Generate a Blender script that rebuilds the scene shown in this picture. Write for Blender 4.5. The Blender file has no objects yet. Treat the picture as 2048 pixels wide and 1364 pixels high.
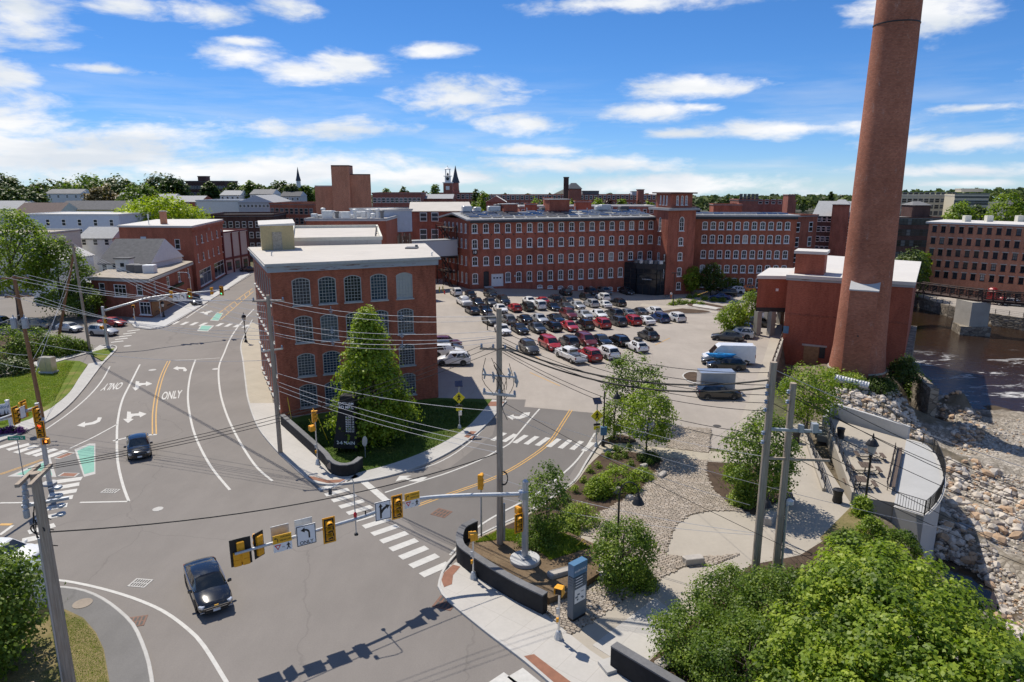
import bpy,bmesh,math,random
import numpy as np
from mathutils import Vector,Matrix
random.seed(7);RNG = np.random.default_rng(7)
SC = bpy.context.scene
COL = SC.collection
R = math.radians
# -- camera
CAM_H = 23.0
PITCH = math.atan(312/1365.0)
FPX = 1365.0
cd = bpy.data.cameras.new('camera');cam = bpy.data.objects.new('camera',cd);COL.objects.link(cam)
cd.sensor_width = 36;cd.lens = 24.0;cd.clip_start = 0.5;cd.clip_end = 9000
cam.location = (0,0,CAM_H);cam.rotation_euler = (math.pi/2 - PITCH,0,0)
SC.camera = cam
CP,SP = math.cos(PITCH),math.sin(PITCH)
def ray(px,py):
    u = px - 1024.0;v = py - 682.0
    return Vector((u,FPX*CP - v*SP,-(v*CP+FPX*SP)))
# -- world, sun, exposure
SUN_AZ_VEC = Vector((-0.60,0.80))
SUN_EL = R(56)
W = bpy.data.worlds.new('World');SC.world = W;W.use_nodes = True
def build_world():
    nt = W.node_tree;N = nt.nodes;L = nt.links;N.clear()
    out = N.new('ShaderNodeOutputWorld');bg = N.new('ShaderNodeBackground');bg.inputs['Strength'].default_value = 0.118
    sky = N.new('ShaderNodeTexSky');sky.sky_type = 'NISHITA';sky.sun_disc = False
    sky.sun_elevation = SUN_EL
    sky.sun_rotation = math.atan2(SUN_AZ_VEC.x,SUN_AZ_VEC.y)
    sky.altitude = 50;sky.air_density = 0.5;sky.dust_density = 0.0;sky.ozone_density = 6.0
    tc = N.new('ShaderNodeTexCoord');sep = N.new('ShaderNodeSeparateXYZ');L.new(tc.outputs['Generated'],sep.inputs[0])
    def M(op,a,b=None,c=None,clamp=False):
        n = N.new('ShaderNodeMath');n.operation = op;n.use_clamp = clamp
        for i,s in enumerate((a,b,c)):
            if s is None:continue
            if isinstance(s,(int,float)):n.inputs[i].default_value = s
            else:L.new(s,n.inputs[i])
        return n.outputs[0]
    az = M('ARCTAN2',sep.outputs[0],sep.outputs[1]);el = M('ARCSINE',sep.outputs[2])
    cmb = N.new('ShaderNodeCombineXYZ');L.new(az,cmb.inputs[0]);L.new(el,cmb.inputs[1])
    P = cmb.outputs[0]
    clouds = [(50,20,95,45),(25,150,75,22),(210,138,85,10),(260,15,85,18),(420,28,80,24),(580,10,75,26),
      (480,112,90,26),(590,146,105,26),(705,132,85,26),(860,100,80,14),(490,84,60,12),(930,195,130,42),(1050,246,120,26),
      (700,257,175,24),(1060,300,150,12),(1385,178,160,20),(1290,226,115,20),(1400,215,55,9),(110,305,420,66),(480,340,460,42),(20,255,150,40),
      (1150,330,300,22),(1330,368,340,24),(850,352,260,20),(1600,256,230,18),(1860,18,120,42),(1960,213,70,9),(1960,282,200,17),(1900,342,220,13),
      (1250,8,250,18),(1340,268,110,12),(1940,366,90,8),(-300,200,260,70),(2400,150,260,50),(-350,20,240,40),(600,-150,300,40),(1500,-200,300,50)]
    lo = None
    for (cx,cy,rx,ry) in clouds:
        d = ray(cx,cy).normalized();a0 = math.atan2(d.x,d.y);e0 = math.asin(d.z)
        ra = rx/1450.0*1.05;re = ry/1450.0*1.15
        m = N.new('ShaderNodeVectorMath');m.operation = 'MULTIPLY_ADD';L.new(P,m.inputs[0])
        m.inputs[1].default_value = (1/ra,1/re,0);m.inputs[2].default_value = (-a0/ra,-e0/re,0)
        ln = N.new('ShaderNodeVectorMath');ln.operation = 'LENGTH';L.new(m.outputs[0],ln.inputs[0])
        lo = ln.outputs['Value'] if lo is None else M('MINIMUM',lo,ln.outputs['Value'])
    def noise(scale,detail,rough,sx,sy,dist=0.0):
        mp = N.new('ShaderNodeMapping');mp.inputs['Scale'].default_value = (sx,sy,1);L.new(P,mp.inputs[0])
        n = N.new('ShaderNodeTexNoise');n.inputs['Scale'].default_value = scale;n.inputs['Detail'].default_value = detail
        n.inputs['Roughness'].default_value = rough;n.inputs['Distortion'].default_value = dist;L.new(mp.outputs[0],n.inputs[0]);return n.outputs['Fac']
    n1 = noise(7,9,.62,1,3.2,.35);n2 = noise(26,6,.6,1,2.6,.2)
    base = M('SUBTRACT',1.0,lo)
    nn = M('ADD',M('MULTIPLY',M('SUBTRACT',n1,.5),2.9),M('MULTIPLY',M('SUBTRACT',n2,.5),1.1))
    rest = M('MULTIPLY',M('SUBTRACT',M('MAXIMUM',M('MULTIPLY',M('SUBTRACT',M('ABSOLUTE',az),.72),3.0),M('MULTIPLY',M('SUBTRACT',el,.30),4.0)),0.0),1.0,clamp=True)
    n5 = noise(2.2,4,.55,1,1.6)
    far_ = M('ADD',-1.6,M('MULTIPLY',rest,M('ADD',1.55,M('MULTIPLY',M('SUBTRACT',n5,.5),5.0))))  # unseen clouds outside the view, added to raise and neutralise the fill light
    dens = M('ADD',M('MAXIMUM',base,far_),nn)
    n3 = noise(3.2,7,.6,1.0,9.0,.3)
    low = M('SUBTRACT',1.0,M('MULTIPLY',M('ABSOLUTE',M('SUBTRACT',el,.05)),9.0),clamp=True)
    streak = M('MULTIPLY',M('MULTIPLY',M('SUBTRACT',n3,.47),4.0,clamp=True),low)
    mr = N.new('ShaderNodeMapRange');mr.interpolation_type = 'SMOOTHSTEP';L.new(dens,mr.inputs[0])
    mr.inputs[1].default_value = -.10;mr.inputs[2].default_value = .95
    cov = M('MAXIMUM',mr.outputs[0],M('MULTIPLY',streak,.55))
    cov = M('MULTIPLY',cov,M('GREATER_THAN',el,-.02))
    n4 = noise(5,5,.5,1,4.5)
    cr = N.new('ShaderNodeValToRGB');L.new(n4,cr.inputs[0])
    cr.color_ramp.elements[0].position = .40;cr.color_ramp.elements[0].color = (4.4,4.75,5.2,1)
    cr.color_ramp.elements[1].position = .60;cr.color_ramp.elements[1].color = (5.9,5.95,6.05,1)
    hs = N.new('ShaderNodeHueSaturation');hs.inputs['Saturation'].default_value = 1.16;L.new(sky.outputs[0],hs.inputs['Color'])
    bw = N.new('ShaderNodeRGBToBW');L.new(sky.outputs[0],bw.inputs[0])
    dv = N.new('ShaderNodeVectorMath');dv.operation = 'SCALE';L.new(hs.outputs[0],dv.inputs[0]);L.new(M('DIVIDE',1.2,M('ADD',1.0,M('MULTIPLY',bw.outputs[0],.14))),dv.inputs['Scale'])
    mx = N.new('ShaderNodeMix');mx.data_type = 'RGBA';L.new(cov,mx.inputs[0]);L.new(dv.outputs[0],mx.inputs[6]);L.new(cr.outputs[0],mx.inputs[7])
    L.new(mx.outputs[2],bg.inputs[0]);L.new(bg.outputs[0],out.inputs[0])
build_world()
W.cycles.sampling_method = 'MANUAL';W.cycles.sample_map_resolution = 512
sd = bpy.data.lights.new('sun','SUN');sd.energy = 3.6;sd.angle = R(0.53);sd.color = (1,.93,.82)
sun = bpy.data.objects.new('sun',sd);COL.objects.link(sun)
sv = Vector((SUN_AZ_VEC.x*math.cos(SUN_EL),SUN_AZ_VEC.y*math.cos(SUN_EL),math.sin(SUN_EL)))
sun.rotation_euler = sv.to_track_quat('Z','Y').to_euler();sun.location = (-60,80,120)
SC.view_settings.view_transform = 'Standard';SC.view_settings.look = 'None'
SC.view_settings.exposure = 0.5;SC.view_settings.gamma = 1;SC.view_settings.use_curve_mapping = False
SC.cycles.use_denoising = True
SC.cycles.max_bounces = 6;SC.cycles.diffuse_bounces = 4;SC.cycles.glossy_bounces = 3;SC.cycles.transmission_bounces = 3;SC.cycles.transparent_max_bounces = 6
SC.cycles.caustics_reflective = False;SC.cycles.caustics_refractive = False
SC.cycles.sample_clamp_indirect = 6
# -- terrain height and pixel -> place
def sstep(t):t = min(1.0,max(0.0,t));return t*t*(3 - 2*t)
def gz(x,y):
    return -2.7*sstep((y - 104)/52.0)*sstep((x+9)/42.0) if x < 80 else -2.7*sstep((y - 104)/52.0)
def G(px,py,z=None,dz=0.0):
    d = ray(px,py);h = 0.0 if z is None else z
    for _ in range(10 if z is None else 1):
        t = (CAM_H - h - dz)/-d.z
        x,y = d.x*t,d.y*t
        if z is None:h = gz(x,y)
    return Vector((x,y,h+dz))
def at(px,py,D):
    d = ray(px,py);t = D/d.y
    return Vector((d.x*t,D,CAM_H+d.z*t))
def GL(pts,z=0.0):return [G(a,b,z) for a,b in pts]
# -- mesh helpers
def V3(v):return (v[0],v[1],v[2])
class MB:
    def __init__(s):s.v = [];s.f = [];s.m = [];s.cm = 0
    def add(s,vs,fs):
        b = len(s.v);s.v += [tuple(map(float,p)) for p in vs]
        for f in fs:s.f.append([b+i for i in f]);s.m.append(s.cm)
        return s
    def box(s,c,size,rz=0.0,bev=0.0):
        x,y,z = size[0]/2,size[1]/2,size[2]/2
        cs,sn = math.cos(rz),math.sin(rz)
        def T(p):return (c[0]+p[0]*cs - p[1]*sn,c[1]+p[0]*sn+p[1]*cs,c[2]+p[2])
        if bev <= 0:
            vs = [T(p) for p in ((-x,-y,-z),(x,-y,-z),(x,y,-z),(-x,y,-z),(-x,-y,z),(x,-y,z),(x,y,z),(-x,y,z))]
            return s.add(vs,[(0,3,2,1),(4,5,6,7),(0,1,5,4),(1,2,6,5),(2,3,7,6),(3,0,4,7)])
        b = bev;ring = lambda e:[(-x+e,-y,),(x-e,-y),(x,-y+e),(x,y-e),(x-e,y),(-x+e,y),(-x,y-e),(-x,-y+e)]
        r = ring(b);ri = [(p[0]*(x-b)/x,p[1]*(y-b)/y) for p in r]
        vs = [T((p[0],p[1],-z)) for p in r]+[T((p[0],p[1],z-b)) for p in r]+[T((p[0],p[1],z)) for p in ri]
        fs = [tuple(range(7,-1,-1)),tuple(range(16,24))]
        for i in range(8):
            j = (i+1) % 8;fs += [(i,j,8+j,8+i),(8+i,8+j,16+j,16+i)]
        return s.add(vs,fs)
    def prism(s,poly,z0,z1):
        n = len(poly)
        a = sum(poly[i][0]*poly[(i+1)%n][1]-poly[(i+1)%n][0]*poly[i][1] for i in range(n))
        if a < 0:poly = poly[::-1]
        zz0 = (lambda p:z0(p)) if callable(z0) else (lambda p:z0);zz1 = (lambda p:z1(p)) if callable(z1) else (lambda p:z1)
        vs = [(p[0],p[1],zz0(p)) for p in poly]+[(p[0],p[1],zz1(p)) for p in poly]
        fs = [tuple(range(n-1,-1,-1)),tuple(range(n,2*n))]+[(i,(i+1)%n,n+(i+1)%n,n+i) for i in range(n)]
        return s.add(vs,fs)
    def sheet(s,poly,z):
        n = len(poly);a = sum(poly[i][0]*poly[(i+1)%n][1]-poly[(i+1)%n][0]*poly[i][1] for i in range(n))
        if a < 0:poly = poly[::-1]
        return s.add([(p[0],p[1],z(p) if callable(z) else z) for p in poly],[tuple(range(n))])
    def tube(s,path,rad,n=8,cap=True):
        path = [Vector(p) for p in path];k = len(path)
        rr = rad if isinstance(rad,(list,tuple)) else [rad]*k
        vs = [];up = None
        for i,p in enumerate(path):
            t = (path[min(i+1,k-1)] - path[max(i-1,0)]).normalized()
            if up is None:up = Vector((0,0,1)) if abs(t.z) < .9 else Vector((1,0,0))
            a = t.cross(up).normalized();b = a.cross(t).normalized();up = b
            for j in range(n):
                th = 2*math.pi*j/n;vs.append(p+(a*math.cos(th)+b*math.sin(th))*rr[i])
        fs = []
        for i in range(k-1):
            for j in range(n):
                j2 = (j+1) % n;fs.append((i*n+j,i*n+j2,(i+1)*n+j2,(i+1)*n+j))
        if cap:fs += [tuple(range(n-1,-1,-1)),tuple((k-1)*n+j for j in range(n))]
        return s.add(vs,fs)
    def cyl(s,base,r,h,n=12,r2=None):
        return s.tube([base,(base[0],base[1],base[2]+h)],[r,r if r2 is None else r2],n)
    def lathe(s,c,prof,n=16):
        vs = [];k = len(prof)
        for r,z in prof:
            for j in range(n):
                th = 2*math.pi*j/n;vs.append((c[0]+r*math.cos(th),c[1]+r*math.sin(th),c[2]+z))
        fs = []
        for i in range(k-1):
            for j in range(n):
                j2 = (j+1) % n;fs.append((i*n+j,i*n+j2,(i+1)*n+j2,(i+1)*n+j))
        fs += [tuple(range(n-1,-1,-1)),tuple((k-1)*n+j for j in range(n))]
        return s.add(vs,fs)
    def quad(s,a,b,c,d):return s.add([a,b,c,d],[(0,1,2,3)])
    def mesh(s,name,mats,origin=(0,0,0),smooth=False,uv=True):
        me = bpy.data.meshes.new(name)
        o = origin
        vs = [(p[0]-o[0],p[1]-o[1],p[2]-o[2]) for p in s.v] if tuple(o) != (0,0,0) else s.v
        me.from_pydata(vs,[],s.f)
        if uv:auto_uv(me,Vector(o))
        for m in (mats if isinstance(mats,(list,tuple)) else [mats]):me.materials.append(mat(m) if isinstance(m,str) else m)
        if any(s.m):me.polygons.foreach_set('material_index',s.m)
        if smooth:me.polygons.foreach_set('use_smooth',[True]*len(me.polygons))
        me.update();return me
    def build(s,name,mats,parent=None,smooth=False,uv=True):
        o = parent.get('_org') if parent is not None else None
        org = Vector(o) if o is not None else Vector((0,0,0))
        return obj(name,s.mesh(name,mats,tuple(org),smooth,uv),parent)
def auto_uv(me,o):
    n = len(me.loops)
    if n == 0:return
    uvl = me.uv_layers.new(name='UVMap')
    co = np.empty(len(me.vertices)*3,'f');me.vertices.foreach_get('co',co);co = co.reshape(-1,3)+np.array(o,'f')
    vi = np.empty(n,'i');me.loops.foreach_get('vertex_index',vi)
    npoly = len(me.polygons);tot = np.empty(npoly,'i');me.polygons.foreach_get('loop_total',tot)
    no = np.empty(npoly*3,'f');me.polygons.foreach_get('normal',no);no = no.reshape(-1,3)
    nl = np.repeat(no,tot,axis=0);p = co[vi]
    flat = np.abs(nl[:,2]) > .75
    h = np.stack([-nl[:,1],nl[:,0]],1);ln = np.linalg.norm(h,axis=1,keepdims=True);ln[ln < 1e-6] = 1;h /= ln
    u = np.where(flat,p[:,0],p[:,0]*h[:,0]+p[:,1]*h[:,1]);v = np.where(flat,p[:,1],p[:,2])
    uvl.data.foreach_set('uv',np.stack([u,v],1).astype('f').ravel())
def obj(name,me,parent=None,loc=None,rz=0.0):
    o = bpy.data.objects.new(name,me);COL.objects.link(o)
    if parent is not None:o.parent = parent
    if loc is not None:o.location = loc
    if rz:o.rotation_euler = (0,0,rz)
    return o
def tag(o,label=None,cat=None,group=None,kind=None):
    if label:o['label'] = label
    if cat:o['category'] = cat
    if group:o['group'] = group
    if kind:o['kind'] = kind
    return o
ROOTS = []
def thing(name,label,cat,loc=(0,0,0),group=None,rz=0.0):
    o = bpy.data.objects.new(name,None);COL.objects.link(o);o.location = loc;o.rotation_euler = (0,0,rz)
    o.empty_display_size = .3
    o['_org'] = [float(c) for c in loc];ROOTS.append(o)
    return tag(o,label,cat,group)
def local(root):root['_org'] = [0.0,0.0,0.0];return root
def struct(name,mb,m,label=None,**k):
    o = mb.build(name,m,None,**k);return tag(o,label,None,None,'structure')
def copy_tree(o,parent=None):
    c = o.copy();COL.objects.link(c);c.parent = parent
    for ch in list(o.children):copy_tree(ch,c)
    return c
def smooth_line(pts,step=1.0,closed=False):
    P = [Vector((p[0],p[1],p[2] if len(p) > 2 else 0)) for p in pts];out = [];n = len(P)
    rng = range(n if closed else n-1)
    for i in rng:
        if closed:p0,p1,p2,p3 = P[(i-1)%n],P[i],P[(i+1)%n],P[(i+2)%n]
        else:p0,p1,p2,p3 = P[max(i-1,0)],P[i],P[i+1],P[min(i+2,n-1)]
        k = max(2,int((p2-p1).length/step))
        for j in range(k):
            t = j/k;out.append(.5*((2*p1)+(-p0+p2)*t+(2*p0-5*p1+4*p2-p3)*t*t+(-p0+3*p1-3*p2+p3)*t*t*t))
    if not closed:out.append(P[-1])
    return out
def ribbon(mb,pts,w,z,off=0.0):
    n = len(pts);vs = []
    for i,p in enumerate(pts):
        t = (pts[min(i+1,n-1)] - pts[max(i-1,0)]);t.z = 0;t.normalize();nn = Vector((-t.y,t.x,0))
        for s in (1,-1):
            q = p+nn*(off+s*w/2);vs.append((q.x,q.y,z(q) if callable(z) else z))
    return mb.add(vs,[(2*i+1,2*i+3,2*i+2,2*i) for i in range(n-1)])
# -- materials (all procedural)
MATS = {}
class NT:
    def __init__(s,name):
        s.m = bpy.data.materials.new(name);s.m.use_nodes = True;s.t = s.m.node_tree;s.N = s.t.nodes;s.L = s.t.links
        s.b = s.N['Principled BSDF'];s.out = s.N['Material Output']
    def new(s,t):return s.N.new('ShaderNode'+t)
    def lk(s,a,b):s.L.new(a,b)
    def pos(s):return s.new('NewGeometry').outputs['Position']
    def uv(s):return s.new('UVMap').outputs[0]
    def noise(s,scale,detail=4,rough=.55,vec=None,sc=None,dist=0):
        n = s.new('TexNoise');n.inputs['Scale'].default_value = scale;n.inputs['Detail'].default_value = detail;n.inputs['Roughness'].default_value = rough
        n.inputs['Distortion'].default_value = dist
        v = vec if vec is not None else s.pos()
        if sc:
            mp = s.new('Mapping');mp.inputs['Scale'].default_value = sc;s.lk(v,mp.inputs[0]);v = mp.outputs[0]
        s.lk(v,n.inputs['Vector']);return n.outputs['Fac']
    def ramp(s,fac,stops):
        r = s.new('ValToRGB');s.lk(fac,r.inputs[0]);e = r.color_ramp.elements
        while len(e) < len(stops):e.new(.5)
        for i,(p,c) in enumerate(stops):
            e[i].position = p;e[i].color = (*c,1) if len(c) == 3 else c
        return r.outputs[0]
    def mix(s,fac,a,b,mode='MIX'):
        n = s.new('Mix');n.data_type = 'RGBA';n.blend_type = mode
        for i,x in ((0,fac),(6,a),(7,b)):
            if isinstance(x,(int,float)):n.inputs[i].default_value = x
            elif isinstance(x,tuple):n.inputs[i].default_value = (*x,1) if len(x)==3 else x
            else:s.lk(x,n.inputs[i])
        return n.outputs[2]
    def math(s,op,a,b=0.0,clamp=False):
        n = s.new('Math');n.operation = op;n.use_clamp = clamp
        for i,x in enumerate((a,b)):
            if isinstance(x,(int,float)):n.inputs[i].default_value = x
            else:s.lk(x,n.inputs[i])
        return n.outputs[0]
    def bump(s,h,strength=.3,dist=.02):
        b = s.new('Bump');b.inputs['Strength'].default_value = strength;b.inputs['Distance'].default_value = dist;s.lk(h,b.inputs['Height']);s.lk(b.outputs[0],s.b.inputs['Normal'])
    def base(s,c):
        if isinstance(c,tuple):s.b.inputs['Base Color'].default_value = (*c,1)
        else:s.lk(c,s.b.inputs['Base Color'])
    def set(s,rough=.6,metal=0,spec=None):
        s.b.inputs['Roughness'].default_value = rough;s.b.inputs['Metallic'].default_value = metal
        if spec is not None:s.b.inputs['Specular IOR Level'].default_value = spec
def reg(name):
    def d(fn):MATS[name] = fn;return fn
    return d
def mat(name):
    x = MATS[name]
    if callable(x):x = MATS[name] = x()
    return x
def mul(c,k):return tuple(v*k for v in c)
def plain(name,c,rough=.6,metal=0,var=.12,scale=2.0,spec=None):
    def f():
        t = NT(name);t.base(t.ramp(t.noise(scale,5),[(.3,mul(c,1-var)),(.7,mul(c,1+var))]));t.set(rough,metal,spec);return t.m
    MATS[name] = f
def brickmat(name,c1,c2,mortar,dirt=.35,w=.235,h=.078,ms=.009,uvmode=True):
    def f():
        t = NT(name);v = t.uv()
        b = t.new('TexBrick');t.lk(v,b.inputs['Vector']);b.inputs['Scale'].default_value = 1
        b.inputs['Brick Width'].default_value = w;b.inputs['Row Height'].default_value = h;b.inputs['Mortar Size'].default_value = ms
        b.inputs['Color1'].default_value = (*c1,1);b.inputs['Color2'].default_value = (*c2,1);b.inputs['Mortar'].default_value = (*mortar,1);b.inputs['Bias'].default_value = -.1
        n1 = t.noise(.22,5,.6);n2 = t.noise(1.1,5,.65,sc=(1,1,.25));n3 = t.noise(3.2,4,.6,vec=v,sc=(1,3,1))
        c = t.mix(1.0,b.outputs[0],t.ramp(n1,[(.3,(1-dirt*.55,)*3),(.72,(1+dirt*.35,)*3)]),'MULTIPLY')
        c = t.mix(1.0,c,t.ramp(n2,[(.32,(1-dirt,)*3),(.58,(1.02,)*3),(.8,(1.12,1.08,1.05))]),'MULTIPLY')
        c = t.mix(1.0,c,t.ramp(n3,[(.35,(.80,.79,.79)),(.65,(1.15,1.15,1.15))]),'MULTIPLY')
        t.base(c);t.set(.85,spec=.25);t.bump(b.outputs['Fac'],-.25,.01);return t.m
    MATS[name] = f
brickmat('brick_red',(0.428,0.11,0.0552),(0.324,0.08,0.0414),(0.359,0.193,0.138))
brickmat('brick_dark',(0.373,0.0994,0.058),(0.262,0.069,0.0414),(0.276,0.159,0.117))
brickmat('brick_mill',(0.442,0.117,0.069),(0.345,0.0856,0.0511),(0.359,0.193,0.138))
brickmat('brick_orange',(0.552,0.221,0.117),(0.442,0.166,0.0897),(0.455,0.304,0.235),.2)
brickmat('brick_store',(0.455,0.124,0.0635),(0.359,0.0911,0.0497),(0.373,0.207,0.152),.25)
brickmat('brick_right',(0.552,0.214,0.117),(0.455,0.166,0.0911),(0.455,0.29,0.207),.25)
brickmat('brick_far',(0.414,0.124,0.0828),(0.304,0.0911,0.0635),(0.304,0.207,0.179),.25)
brickmat('brick_brown',(.13,.060,.048),(.09,.042,.035),(.13,.10,.09),.3)
brickmat('brick_wheel',(0.4,0.108,0.0593),(0.331,0.0856,0.0497),(0.317,0.152,0.11),.22)
@reg('brick_chimney')
def _():
    t = NT('brick_chimney');v = t.uv()
    b = t.new('TexBrick');t.lk(v,b.inputs['Vector']);b.inputs['Scale'].default_value = 1
    b.inputs['Brick Width'].default_value = .33;b.inputs['Row Height'].default_value = .16;b.inputs['Mortar Size'].default_value = .022
    b.inputs['Color1'].default_value = (.46,.175,.105,1);b.inputs['Color2'].default_value = (.31,.108,.066,1);b.inputs['Mortar'].default_value = (.25,.145,.105,1)
    n1 = t.noise(.18,5,.6);n2 = t.noise(1.6,6,.7,sc=(1,1,.35));n3 = t.noise(9,3,.6)
    c = t.mix(1.0,b.outputs[0],t.ramp(n1,[(.3,(.78,.74,.72)),(.72,(1.2,1.2,1.2))]),'MULTIPLY')
    c = t.mix(t.math('MULTIPLY',t.ramp(n2,[(.58,(0,0,0)),(.80,(1,1,1))]),t.ramp(n3,[(.4,(0,0,0)),(.60,(.8,.8,.8))])),c,(.50,.44,.40))
    t.base(c);t.set(.9,spec=.2);t.bump(b.outputs['Fac'],-.5,.02);return t.m
def asphalt(name,c,patch=.18,fine=.10,cracks=True,rough=.85):
    def f():
        t = NT(name);c0 = t.ramp(t.noise(.09,6,.6),[(.3,mul(c,1-patch)),(.7,mul(c,1+patch))])
        c1 = t.mix(1.0,c0,t.ramp(t.noise(.7,6,.7,sc=(1,.35,1)),[(.3,(1-patch*.6,)*3),(.7,(1+patch*.5,)*3)]),'MULTIPLY')
        c1 = t.mix(1.0,c1,t.ramp(t.noise(14,3,.8),[(.3,(1-fine,)*3),(.7,(1+fine,)*3)]),'MULTIPLY')
        if cracks:
            vo = t.new('TexVoronoi');vo.feature = 'DISTANCE_TO_EDGE';vo.inputs['Scale'].default_value = .06
            nz = t.new('TexNoise');nz.inputs['Scale'].default_value = .5;nz.inputs['Detail'].default_value = 6
            t.lk(t.pos(),nz.inputs[0]);vm = t.new('VectorMath');vm.operation = 'MULTIPLY_ADD';t.lk(nz.outputs['Color'],vm.inputs[0]);vm.inputs[1].default_value = (2.2,2.2,0);t.lk(t.pos(),vm.inputs[2])
            t.lk(vm.outputs[0],vo.inputs['Vector'])
            cr = t.ramp(vo.outputs['Distance'],[(.0,(.72,.72,.72)),(.0030,(1,1,1))]);c1 = t.mix(.55,c1,t.mix(1.0,c1,cr,'MULTIPLY'))
        t.base(c1);t.set(rough,spec=.25);t.bump(t.noise(40,2),.25,.01);return t.m
    MATS[name] = f
asphalt('asphalt_road',(0.205,0.186,0.169),.10,.09)
asphalt('asphalt_new',(0.159,0.146,0.135),.10,.09,False)
asphalt('asphalt_lot',(0.345,0.307,0.267),.12,.10)
asphalt('asphalt_path',(0.169,0.163,0.156),.15)
def concrete(name,c,var=.08,joint=0,seam=.012):
    def f():
        t = NT(name);v = t.pos()
        c0 = t.ramp(t.noise(.35,6,.65),[(.3,mul(c,1-var)),(.7,mul(c,1+var))])
        c0 = t.mix(1.0,c0,t.ramp(t.noise(5,6,.75),[(.28,(1-var*.9,)*3),(.6,(1.02,)*3)]),'MULTIPLY')
        if joint:
            mp = t.new('Mapping');mp.inputs['Rotation'].default_value = (0,0,R(38));t.lk(v,mp.inputs[0])
            b = t.new('TexBrick');t.lk(mp.outputs[0],b.inputs['Vector']);b.offset = 0;b.inputs['Scale'].default_value = 1;b.inputs['Brick Width'].default_value = joint;b.inputs['Row Height'].default_value = joint
            b.inputs['Mortar Size'].default_value = seam;b.inputs['Color1'].default_value = (1,1,1,1);b.inputs['Color2'].default_value = (.97,.97,.97,1);b.inputs['Mortar'].default_value = (.78,.77,.75,1)
            c0 = t.mix(1.0,c0,b.outputs[0],'MULTIPLY')
        t.base(c0);t.set(.8,spec=.3);t.bump(t.noise(25,3),.12,.01);return t.m
    MATS[name] = f
concrete('concrete_white',(0.461,0.438,0.403),.06,1.6)
concrete('concrete_walk',(0.429,0.416,0.39),.07,1.5)
concrete('concrete_beige',(0.397,0.352,0.275),.07,1.6)
concrete('concrete_plaza',(0.384,0.343,0.284),.07)
concrete('concrete_grey',(0.461,0.461,0.454),.08)
concrete('concrete_stage',(0.41,0.41,0.403),.05)
concrete('concrete_pier',(.40,.37,.32),.15)
concrete('kerb_granite',(0.461,0.448,0.422),.12)
concrete('granite',(0.41,0.378,0.339),.16)
concrete('roof_white',(0.531,0.493,0.442),.06,3.0,.02)
concrete('roof_membrane',(0.589,0.563,0.525),.05)
concrete('roof_grey',(.20,.20,.20),.15)
concrete('black_wall',(.022,.022,.024),.35)
concrete('wall_cap',(.16,.16,.165),.25)
concrete('manhole',(.30,.25,.20),.15)
@reg('stone_wall')
def _():
    t = NT('stone_wall');v = t.uv();vo = t.new('TexVoronoi');vo.feature = 'DISTANCE_TO_EDGE';mp = t.new('Mapping');mp.inputs['Scale'].default_value = (1.0,1.7,1);t.lk(v,mp.inputs[0]);t.lk(mp.outputs[0],vo.inputs[0]);vo.inputs['Scale'].default_value = 1.1
    vc = t.new('TexVoronoi');t.lk(mp.outputs[0],vc.inputs[0]);vc.inputs['Scale'].default_value = 1.1
    bw = t.new('RGBToBW');t.lk(vc.outputs['Color'],bw.inputs[0])
    c = t.ramp(bw.outputs[0],[(.2,(.16,.135,.10)),(.5,(.24,.20,.155)),(.8,(.33,.29,.23))])
    c = t.mix(t.ramp(vo.outputs[0],[(.0,(1,1,1)),(.07,(0,0,0))]),c,(.06,.05,.04));t.base(c);t.set(.9);t.bump(vo.outputs[0],.8,.1);return t.m
@reg('roof_shingle')
def _():
    t = NT('roof_shingle');c = t.ramp(t.noise(1.5,6,.7),[(.3,(.075,.075,.08)),(.7,(.13,.13,.135))]);t.base(c);t.set(.9);return t.m
@reg('cornice')
def _():
    t = NT('cornice');c = t.mix(t.ramp(t.noise(.7,6,.7,sc=(.5,.5,6)),[(.56,(0,0,0)),(.62,(1,1,1))]),(.34,.36,.39),(.16,.075,.05));t.base(c);t.set(.7);return t.m
plain('roof_brown',(.12,.085,.075),.9,var=.2);plain('roof_midgrey',(0.3,0.306,0.312),.8);plain('roof_tan',(.36,.31,.25),.9,var=.15,scale=.6)
plain('siding_blue',(0.5,0.55,0.625),.7,var=.05);plain('siding_yellow',(0.75,0.625,0.312),.7,var=.08);plain('siding_cream',(0.65,0.625,0.525),.7,var=.08)
plain('siding_white',(.66,.67,.68),.6,var=.06);plain('siding_grey',(0.425,0.45,0.5),.6,var=.1);plain('siding_beige',(.50,.40,.21),.6,var=.10,scale=6)
plain('panel_pink',(.50,.42,.39),.7,var=.06);plain('maroon',(.14,.022,.022),.6);plain('metal_clad',(0.625,0.625,0.663),.5,var=.06,scale=4)
plain('clad_blue',(0.413,0.45,0.525),.5,var=.06);plain('concrete_factory',(0.562,0.5,0.375),.8,var=.08)
plain('trim_white',(.80,.79,.77),.55,var=.05);plain('trim_grey',(.40,.40,.39),.6,var=.15);plain('trim_black',(.02,.02,.022),.5,var=.2)
plain('lintel',(.42,.38,.34),.8);plain('plywood',(.30,.17,.08),.8,var=.25,scale=3);plain('old_door',(.36,.31,.24),.8,var=.3,scale=5)
plain('paint_white',(0.5,0.488,0.456),.7,var=.10,scale=3);plain('paint_yellow',(0.525,0.3,0.075),.7,var=.10,scale=3);plain('paint_green',(0.163,0.375,0.294),.75,var=.08,scale=3)
plain('tactile',(0.237,0.103,0.06),.8,var=.15,scale=3);plain('rust_iron',(.16,.075,.045),.7,var=.25,scale=6);plain('iron_grate',(.05,.045,.04),.7,var=.2)
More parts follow.
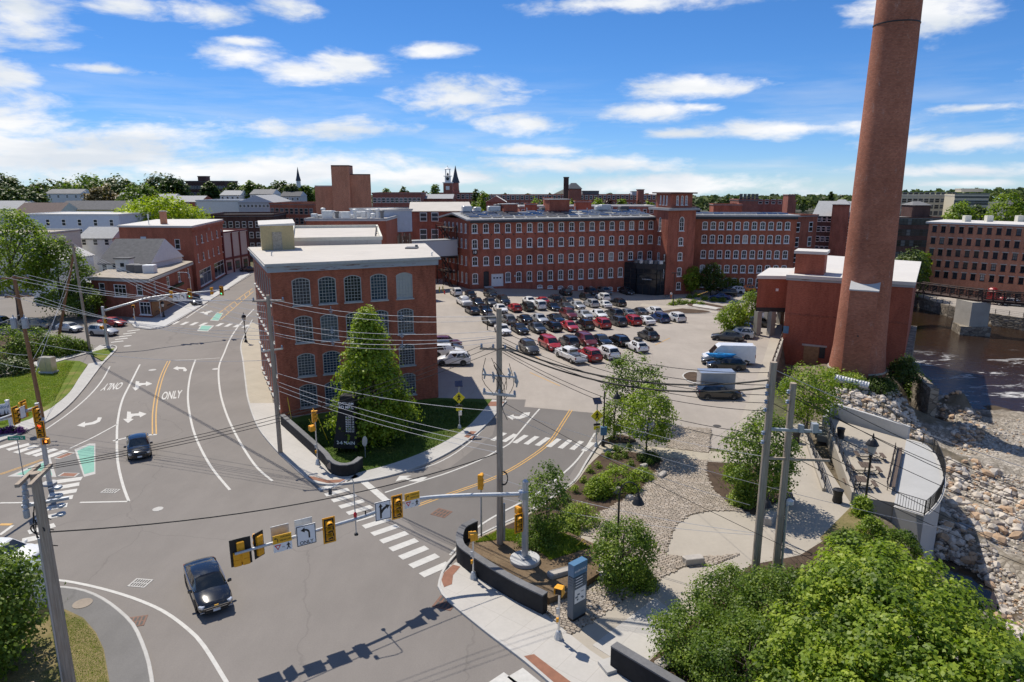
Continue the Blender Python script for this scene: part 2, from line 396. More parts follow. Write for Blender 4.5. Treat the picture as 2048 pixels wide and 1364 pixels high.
plain('galvanised',(.47,.49,.51),.42,.55,var=.08,scale=5);plain('steel_grey',(.32,.34,.36),.45,.4,var=.1);plain('aluminium',(.62,.63,.64),.32,.8,var=.05)
plain('black_metal',(.013,.013,.014),.45,.1,var=.2);plain('signal_yellow',(.80,.36,.012),.42,var=.05);plain('signal_black',(.012,.012,.012),.6)
plain('sign_yellow',(.85,.68,.02),.45,var=.03);plain('sign_white',(.80,.80,.80),.45,var=.02);plain('sign_amber',(.80,.42,.02),.45,var=.03);plain('sign_black',(.01,.01,.011),.5);plain('sign_red',(.6,.02,.025),.5);plain('sign_green',(.0,.25,.15),.5)
plain('sign_blue',(.075,.175,.29),.4,var=.04);plain('kiosk_grey',(.10,.13,.16),.45,var=.05);plain('kiosk_dark',(.035,.045,.06),.4);plain('solar',(.012,.016,.04),.15);plain('solar_light',(.09,.098,.115),.3,.2,var=.2,scale=.8)
plain('rust_steel',(.055,.03,.022),.8,var=.3);plain('wire_black',(.012,.012,.012),.6);plain('wire_pale',(.45,.45,.46),.45,.4);plain('insulator',(.22,.27,.34),.3);plain('transformer',(.36,.39,.42),.4,.2)
plain('guy_yellow',(.75,.50,.01),.5);plain('hvac',(.55,.56,.56),.45,.3,var=.1);plain('hvac_dark',(.12,.12,.125),.6)
plain('rubber',(.012,.012,.013),.8);plain('rim',(.50,.51,.52),.3,.8);plain('rim_dark',(.06,.06,.065),.35,.7);plain('chrome',(.65,.66,.67),.12,1.0);plain('plate',(.62,.64,.66),.5);plain('car_trim',(.016,.016,.017),.5)
plain('cabinet_green',(.12,.145,.11),.5,var=.12);plain('cabinet_top',(.42,.28,.20),.7,var=.25,scale=4);plain('cabinet_metal',(.50,.46,.40),.3,.7,var=.12);plain('kayak',(.02,.24,.55),.35,var=.3);plain('trailer',(.42,.42,.43),.5,.2,var=.08)
plain('flower_purple',(.12,.015,.16),.7,var=.4,scale=14);plain('wood_bench',(.10,.07,.05),.6,var=.25,scale=8);plain('wood_fence',(.22,.13,.08),.8,var=.4,scale=1.5);plain('spire',(.045,.055,.07),.7);plain('spire_stone',(.36,.28,.24),.8)
plain('stone_white',(0.525,0.469,0.4),.85,var=.2,scale=1.2);plain('stone_tan',(0.425,0.294,0.188),.85,var=.25,scale=1.5);plain('stone_dark',(0.213,0.181,0.156),.9,var=.3,scale=1.5);plain('cobble',(0.338,0.281,0.219),.8,var=.2,scale=1.6);plain('cobble_b',(0.288,0.244,0.194),.8,var=.2,scale=2);plain('cobble_c',(0.388,0.331,0.269),.8,var=.15,scale=2);plain('cobble_bed',(.13,.10,.065),.95,var=.3,scale=5)
plain('skin',(.5,.3,.22));plain('shirt_white',(.7,.7,.7));plain('trousers',(.04,.04,.05));plain('orange_cloth',(.7,.2,.03));plain('plate_disc',(.36,.28,.21),.6,var=.1)
@reg('wood_pole')
def _():
    t = NT('wood_pole');n = t.noise(3,6,.7,sc=(6,6,.25));t.base(t.ramp(n,[(.3,(.24,.19,.14)),(.55,(.38,.31,.24)),(.75,(.48,.41,.33))]));t.set(.9);t.bump(n,.5,.02);return t.m
@reg('wood_pole_brown')
def _():
    t = NT('wood_pole_brown');n = t.noise(3,6,.7,sc=(6,6,.25));t.base(t.ramp(n,[(.3,(.15,.07,.035)),(.55,(.27,.14,.07)),(.75,(.36,.21,.11))]));t.set(.9);t.bump(n,.5,.02);return t.m
@reg('rib_metal')
def _():
    t = NT('rib_metal');w = t.new('TexWave');w.inputs['Scale'].default_value = 1.2;t.lk(t.uv(),w.inputs[0]);t.base(t.mix(w.outputs['Fac'],(.40,.41,.44),(.50,.51,.54)));t.set(.5,.3);return t.m
@reg('clapboard')
def _():
    t = NT('clapboard');t.base((.40,.44,.50));t.set(.7);return t.m
def ground(name,stops,scale=.5,fine=9,rough=.95,bumps=.4):
    def f():
        t = NT(name);c = t.ramp(t.noise(scale,7,.68),stops)
        c = t.mix(1.0,c,t.ramp(t.noise(fine,5,.8),[(.28,(.62,.62,.62)),(.7,(1.28,1.28,1.28))]),'MULTIPLY');t.base(c);t.set(rough,spec=.15);t.bump(t.noise(fine,4,.8),bumps,.05);return t.m
    MATS[name] = f
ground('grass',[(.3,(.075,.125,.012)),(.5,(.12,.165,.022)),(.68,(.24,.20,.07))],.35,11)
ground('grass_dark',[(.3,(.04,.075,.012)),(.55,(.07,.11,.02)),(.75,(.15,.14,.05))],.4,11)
ground('grass_dry',[(.3,(.09,.11,.025)),(.5,(.20,.165,.075)),(.7,(.27,.21,.11))],.8,11)
ground('mulch',[(.3,(.055,.038,.027)),(.7,(.115,.08,.056))],1.2,16)
ground('soil',[(.3,(.12,.082,.05)),(.6,(.20,.145,.09)),(.75,(.10,.11,.04))],.6,10)
ground('earth',[(.3,(.05,.075,.025)),(.5,(.10,.10,.05)),(.7,(.19,.17,.14))],.02,1.5)
ground('far_ground',[(.3,(.03,.05,.02)),(.5,(.10,.10,.09)),(.7,(.17,.165,.155))],.03,.6)
ground('gravel',[(.3,(.24,.20,.155)),(.5,(.36,.32,.265)),(.7,(.46,.42,.36))],.16,6,bumps=1.0)
ground('sand',[(.3,(.30,.225,.135)),(.7,(.42,.33,.22))],.5,5)
@reg('river_bed')
def _():
    t = NT('river_bed');z = t.new('SeparateXYZ');t.lk(t.pos(),z.inputs[0])
    g = t.ramp(t.noise(.16,7,.65),[(.3,(.25,.215,.17)),(.5,(.36,.325,.275)),(.72,(.45,.415,.365))])
    vo = t.new('TexVoronoi');vo.inputs['Scale'].default_value = 2.6;t.lk(t.pos(),vo.inputs[0]);bw = t.new('RGBToBW');t.lk(vo.outputs['Color'],bw.inputs[0])
    g = t.mix(1.0,g,t.ramp(bw.outputs[0],[(.2,(.66,.65,.63)),(.8,(1.22,1.21,1.2))]),'MULTIPLY')
    v2 = t.new('TexVoronoi');v2.inputs['Scale'].default_value = 2.6;v2.feature = 'DISTANCE_TO_EDGE';t.lk(t.pos(),v2.inputs[0])
    g = t.mix(1.0,g,t.ramp(v2.outputs[0],[(0,(.5,.48,.46)),(.13,(1,1,1))]),'MULTIPLY')
    s = t.ramp(t.noise(.6,6,.7),[(.35,(.10,.085,.055)),(.55,(.17,.14,.10)),(.7,(.24,.20,.15))])
    hz = t.math('ADD',z.outputs[2],t.math('MULTIPLY',t.math('SUBTRACT',t.noise(.8,4),.5),1.6))
    k = t.math('MULTIPLY',t.math('ADD',hz,5.3),2.0,clamp=True)
    c = t.mix(k,g,s)
    wet = t.math('MULTIPLY',t.math('ADD',z.outputs[2],6.75),3.0,clamp=True)
    c = t.mix(wet,(.075,.055,.035),c)
    t.base(c);t.set(.9,spec=.2);t.bump(v2.outputs[0],.6,.12);return t.m
@reg('water')
def _():
    t = NT('water');v = t.pos()
    n = t.noise(.35,7,.65,sc=(1,1.6,1),dist=.4);n2 = t.noise(2.2,5,.7,sc=(1,2.2,1))
    a = t.noise(.10,3,.5,sc=(.75,1.6,1),dist=.8);b = t.noise(.55,8,.75,sc=(.55,1.5,1),dist=1.6)
    f = t.math('SUBTRACT',t.math('ADD',t.math('MULTIPLY',a,1.1),b),1.14);f = t.math('MULTIPLY',f,9.0,clamp=True)
    sp = t.new('SeparateXYZ');t.lk(v,sp.inputs[0]);near = t.math('MULTIPLY',t.math('SUBTRACT',128.0,sp.outputs[1]),.06,clamp=True);n_lo = t.math('MULTIPLY',t.math('SUBTRACT',sp.outputs[1],79.0),.25,clamp=True)
    f = t.math('MULTIPLY',t.math('MULTIPLY',f,near),n_lo)
    t.base(t.mix(f,(.028,.016,.009),(.60,.59,.57)))
    rg = t.math('ADD',t.math('MULTIPLY',f,.6),.07);t.lk(rg,t.b.inputs['Roughness']);t.b.inputs['IOR'].default_value = 1.33
    t.bump(t.math('ADD',n,t.math('MULTIPLY',n2,.25)),.35,.25);return t.m
@reg('pool_water')
def _():
    t = NT('pool_water');t.base((.045,.034,.023));t.set(.08);t.b.inputs['IOR'].default_value = 1.33;t.bump(t.noise(1.2,4),.05,.05);return t.m
@reg('shallow_water')
def _():
    t = NT('shallow_water');t.base(t.ramp(t.noise(.9,5),[(.35,(.16,.105,.05)),(.65,(.27,.20,.12))]));t.set(.1);t.bump(t.noise(1.2,4),.05,.05);return t.m
def glassmat(name,c,rough=.08,var=.5,scale=.35,spec=.4):
    def f():
        t = NT(name);oi = t.new('ObjectInfo');r = t.ramp(oi.outputs['Random'],[(0,mul(c,.5)),(.5,c),(1,mul(c,1+var*1.6))])
        t.base(r);t.set(rough,spec=spec);t.bump(t.noise(.8,2),.03,.05);return t.m
    MATS[name] = f
glassmat('glass_dark',(.022,.026,.032));glassmat('glass_grey',(.07,.08,.09));glassmat('glass_blind',(.38,.37,.34),.25,.2);glassmat('glass_blue',(.03,.05,.075));glassmat('glass_car',(.012,.015,.017),.03,.2,spec=.8);glassmat('glass_frost',(.42,.42,.40),.3,.1)
@reg('glass_clear')
def _():
    t = NT('glass_clear');t.b.inputs['Transmission Weight'].default_value = .0;t.base((.55,.62,.64));t.set(.15);t.b.inputs['Alpha'].default_value = .38;return t.m
def leafmat(name,a,b,c,trans=.42,hue=.0):
    def f():
        t = NT(name);n = t.noise(.55,3,.6);oi = t.new('ObjectInfo')
        at_ = t.new('Attribute');at_.attribute_name = 'tint'
        fac = t.math('ADD',t.math('MULTIPLY',n,.55),t.math('MULTIPLY',at_.outputs['Fac'],.55))
        col = t.ramp(fac,[(.28,a),(.52,b),(.82,c)])
        t.base(col);t.set(.5,spec=.35)
        tr = t.new('BsdfTranslucent');t.lk(t.mix(1.0,col,(1.25,1.35,.55),'MULTIPLY'),tr.inputs[0])
        ms = t.new('MixShader');ms.inputs[0].default_value = trans;t.lk(t.b.outputs[0],ms.inputs[1]);t.lk(tr.outputs[0],ms.inputs[2]);t.lk(ms.outputs[0],t.out.inputs[0]);return t.m
    MATS[name] = f
leafmat('leaf_maple',(0.072,0.122,0.00864),(0.179,0.266,0.0173),(0.375,0.447,0.0504))
leafmat('leaf_mid',(0.0519,0.095,0.0115),(0.122,0.194,0.0216),(0.259,0.331,0.0504))
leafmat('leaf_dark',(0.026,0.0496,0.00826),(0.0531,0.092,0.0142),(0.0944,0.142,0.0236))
leafmat('leaf_lime',(0.144,0.216,0.00864),(0.288,0.375,0.0144),(0.461,0.518,0.0288))
leafmat('leaf_far',(0.0413,0.0649,0.0165),(0.0826,0.124,0.026),(0.142,0.183,0.0354),.25)
leafmat('leaf_tan',(0.118,0.1,0.0354),(0.201,0.153,0.059),(0.26,0.189,0.0826),.2)
leafmat('leaf_purple',(0.0295,0.0142,0.0142),(0.059,0.0236,0.0212),(0.0944,0.0413,0.0295),.2)
leafmat('grass_blade',(0.108,0.173,0.0144),(0.216,0.303,0.0288),(0.375,0.417,0.072),.3)
@reg('bark')
def _():
    t = NT('bark');n = t.noise(4,6,.7,sc=(5,5,.8));t.base(t.ramp(n,[(.3,(.055,.042,.032)),(.7,(.15,.12,.10))]));t.set(.95);t.bump(n,.6,.03);return t.m
def carpaint(name,c,metal=.25,rough=.38):
    def f():
        t = NT('car_'+name);t.base(t.ramp(t.noise(1.5,4),[(.3,mul(c,.92)),(.7,mul(c,1.08))]));t.set(rough,metal);t.b.inputs['Coat Weight'].default_value = .7;t.b.inputs['Coat Roughness'].default_value = .04;return t.m
    MATS['car_'+name] = f
for nm,c in dict(black=(.010,.010,.011),dark_grey=(.045,.048,.052),grey=(.16,.17,.18),silver=(.42,.43,.44),white=(.74,.74,.73),red=(.36,.012,.014),maroon=(.13,.012,.014),blue=(.02,.05,.15),deep_blue=(.01,.03,.17),dark_green=(.025,.035,.03),orange=(.70,.16,.01),beige=(.32,.26,.18)).items():carpaint(nm,c,0.0 if nm in ('white','red','orange','black') else .25,.12 if nm == 'black' else .34)
def emit(name,c,s):
    def f():
        t = NT(name);t.base(c);t.b.inputs['Emission Color'].default_value = (*c,1);t.b.inputs['Emission Strength'].default_value = s;return t.m
    MATS[name] = f
emit('lamp_red',(1,.06,.02),1.6);emit('lamp_green',(.05,1,.45),1.6);emit('hand_orange',(1,.25,.03),1.6)
plain('lens_dark',(.05,.03,.02),.2);plain('headlight',(.55,.57,.6),.08,.3);plain('taillight',(.22,.006,.008),.15);plain('tail_white',(.5,.5,.5),.2)
# -- lettering meshes (made first, while the scene is small)
TXT = {}
def text_mesh(body,align='CENTER',bold=0.0,ext=0.0):
    k = (body,align,bold,ext)
    if k in TXT:return TXT[k]
    c = bpy.data.curves.new('lettering','FONT');c.body = body;c.align_x = align;c.align_y = 'CENTER';c.size = 1;c.offset = bold;c.extrude = ext;c.resolution_u = 3
    o = bpy.data.objects.new('lettering',c);COL.objects.link(o)
    me = bpy.data.meshes.new_from_object(o.evaluated_get(bpy.context.evaluated_depsgraph_get()))
    bpy.data.objects.remove(o);TXT[k] = me;return me
def text_on(name,body,m,parent,org,right,up,w=None,h=None,align='CENTER',bold=.01):
    """lettering as geometry in the plane (right, up) through org; w,h = size in metres"""
    me = text_mesh(body,align,bold).copy();co = np.empty(len(me.vertices)*3,'f');me.vertices.foreach_get('co',co);co = co.reshape(-1,3)
    x0,x1,y0,y1 = co[:,0].min(),co[:,0].max(),co[:,1].min(),co[:,1].max()
    sy = h/(y1-y0) if h else None;sx = w/(x1-x0) if w else sy
    if sy is None:sy = sx
    cx = {'CENTER':(x0+x1)/2,'LEFT':x0,'RIGHT':x1}[align]
    r = np.array(Vector(right).normalized());u = np.array(Vector(up).normalized());o = np.array(Vector(org))
    po = np.array(parent['_org']) if parent is not None and parent.get('_org') is not None else np.zeros(3)
    p = o+(co[:,0:1]-cx)*sx*r+(co[:,1:2]-(y0+y1)/2)*sy*u - po
    me.vertices.foreach_set('co',p.astype('f').ravel());me.materials.clear();me.materials.append(mat(m));me.update()
    return obj(name,me,parent)
for b in ('ONLY','TO','TURNING','VEHICLES','BLDG','RIVERWALK','2-6 MAIN'):text_mesh(b,bold=.01)
def body_mesh():
    me = bpy.data.meshes.new('body');V_ = [(0,0,.95),(0,0,1.15),(0,0,1.40),(0,0,1.50),(0,.01,1.60),(0,.01,1.70),(.09,0,.92),(.11,.03,.50),(.11,0,.08),(.11,-.13,.04),(-.09,0,.92),(-.10,-.06,.50),(-.12,.08,.08),(-.12,-.06,.04),(.19,0,1.40),(.25,.02,1.12),(.24,-.10,.88),(-.19,0,1.40),(-.25,.02,1.12),(-.24,-.10,.88)]
    E_ = [(0,1),(1,2),(2,3),(3,4),(4,5),(0,6),(6,7),(7,8),(8,9),(0,10),(10,11),(11,12),(12,13),(2,14),(14,15),(15,16),(2,17),(17,18),(18,19)]
    me.from_pydata(V_,E_,[]);o = obj('body',me);o.modifiers.new('skin','SKIN');rad = [.14,.13,.15,.055,.085,.085,.085,.06,.045,.04,.085,.06,.045,.04,.06,.045,.035,.06,.045,.035]
    for v,r in zip(me.skin_vertices[0].data,rad):v.radius = (r,r)
    me.skin_vertices[0].data[0].use_root = True;s = o.modifiers.new('sub','SUBSURF');s.levels = s.render_levels = 1
    m2 = bpy.data.meshes.new_from_object(o.evaluated_get(bpy.context.evaluated_depsgraph_get()));bpy.data.objects.remove(o);return m2
BODY = body_mesh()
# -- terrain
BANK = [Vector(p) for p in ((110,700,0),(85,300,0),(72,150,0),(57,129,0),(41.2,100.5,0),(31.2,80,0),(29.3,66,0),(24.8,46.6,0),(20.6,40,0),(18.4,32.3,0),(14.5,20,0),(12,0,0),(10,-60,0))]
FARB = [Vector(p) for p in ((140,700,0),(118,320,0),(106,186,0))]+[G(1836,594,-4.5),G(1900,612,-4.5),G(1965,625,-4.5),G(2048,637,-4.5),G(2300,672,-4.5),G(2900,730,-4.5)]
def seg_side(X,Y,line):
    best = np.full(X.shape,1e9);side = np.zeros(X.shape)
    for a,b in zip(line[:-1],line[1:]):
        dx,dy = b.x-a.x,b.y-a.y;L2 = dx*dx+dy*dy
        t = np.clip(((X-a.x)*dx+(Y-a.y)*dy)/L2,0,1);qx,qy = a.x+t*dx,a.y+t*dy
        d = np.hypot(X-qx,Y-qy);s = (X-a.x)*dy - (Y-a.y)*dx
        m = d < best - 1e-9;best = np.where(m,d,best);side = np.where(m,s,side)
    return best,side
CTRL = [(1600,725,-3.2),(1566,745,-2.6),(1640,752,-2.0),(1590,770,-1.8),(1729,748,-.6),(1680,738,-.6),(1790,745,-.8),(1729,722,-.6),(1700,760,-.9),(1770,765,-1.1),
 (1680,790,-1.5),(1750,792,-1.9),(1800,800,-3),(1835,850,-5),(1765,830,-2.5),(1700,815,-1.5),(1850,885,-6),(1655,800,-.8),(1640,830,-.8),
 (1700,900,-1.6),(1750,950,-2.5),(1790,1000,-2.0),(1700,1040,-1.5),(1660,900,-1.2),(1900,900,-6.4),(1950,1000,-6.5),(2040,900,-6.3),(2040,1100,-6.3),(2040,1000,-6.3),(1905,1060,-6.4),
 (1880,1085,-5.2),(1900,1300,-6.6),(2048,1364,-6.2),(2048,1250,-6.2),(1990,1200,-6.3),(1800,1100,-2.0),(1780,1250,-2.5),(1840,1180,-4.2),(1850,1300,-4.5),(1760,1364,-1.5),(1700,1150,-.8),
 (2200,1100,-6.3),(2300,900,-6.4),(2200,1300,-6.2),(2500,900,-6.4),
 (1990,800,-8),(2048,815,-7.6),(1960,830,-6.6),(1930,815,-7.2),(2000,850,-6.4),(2040,850,-6.3),(1800,1055,-1.3),(1822,1052,-1.4),(1808,1042,-1.2),(1862,1042,-2.4),(1884,1015,-4.2),(1845,1052,-2.3),(1872,1050,-3.4),(1838,1078,-2.6),(1760,1030,-1.6),(1730,1010,-1.2),(1850,720,-9),(1950,720,-9),(2048,770,-8.6),(2300,720,-9),(1845,780,-8),(1838,660,-9),(2040,690,-9),(2300,650,-9),(1950,770,-8),(1900,790,-7.6),(2100,820,-8),(2400,790,-8.6)]
CW = [(*G(a,b,z)[:2],z) for a,b,z in CTRL]+[(58,86,-2),(70,112,-9),(85,140,-9),(95,175,-9),(100,230,-9),(60,92,-6)]
POOLS = [(1866,846,9,-7.6,4.2),(1935,1195,9,-7.6,3.4),(1900,1150,6,-7.4,2.6),(1848,815,5,-7.4,2.4)]
PW = [(*G(a,b,-6.9)[:2],zz,rr) for a,b,_,zz,rr in POOLS]
def terrain_np(X,Y):
    land = -2.7*np.clip((Y-104)/52.0,0,1)**2*(3-2*np.clip((Y-104)/52.0,0,1))
    s = np.clip((X+9)/42.0,0,1);s = s*s*(3-2*s);land = land*np.where(X<80,s,1.0) - .03
    d,side = seg_side(X,Y,BANK);river = side < 0
    num = np.zeros(X.shape);den = np.zeros(X.shape)
    for cx,cy,cz in CW:
        w = 1.0/(((X-cx)**2+(Y-cy)**2)+.3)**1.6;num += w*cz;den += w
    z = num/den
    z += .28*np.sin(X*1.3+2*np.sin(Y*.9))*np.sin(Y*1.1+1.5*np.sin(X*.7))*np.where(z<-4.5,.45,.5)
    for px,py,pz,r in PW:
        k = np.exp(-((X-px)**2+(Y-py)**2)/(r*r));z = z*(1-k)+pz*k
    out = np.where(river,np.minimum(z,-.25),land)
    d2,s2 = seg_side(X,Y,FARB);far = (s2 < 0) & river
    out = np.where(far,-4.53+np.clip((np.hypot(X,Y)-260)*.02,0,6),out)
    rise = np.clip((np.hypot(X,Y)-330)/400,0,1)*6
    rise = rise - np.clip((np.hypot(X,Y)-700)/5300,0,1)*82
    return np.where(river & ~far,out,out+rise)
xs = np.concatenate([np.linspace(-3000,-140,16)[:-1],np.linspace(-140,12,39)[:-1],np.linspace(12,125,142)[:-1],np.linspace(125,3000,22)])
ys = np.concatenate([np.linspace(-80,8,12)[:-1],np.linspace(8,128,151)[:-1],np.linspace(128,240,71)[:-1],np.linspace(240,6000,34)])
X,Y = np.meshgrid(xs,ys);Z = terrain_np(X,Y)
nx,ny = len(xs),len(ys)
def terrZ(x,y):
    i = min(max(int(np.searchsorted(xs,x))-1,0),nx-2);j = min(max(int(np.searchsorted(ys,y))-1,0),ny-2);a = (x-xs[i])/(xs[i+1]-xs[i]);b = (y-ys[j])/(ys[j+1]-ys[j])
    return float((Z[j,i]*(1-a)+Z[j,i+1]*a)*(1-b)+(Z[j+1,i]*(1-a)+Z[j+1,i+1]*a)*b)
vv = np.stack([X.ravel(),Y.ravel(),Z.ravel()],1).astype('f')
ii = (np.arange(ny-1)[:,None]*nx+np.arange(nx-1)[None,:]).ravel()
me = bpy.data.meshes.new('ground');nf = len(ii)
me.vertices.add(len(vv));me.vertices.foreach_set('co',vv.ravel());me.loops.add(nf*4);me.polygons.add(nf)
me.loops.foreach_set('vertex_index',np.stack([ii,ii+1,ii+nx+1,ii+nx],1).ravel().astype('i'));me.polygons.foreach_set('loop_start',(np.arange(nf)*4).astype('i'))
cx = X[:-1,:-1].ravel();cy = Y[:-1,:-1].ravel();_,sd_ = seg_side(cx,cy,BANK);_,sf_ = seg_side(cx,cy,FARB)
mi = np.where((sd_ < 0) & ~(sf_ < 0),1,0);mi = np.where((cy > 240),2,mi)
me.update(calc_edges=True);me.materials.append(mat('earth'));me.materials.append(mat('river_bed'));me.materials.append(mat('far_ground'))
me.polygons.foreach_set('material_index',mi.astype('i'));me.polygons.foreach_set('use_smooth',[True]*nf)
tag(obj('ground',me),None,None,None,'structure')
mb = MB();near_w = [(12,78),(52,70),(75,60),(160,40),(420,60),(420,200),(200,220),(160,700),(60,700),(60,90),(40,86)]
mb.sheet([(30,84),(46,76),(80,62),(200,40),(420,60),(420,160),(250,190),(165,700),(70,700),(64,140),(50,96)],-7.0);struct('river_water',mb,'water')
for i,(pp,m) in enumerate(((((1832,800),(1850,812),(1880,822),(1900,850),(1890,872),(1850,862),(1832,838)),'pool_water'),
        (((1868,1120),(1890,1115),(1950,1140),(1990,1190),(1985,1240),(1930,1255),(1880,1215),(1870,1170)),'pool_water'),
        (((1905,1045),(1940,1050),(1985,1075),(2000,1100),(1960,1105),(1925,1085)),'shallow_water'))):
    mb = MB();cs = G(sum(p[0] for p in pp)/len(pp),sum(p[1] for p in pp)/len(pp),-6.3)
    zc = -6.55 if m == 'pool_water' else terrZ(cs.x,cs.y)+.10
    mb.sheet([tuple(p) for p in smooth_line(GL(pp,zc),.6,True)],zc);struct('tide_pool' if m == 'pool_water' else 'puddle',mb,m)
# -- roads, car park
def sheet(name,pts,z,m,smooth=False):
    mb = MB();P = GL(pts,z) if not isinstance(pts[0],Vector) else pts
    mb.sheet([tuple(p) for p in P],z);return struct(name,mb,m)
mb = MB();mb.sheet([(-170,3),(-170,190),(-42,190),(-24,120),(-8,84),(4,78),(9,66),(16,56),(26,30),(14,3)],0.0);struct('road',mb,'asphalt_road')
mb = MB();mb.sheet([tuple(p) for p in GL([(760,975),(900,935),(985,870),(1005,800),(936,797),(1050,800),(1048,814),(1206,828),(1190,870),(1140,950),(1060,1000),(960,1050),(910,1095),(830,1060),(787,1012)])],.004);struct('drive',mb,'asphalt_new')
lot = [(866,800),(936,796.5),(1052,799),(1049,813.5),(1205,827.5),(1235,870),(1335,880),(1460,903),(1490,830),(1515,765),(1545,690),(1556,640)]
LP = GL(lot);LP = [Vector((-22,60,0)),Vector((-9,69,0))]+LP[1:]+[Vector((58,129,0)),Vector((80,150,0)),Vector((80,200,0)),Vector((-40,200,0)),Vector((-32,100,0))]
bm = bmesh.new()
f = bm.faces.new([bm.verts.new((p.x,p.y,0)) for p in LP]);bmesh.ops.triangulate(bm,faces=[f])
for k in range(6,20):
    bmesh.ops.bisect_plane(bm,geom=bm.verts[:]+bm.edges[:]+bm.faces[:],plane_co=(0,100+(k-6)*5,0),plane_no=(0,1,0))
for k in range(0,14):
    bmesh.ops.bisect_plane(bm,geom=bm.verts[:]+bm.edges[:]+bm.faces[:],plane_co=(-12+k*5,0,0),plane_no=(1,0,0))
for v in bm.verts:v.co.z = gz(v.co.x,v.co.y)+.006
me = bpy.data.meshes.new('car_park');bmesh.ops.recalc_face_normals(bm,faces=bm.faces[:]);bm.to_mesh(me);bm.free();me.materials.append(mat('asphalt_lot'));tag(obj('car_park',me),kind='structure')
for p in me.polygons:
    if p.normal.z < 0:me.flip_normals();break
# -- paint on the road
ZP = .012
def line(pts,w=.16,m='paint_white',off=0.0,z=ZP,name='lane_line'):
    P = smooth_line(GL(pts),.8);mb = MB();ribbon(mb,P,w,z,off);return struct(name,mb,m)
line([(220,733),(205,760),(180,790),(140,825),(93,858)])
line([(280,729),(262,765),(245,800),(236,840),(234,880),(236,925),(246,970),(258,1003)],.2)
line([(160,1005),(258,1003)],.2);line([(234,849),(190,873),(140,897)],.17);line([(0,1006),(75,1005)],.2)
for o in (-.16,.16):line([(338,722),(325,750),(315,785),(309,825),(309,869)],.12,'paint_yellow',o)
line([(298,870),(314,869)],.35);line([(226,882),(256,875)],.3)
line([(391,720),(381,750),(376,790),(380,830),(392,875),(420,930),(460,980)],.2)
line([(508,618),(482,646),(462,675),(449,705),(438,735),(440,780),(452,825),(475,875),(510,930),(545,962)],.2)
line([(338,721),(390,719),(440,716)],.16)
line([(505,577),(465,606),(423,638)],.16,'paint_yellow');line([(507,583),(475,610),(441,640)],.16,'paint_yellow');line([(415,608),(395,621),(373,636)],.2)
for k in range(7):
    t = k/7;line([(499-70*t,581+52*t),(500-60*t,588+50*t)],.14,'paint_yellow')
for o in (-.13,.13):
    line([(1142,820),(1124,848),(1106,876),(1088,895),(1050,922),(1007,947),(960,967),(885,993),(835,1011)],.11,'paint_yellow',o)
line([(1079,818),(1057,843),(1035,869),(1018,888),(1000,898),(960,920),(900,944),(850,960),(770,985)],.17)
line([(1010,800),(985,835),(955,870),(938,886),(900,913),(850,935),(754,957)],.14)
line([(1190,866),(1167,903),(1145,930),(1108,962),(1075,986),(1040,1006),(985,1035),(945,1063),(900,1110)],.17)
line([(726,962),(757,988),(787,1014)],.55,name='stop_line')
line([(77,1157),(131,1162),(199,1176),(266,1196),(326,1222),(376,1258),(408,1292),(454,1366)],.2)
for o in (-.1,.12):line([(0,949),(50,932),(86,919)],.10,'paint_yellow',o)
line([(0,1049),(24,1049)],.3,'paint_yellow');line([(0,1070),(26,1051)],.25)
for (a,b) in (((1060,745),(1120,772)),((1080,718),(1065,708)),((1310,690),(1340,676)),((1240,905-225),(1250,690)),((1395,590),(1415,583))):line([a,b],.14,'paint_yellow',z=.02)
def cross(bars,name='crosswalk',w=.75):
    r = bpy.data.objects.new(name,None);COL.objects.link(r);r['kind'] = 'structure'
    for P,Q in bars:
        a,b = G(*P),G(*Q);mb = MB();ribbon(mb,[a,b],w,lambda q:ZP+.002+gz(q.x,q.y));mb.build('bar','paint_white',r)
def lerp_bars(P0,Q0,P1,Q1,n):
    a0,b0,a1,b1 = G(*P0),G(*Q0),G(*P1),G(*Q1)
    r = bpy.data.objects.new('crosswalk',None);COL.objects.link(r);r['kind'] = 'structure'
    wd = (a1-a0).length/(n-1)*.47
    for i in range(n):
        t = i/(n-1);mb = MB();ribbon(mb,[a0.lerp(a1,t),b0.lerp(b1,t)],wd,ZP+.002);mb.build('bar','paint_white',r)
lerp_bars((637,979),(683,968),(843,1151),(897,1127),13)
lerp_bars((985,881),(1010,866),(1167,902),(1186,885),9)
cross([((91,916),(133,901)),((68,912),(113,898)),((53,909),(93,896)),((31,906),(74,891)),((15,900),(60,888)),((-8,897),(36,884))])
cross([((111,964),(164,957)),((103,978),(159,968)),((98,990),(154,981)),((92,1003),(146,994)),((80,1020),(135,1010)),((70,1040),(125,1028)),((57,1065),(110,1050)),((44,1082),(100,1070)),((35,1100),(94,1089)),((27,1117),(103,1104)),((22,1134),(85,1121))])
cross([((326+i*18.7,648+i*.9),(338+i*18.7,642+i*.9)) for i in range(5)]+[((434+i*17.5,652.5+i*1.0),(445+i*17.5,646.5+i*1.0)) for i in range(5)],w=.7)
cross([((222+i*8.2,685-i*5.6),(247+i*8.2,682-i*5.6)) for i in range(5)],w=.55)
cross([((985,1380),(1022,1355)),((1030,1345),(1085,1390)) ],w=1.0)
def poly_px(name,zs,off,sc,m='paint_white',z=ZP):
    mb = MB();mb.sheet([tuple(G(off[0]+a/sc,off[1]+b/sc)) for a,b in zs],z);return struct(name,mb,m)
Z7 = ((0,720),4.871)
poly_px('turn_arrow',[(955,560),(995,560),(975,600),(920,625),(830,640),(825,655),(750,640),(830,600),(830,618),(900,605),(945,585)],*Z7)
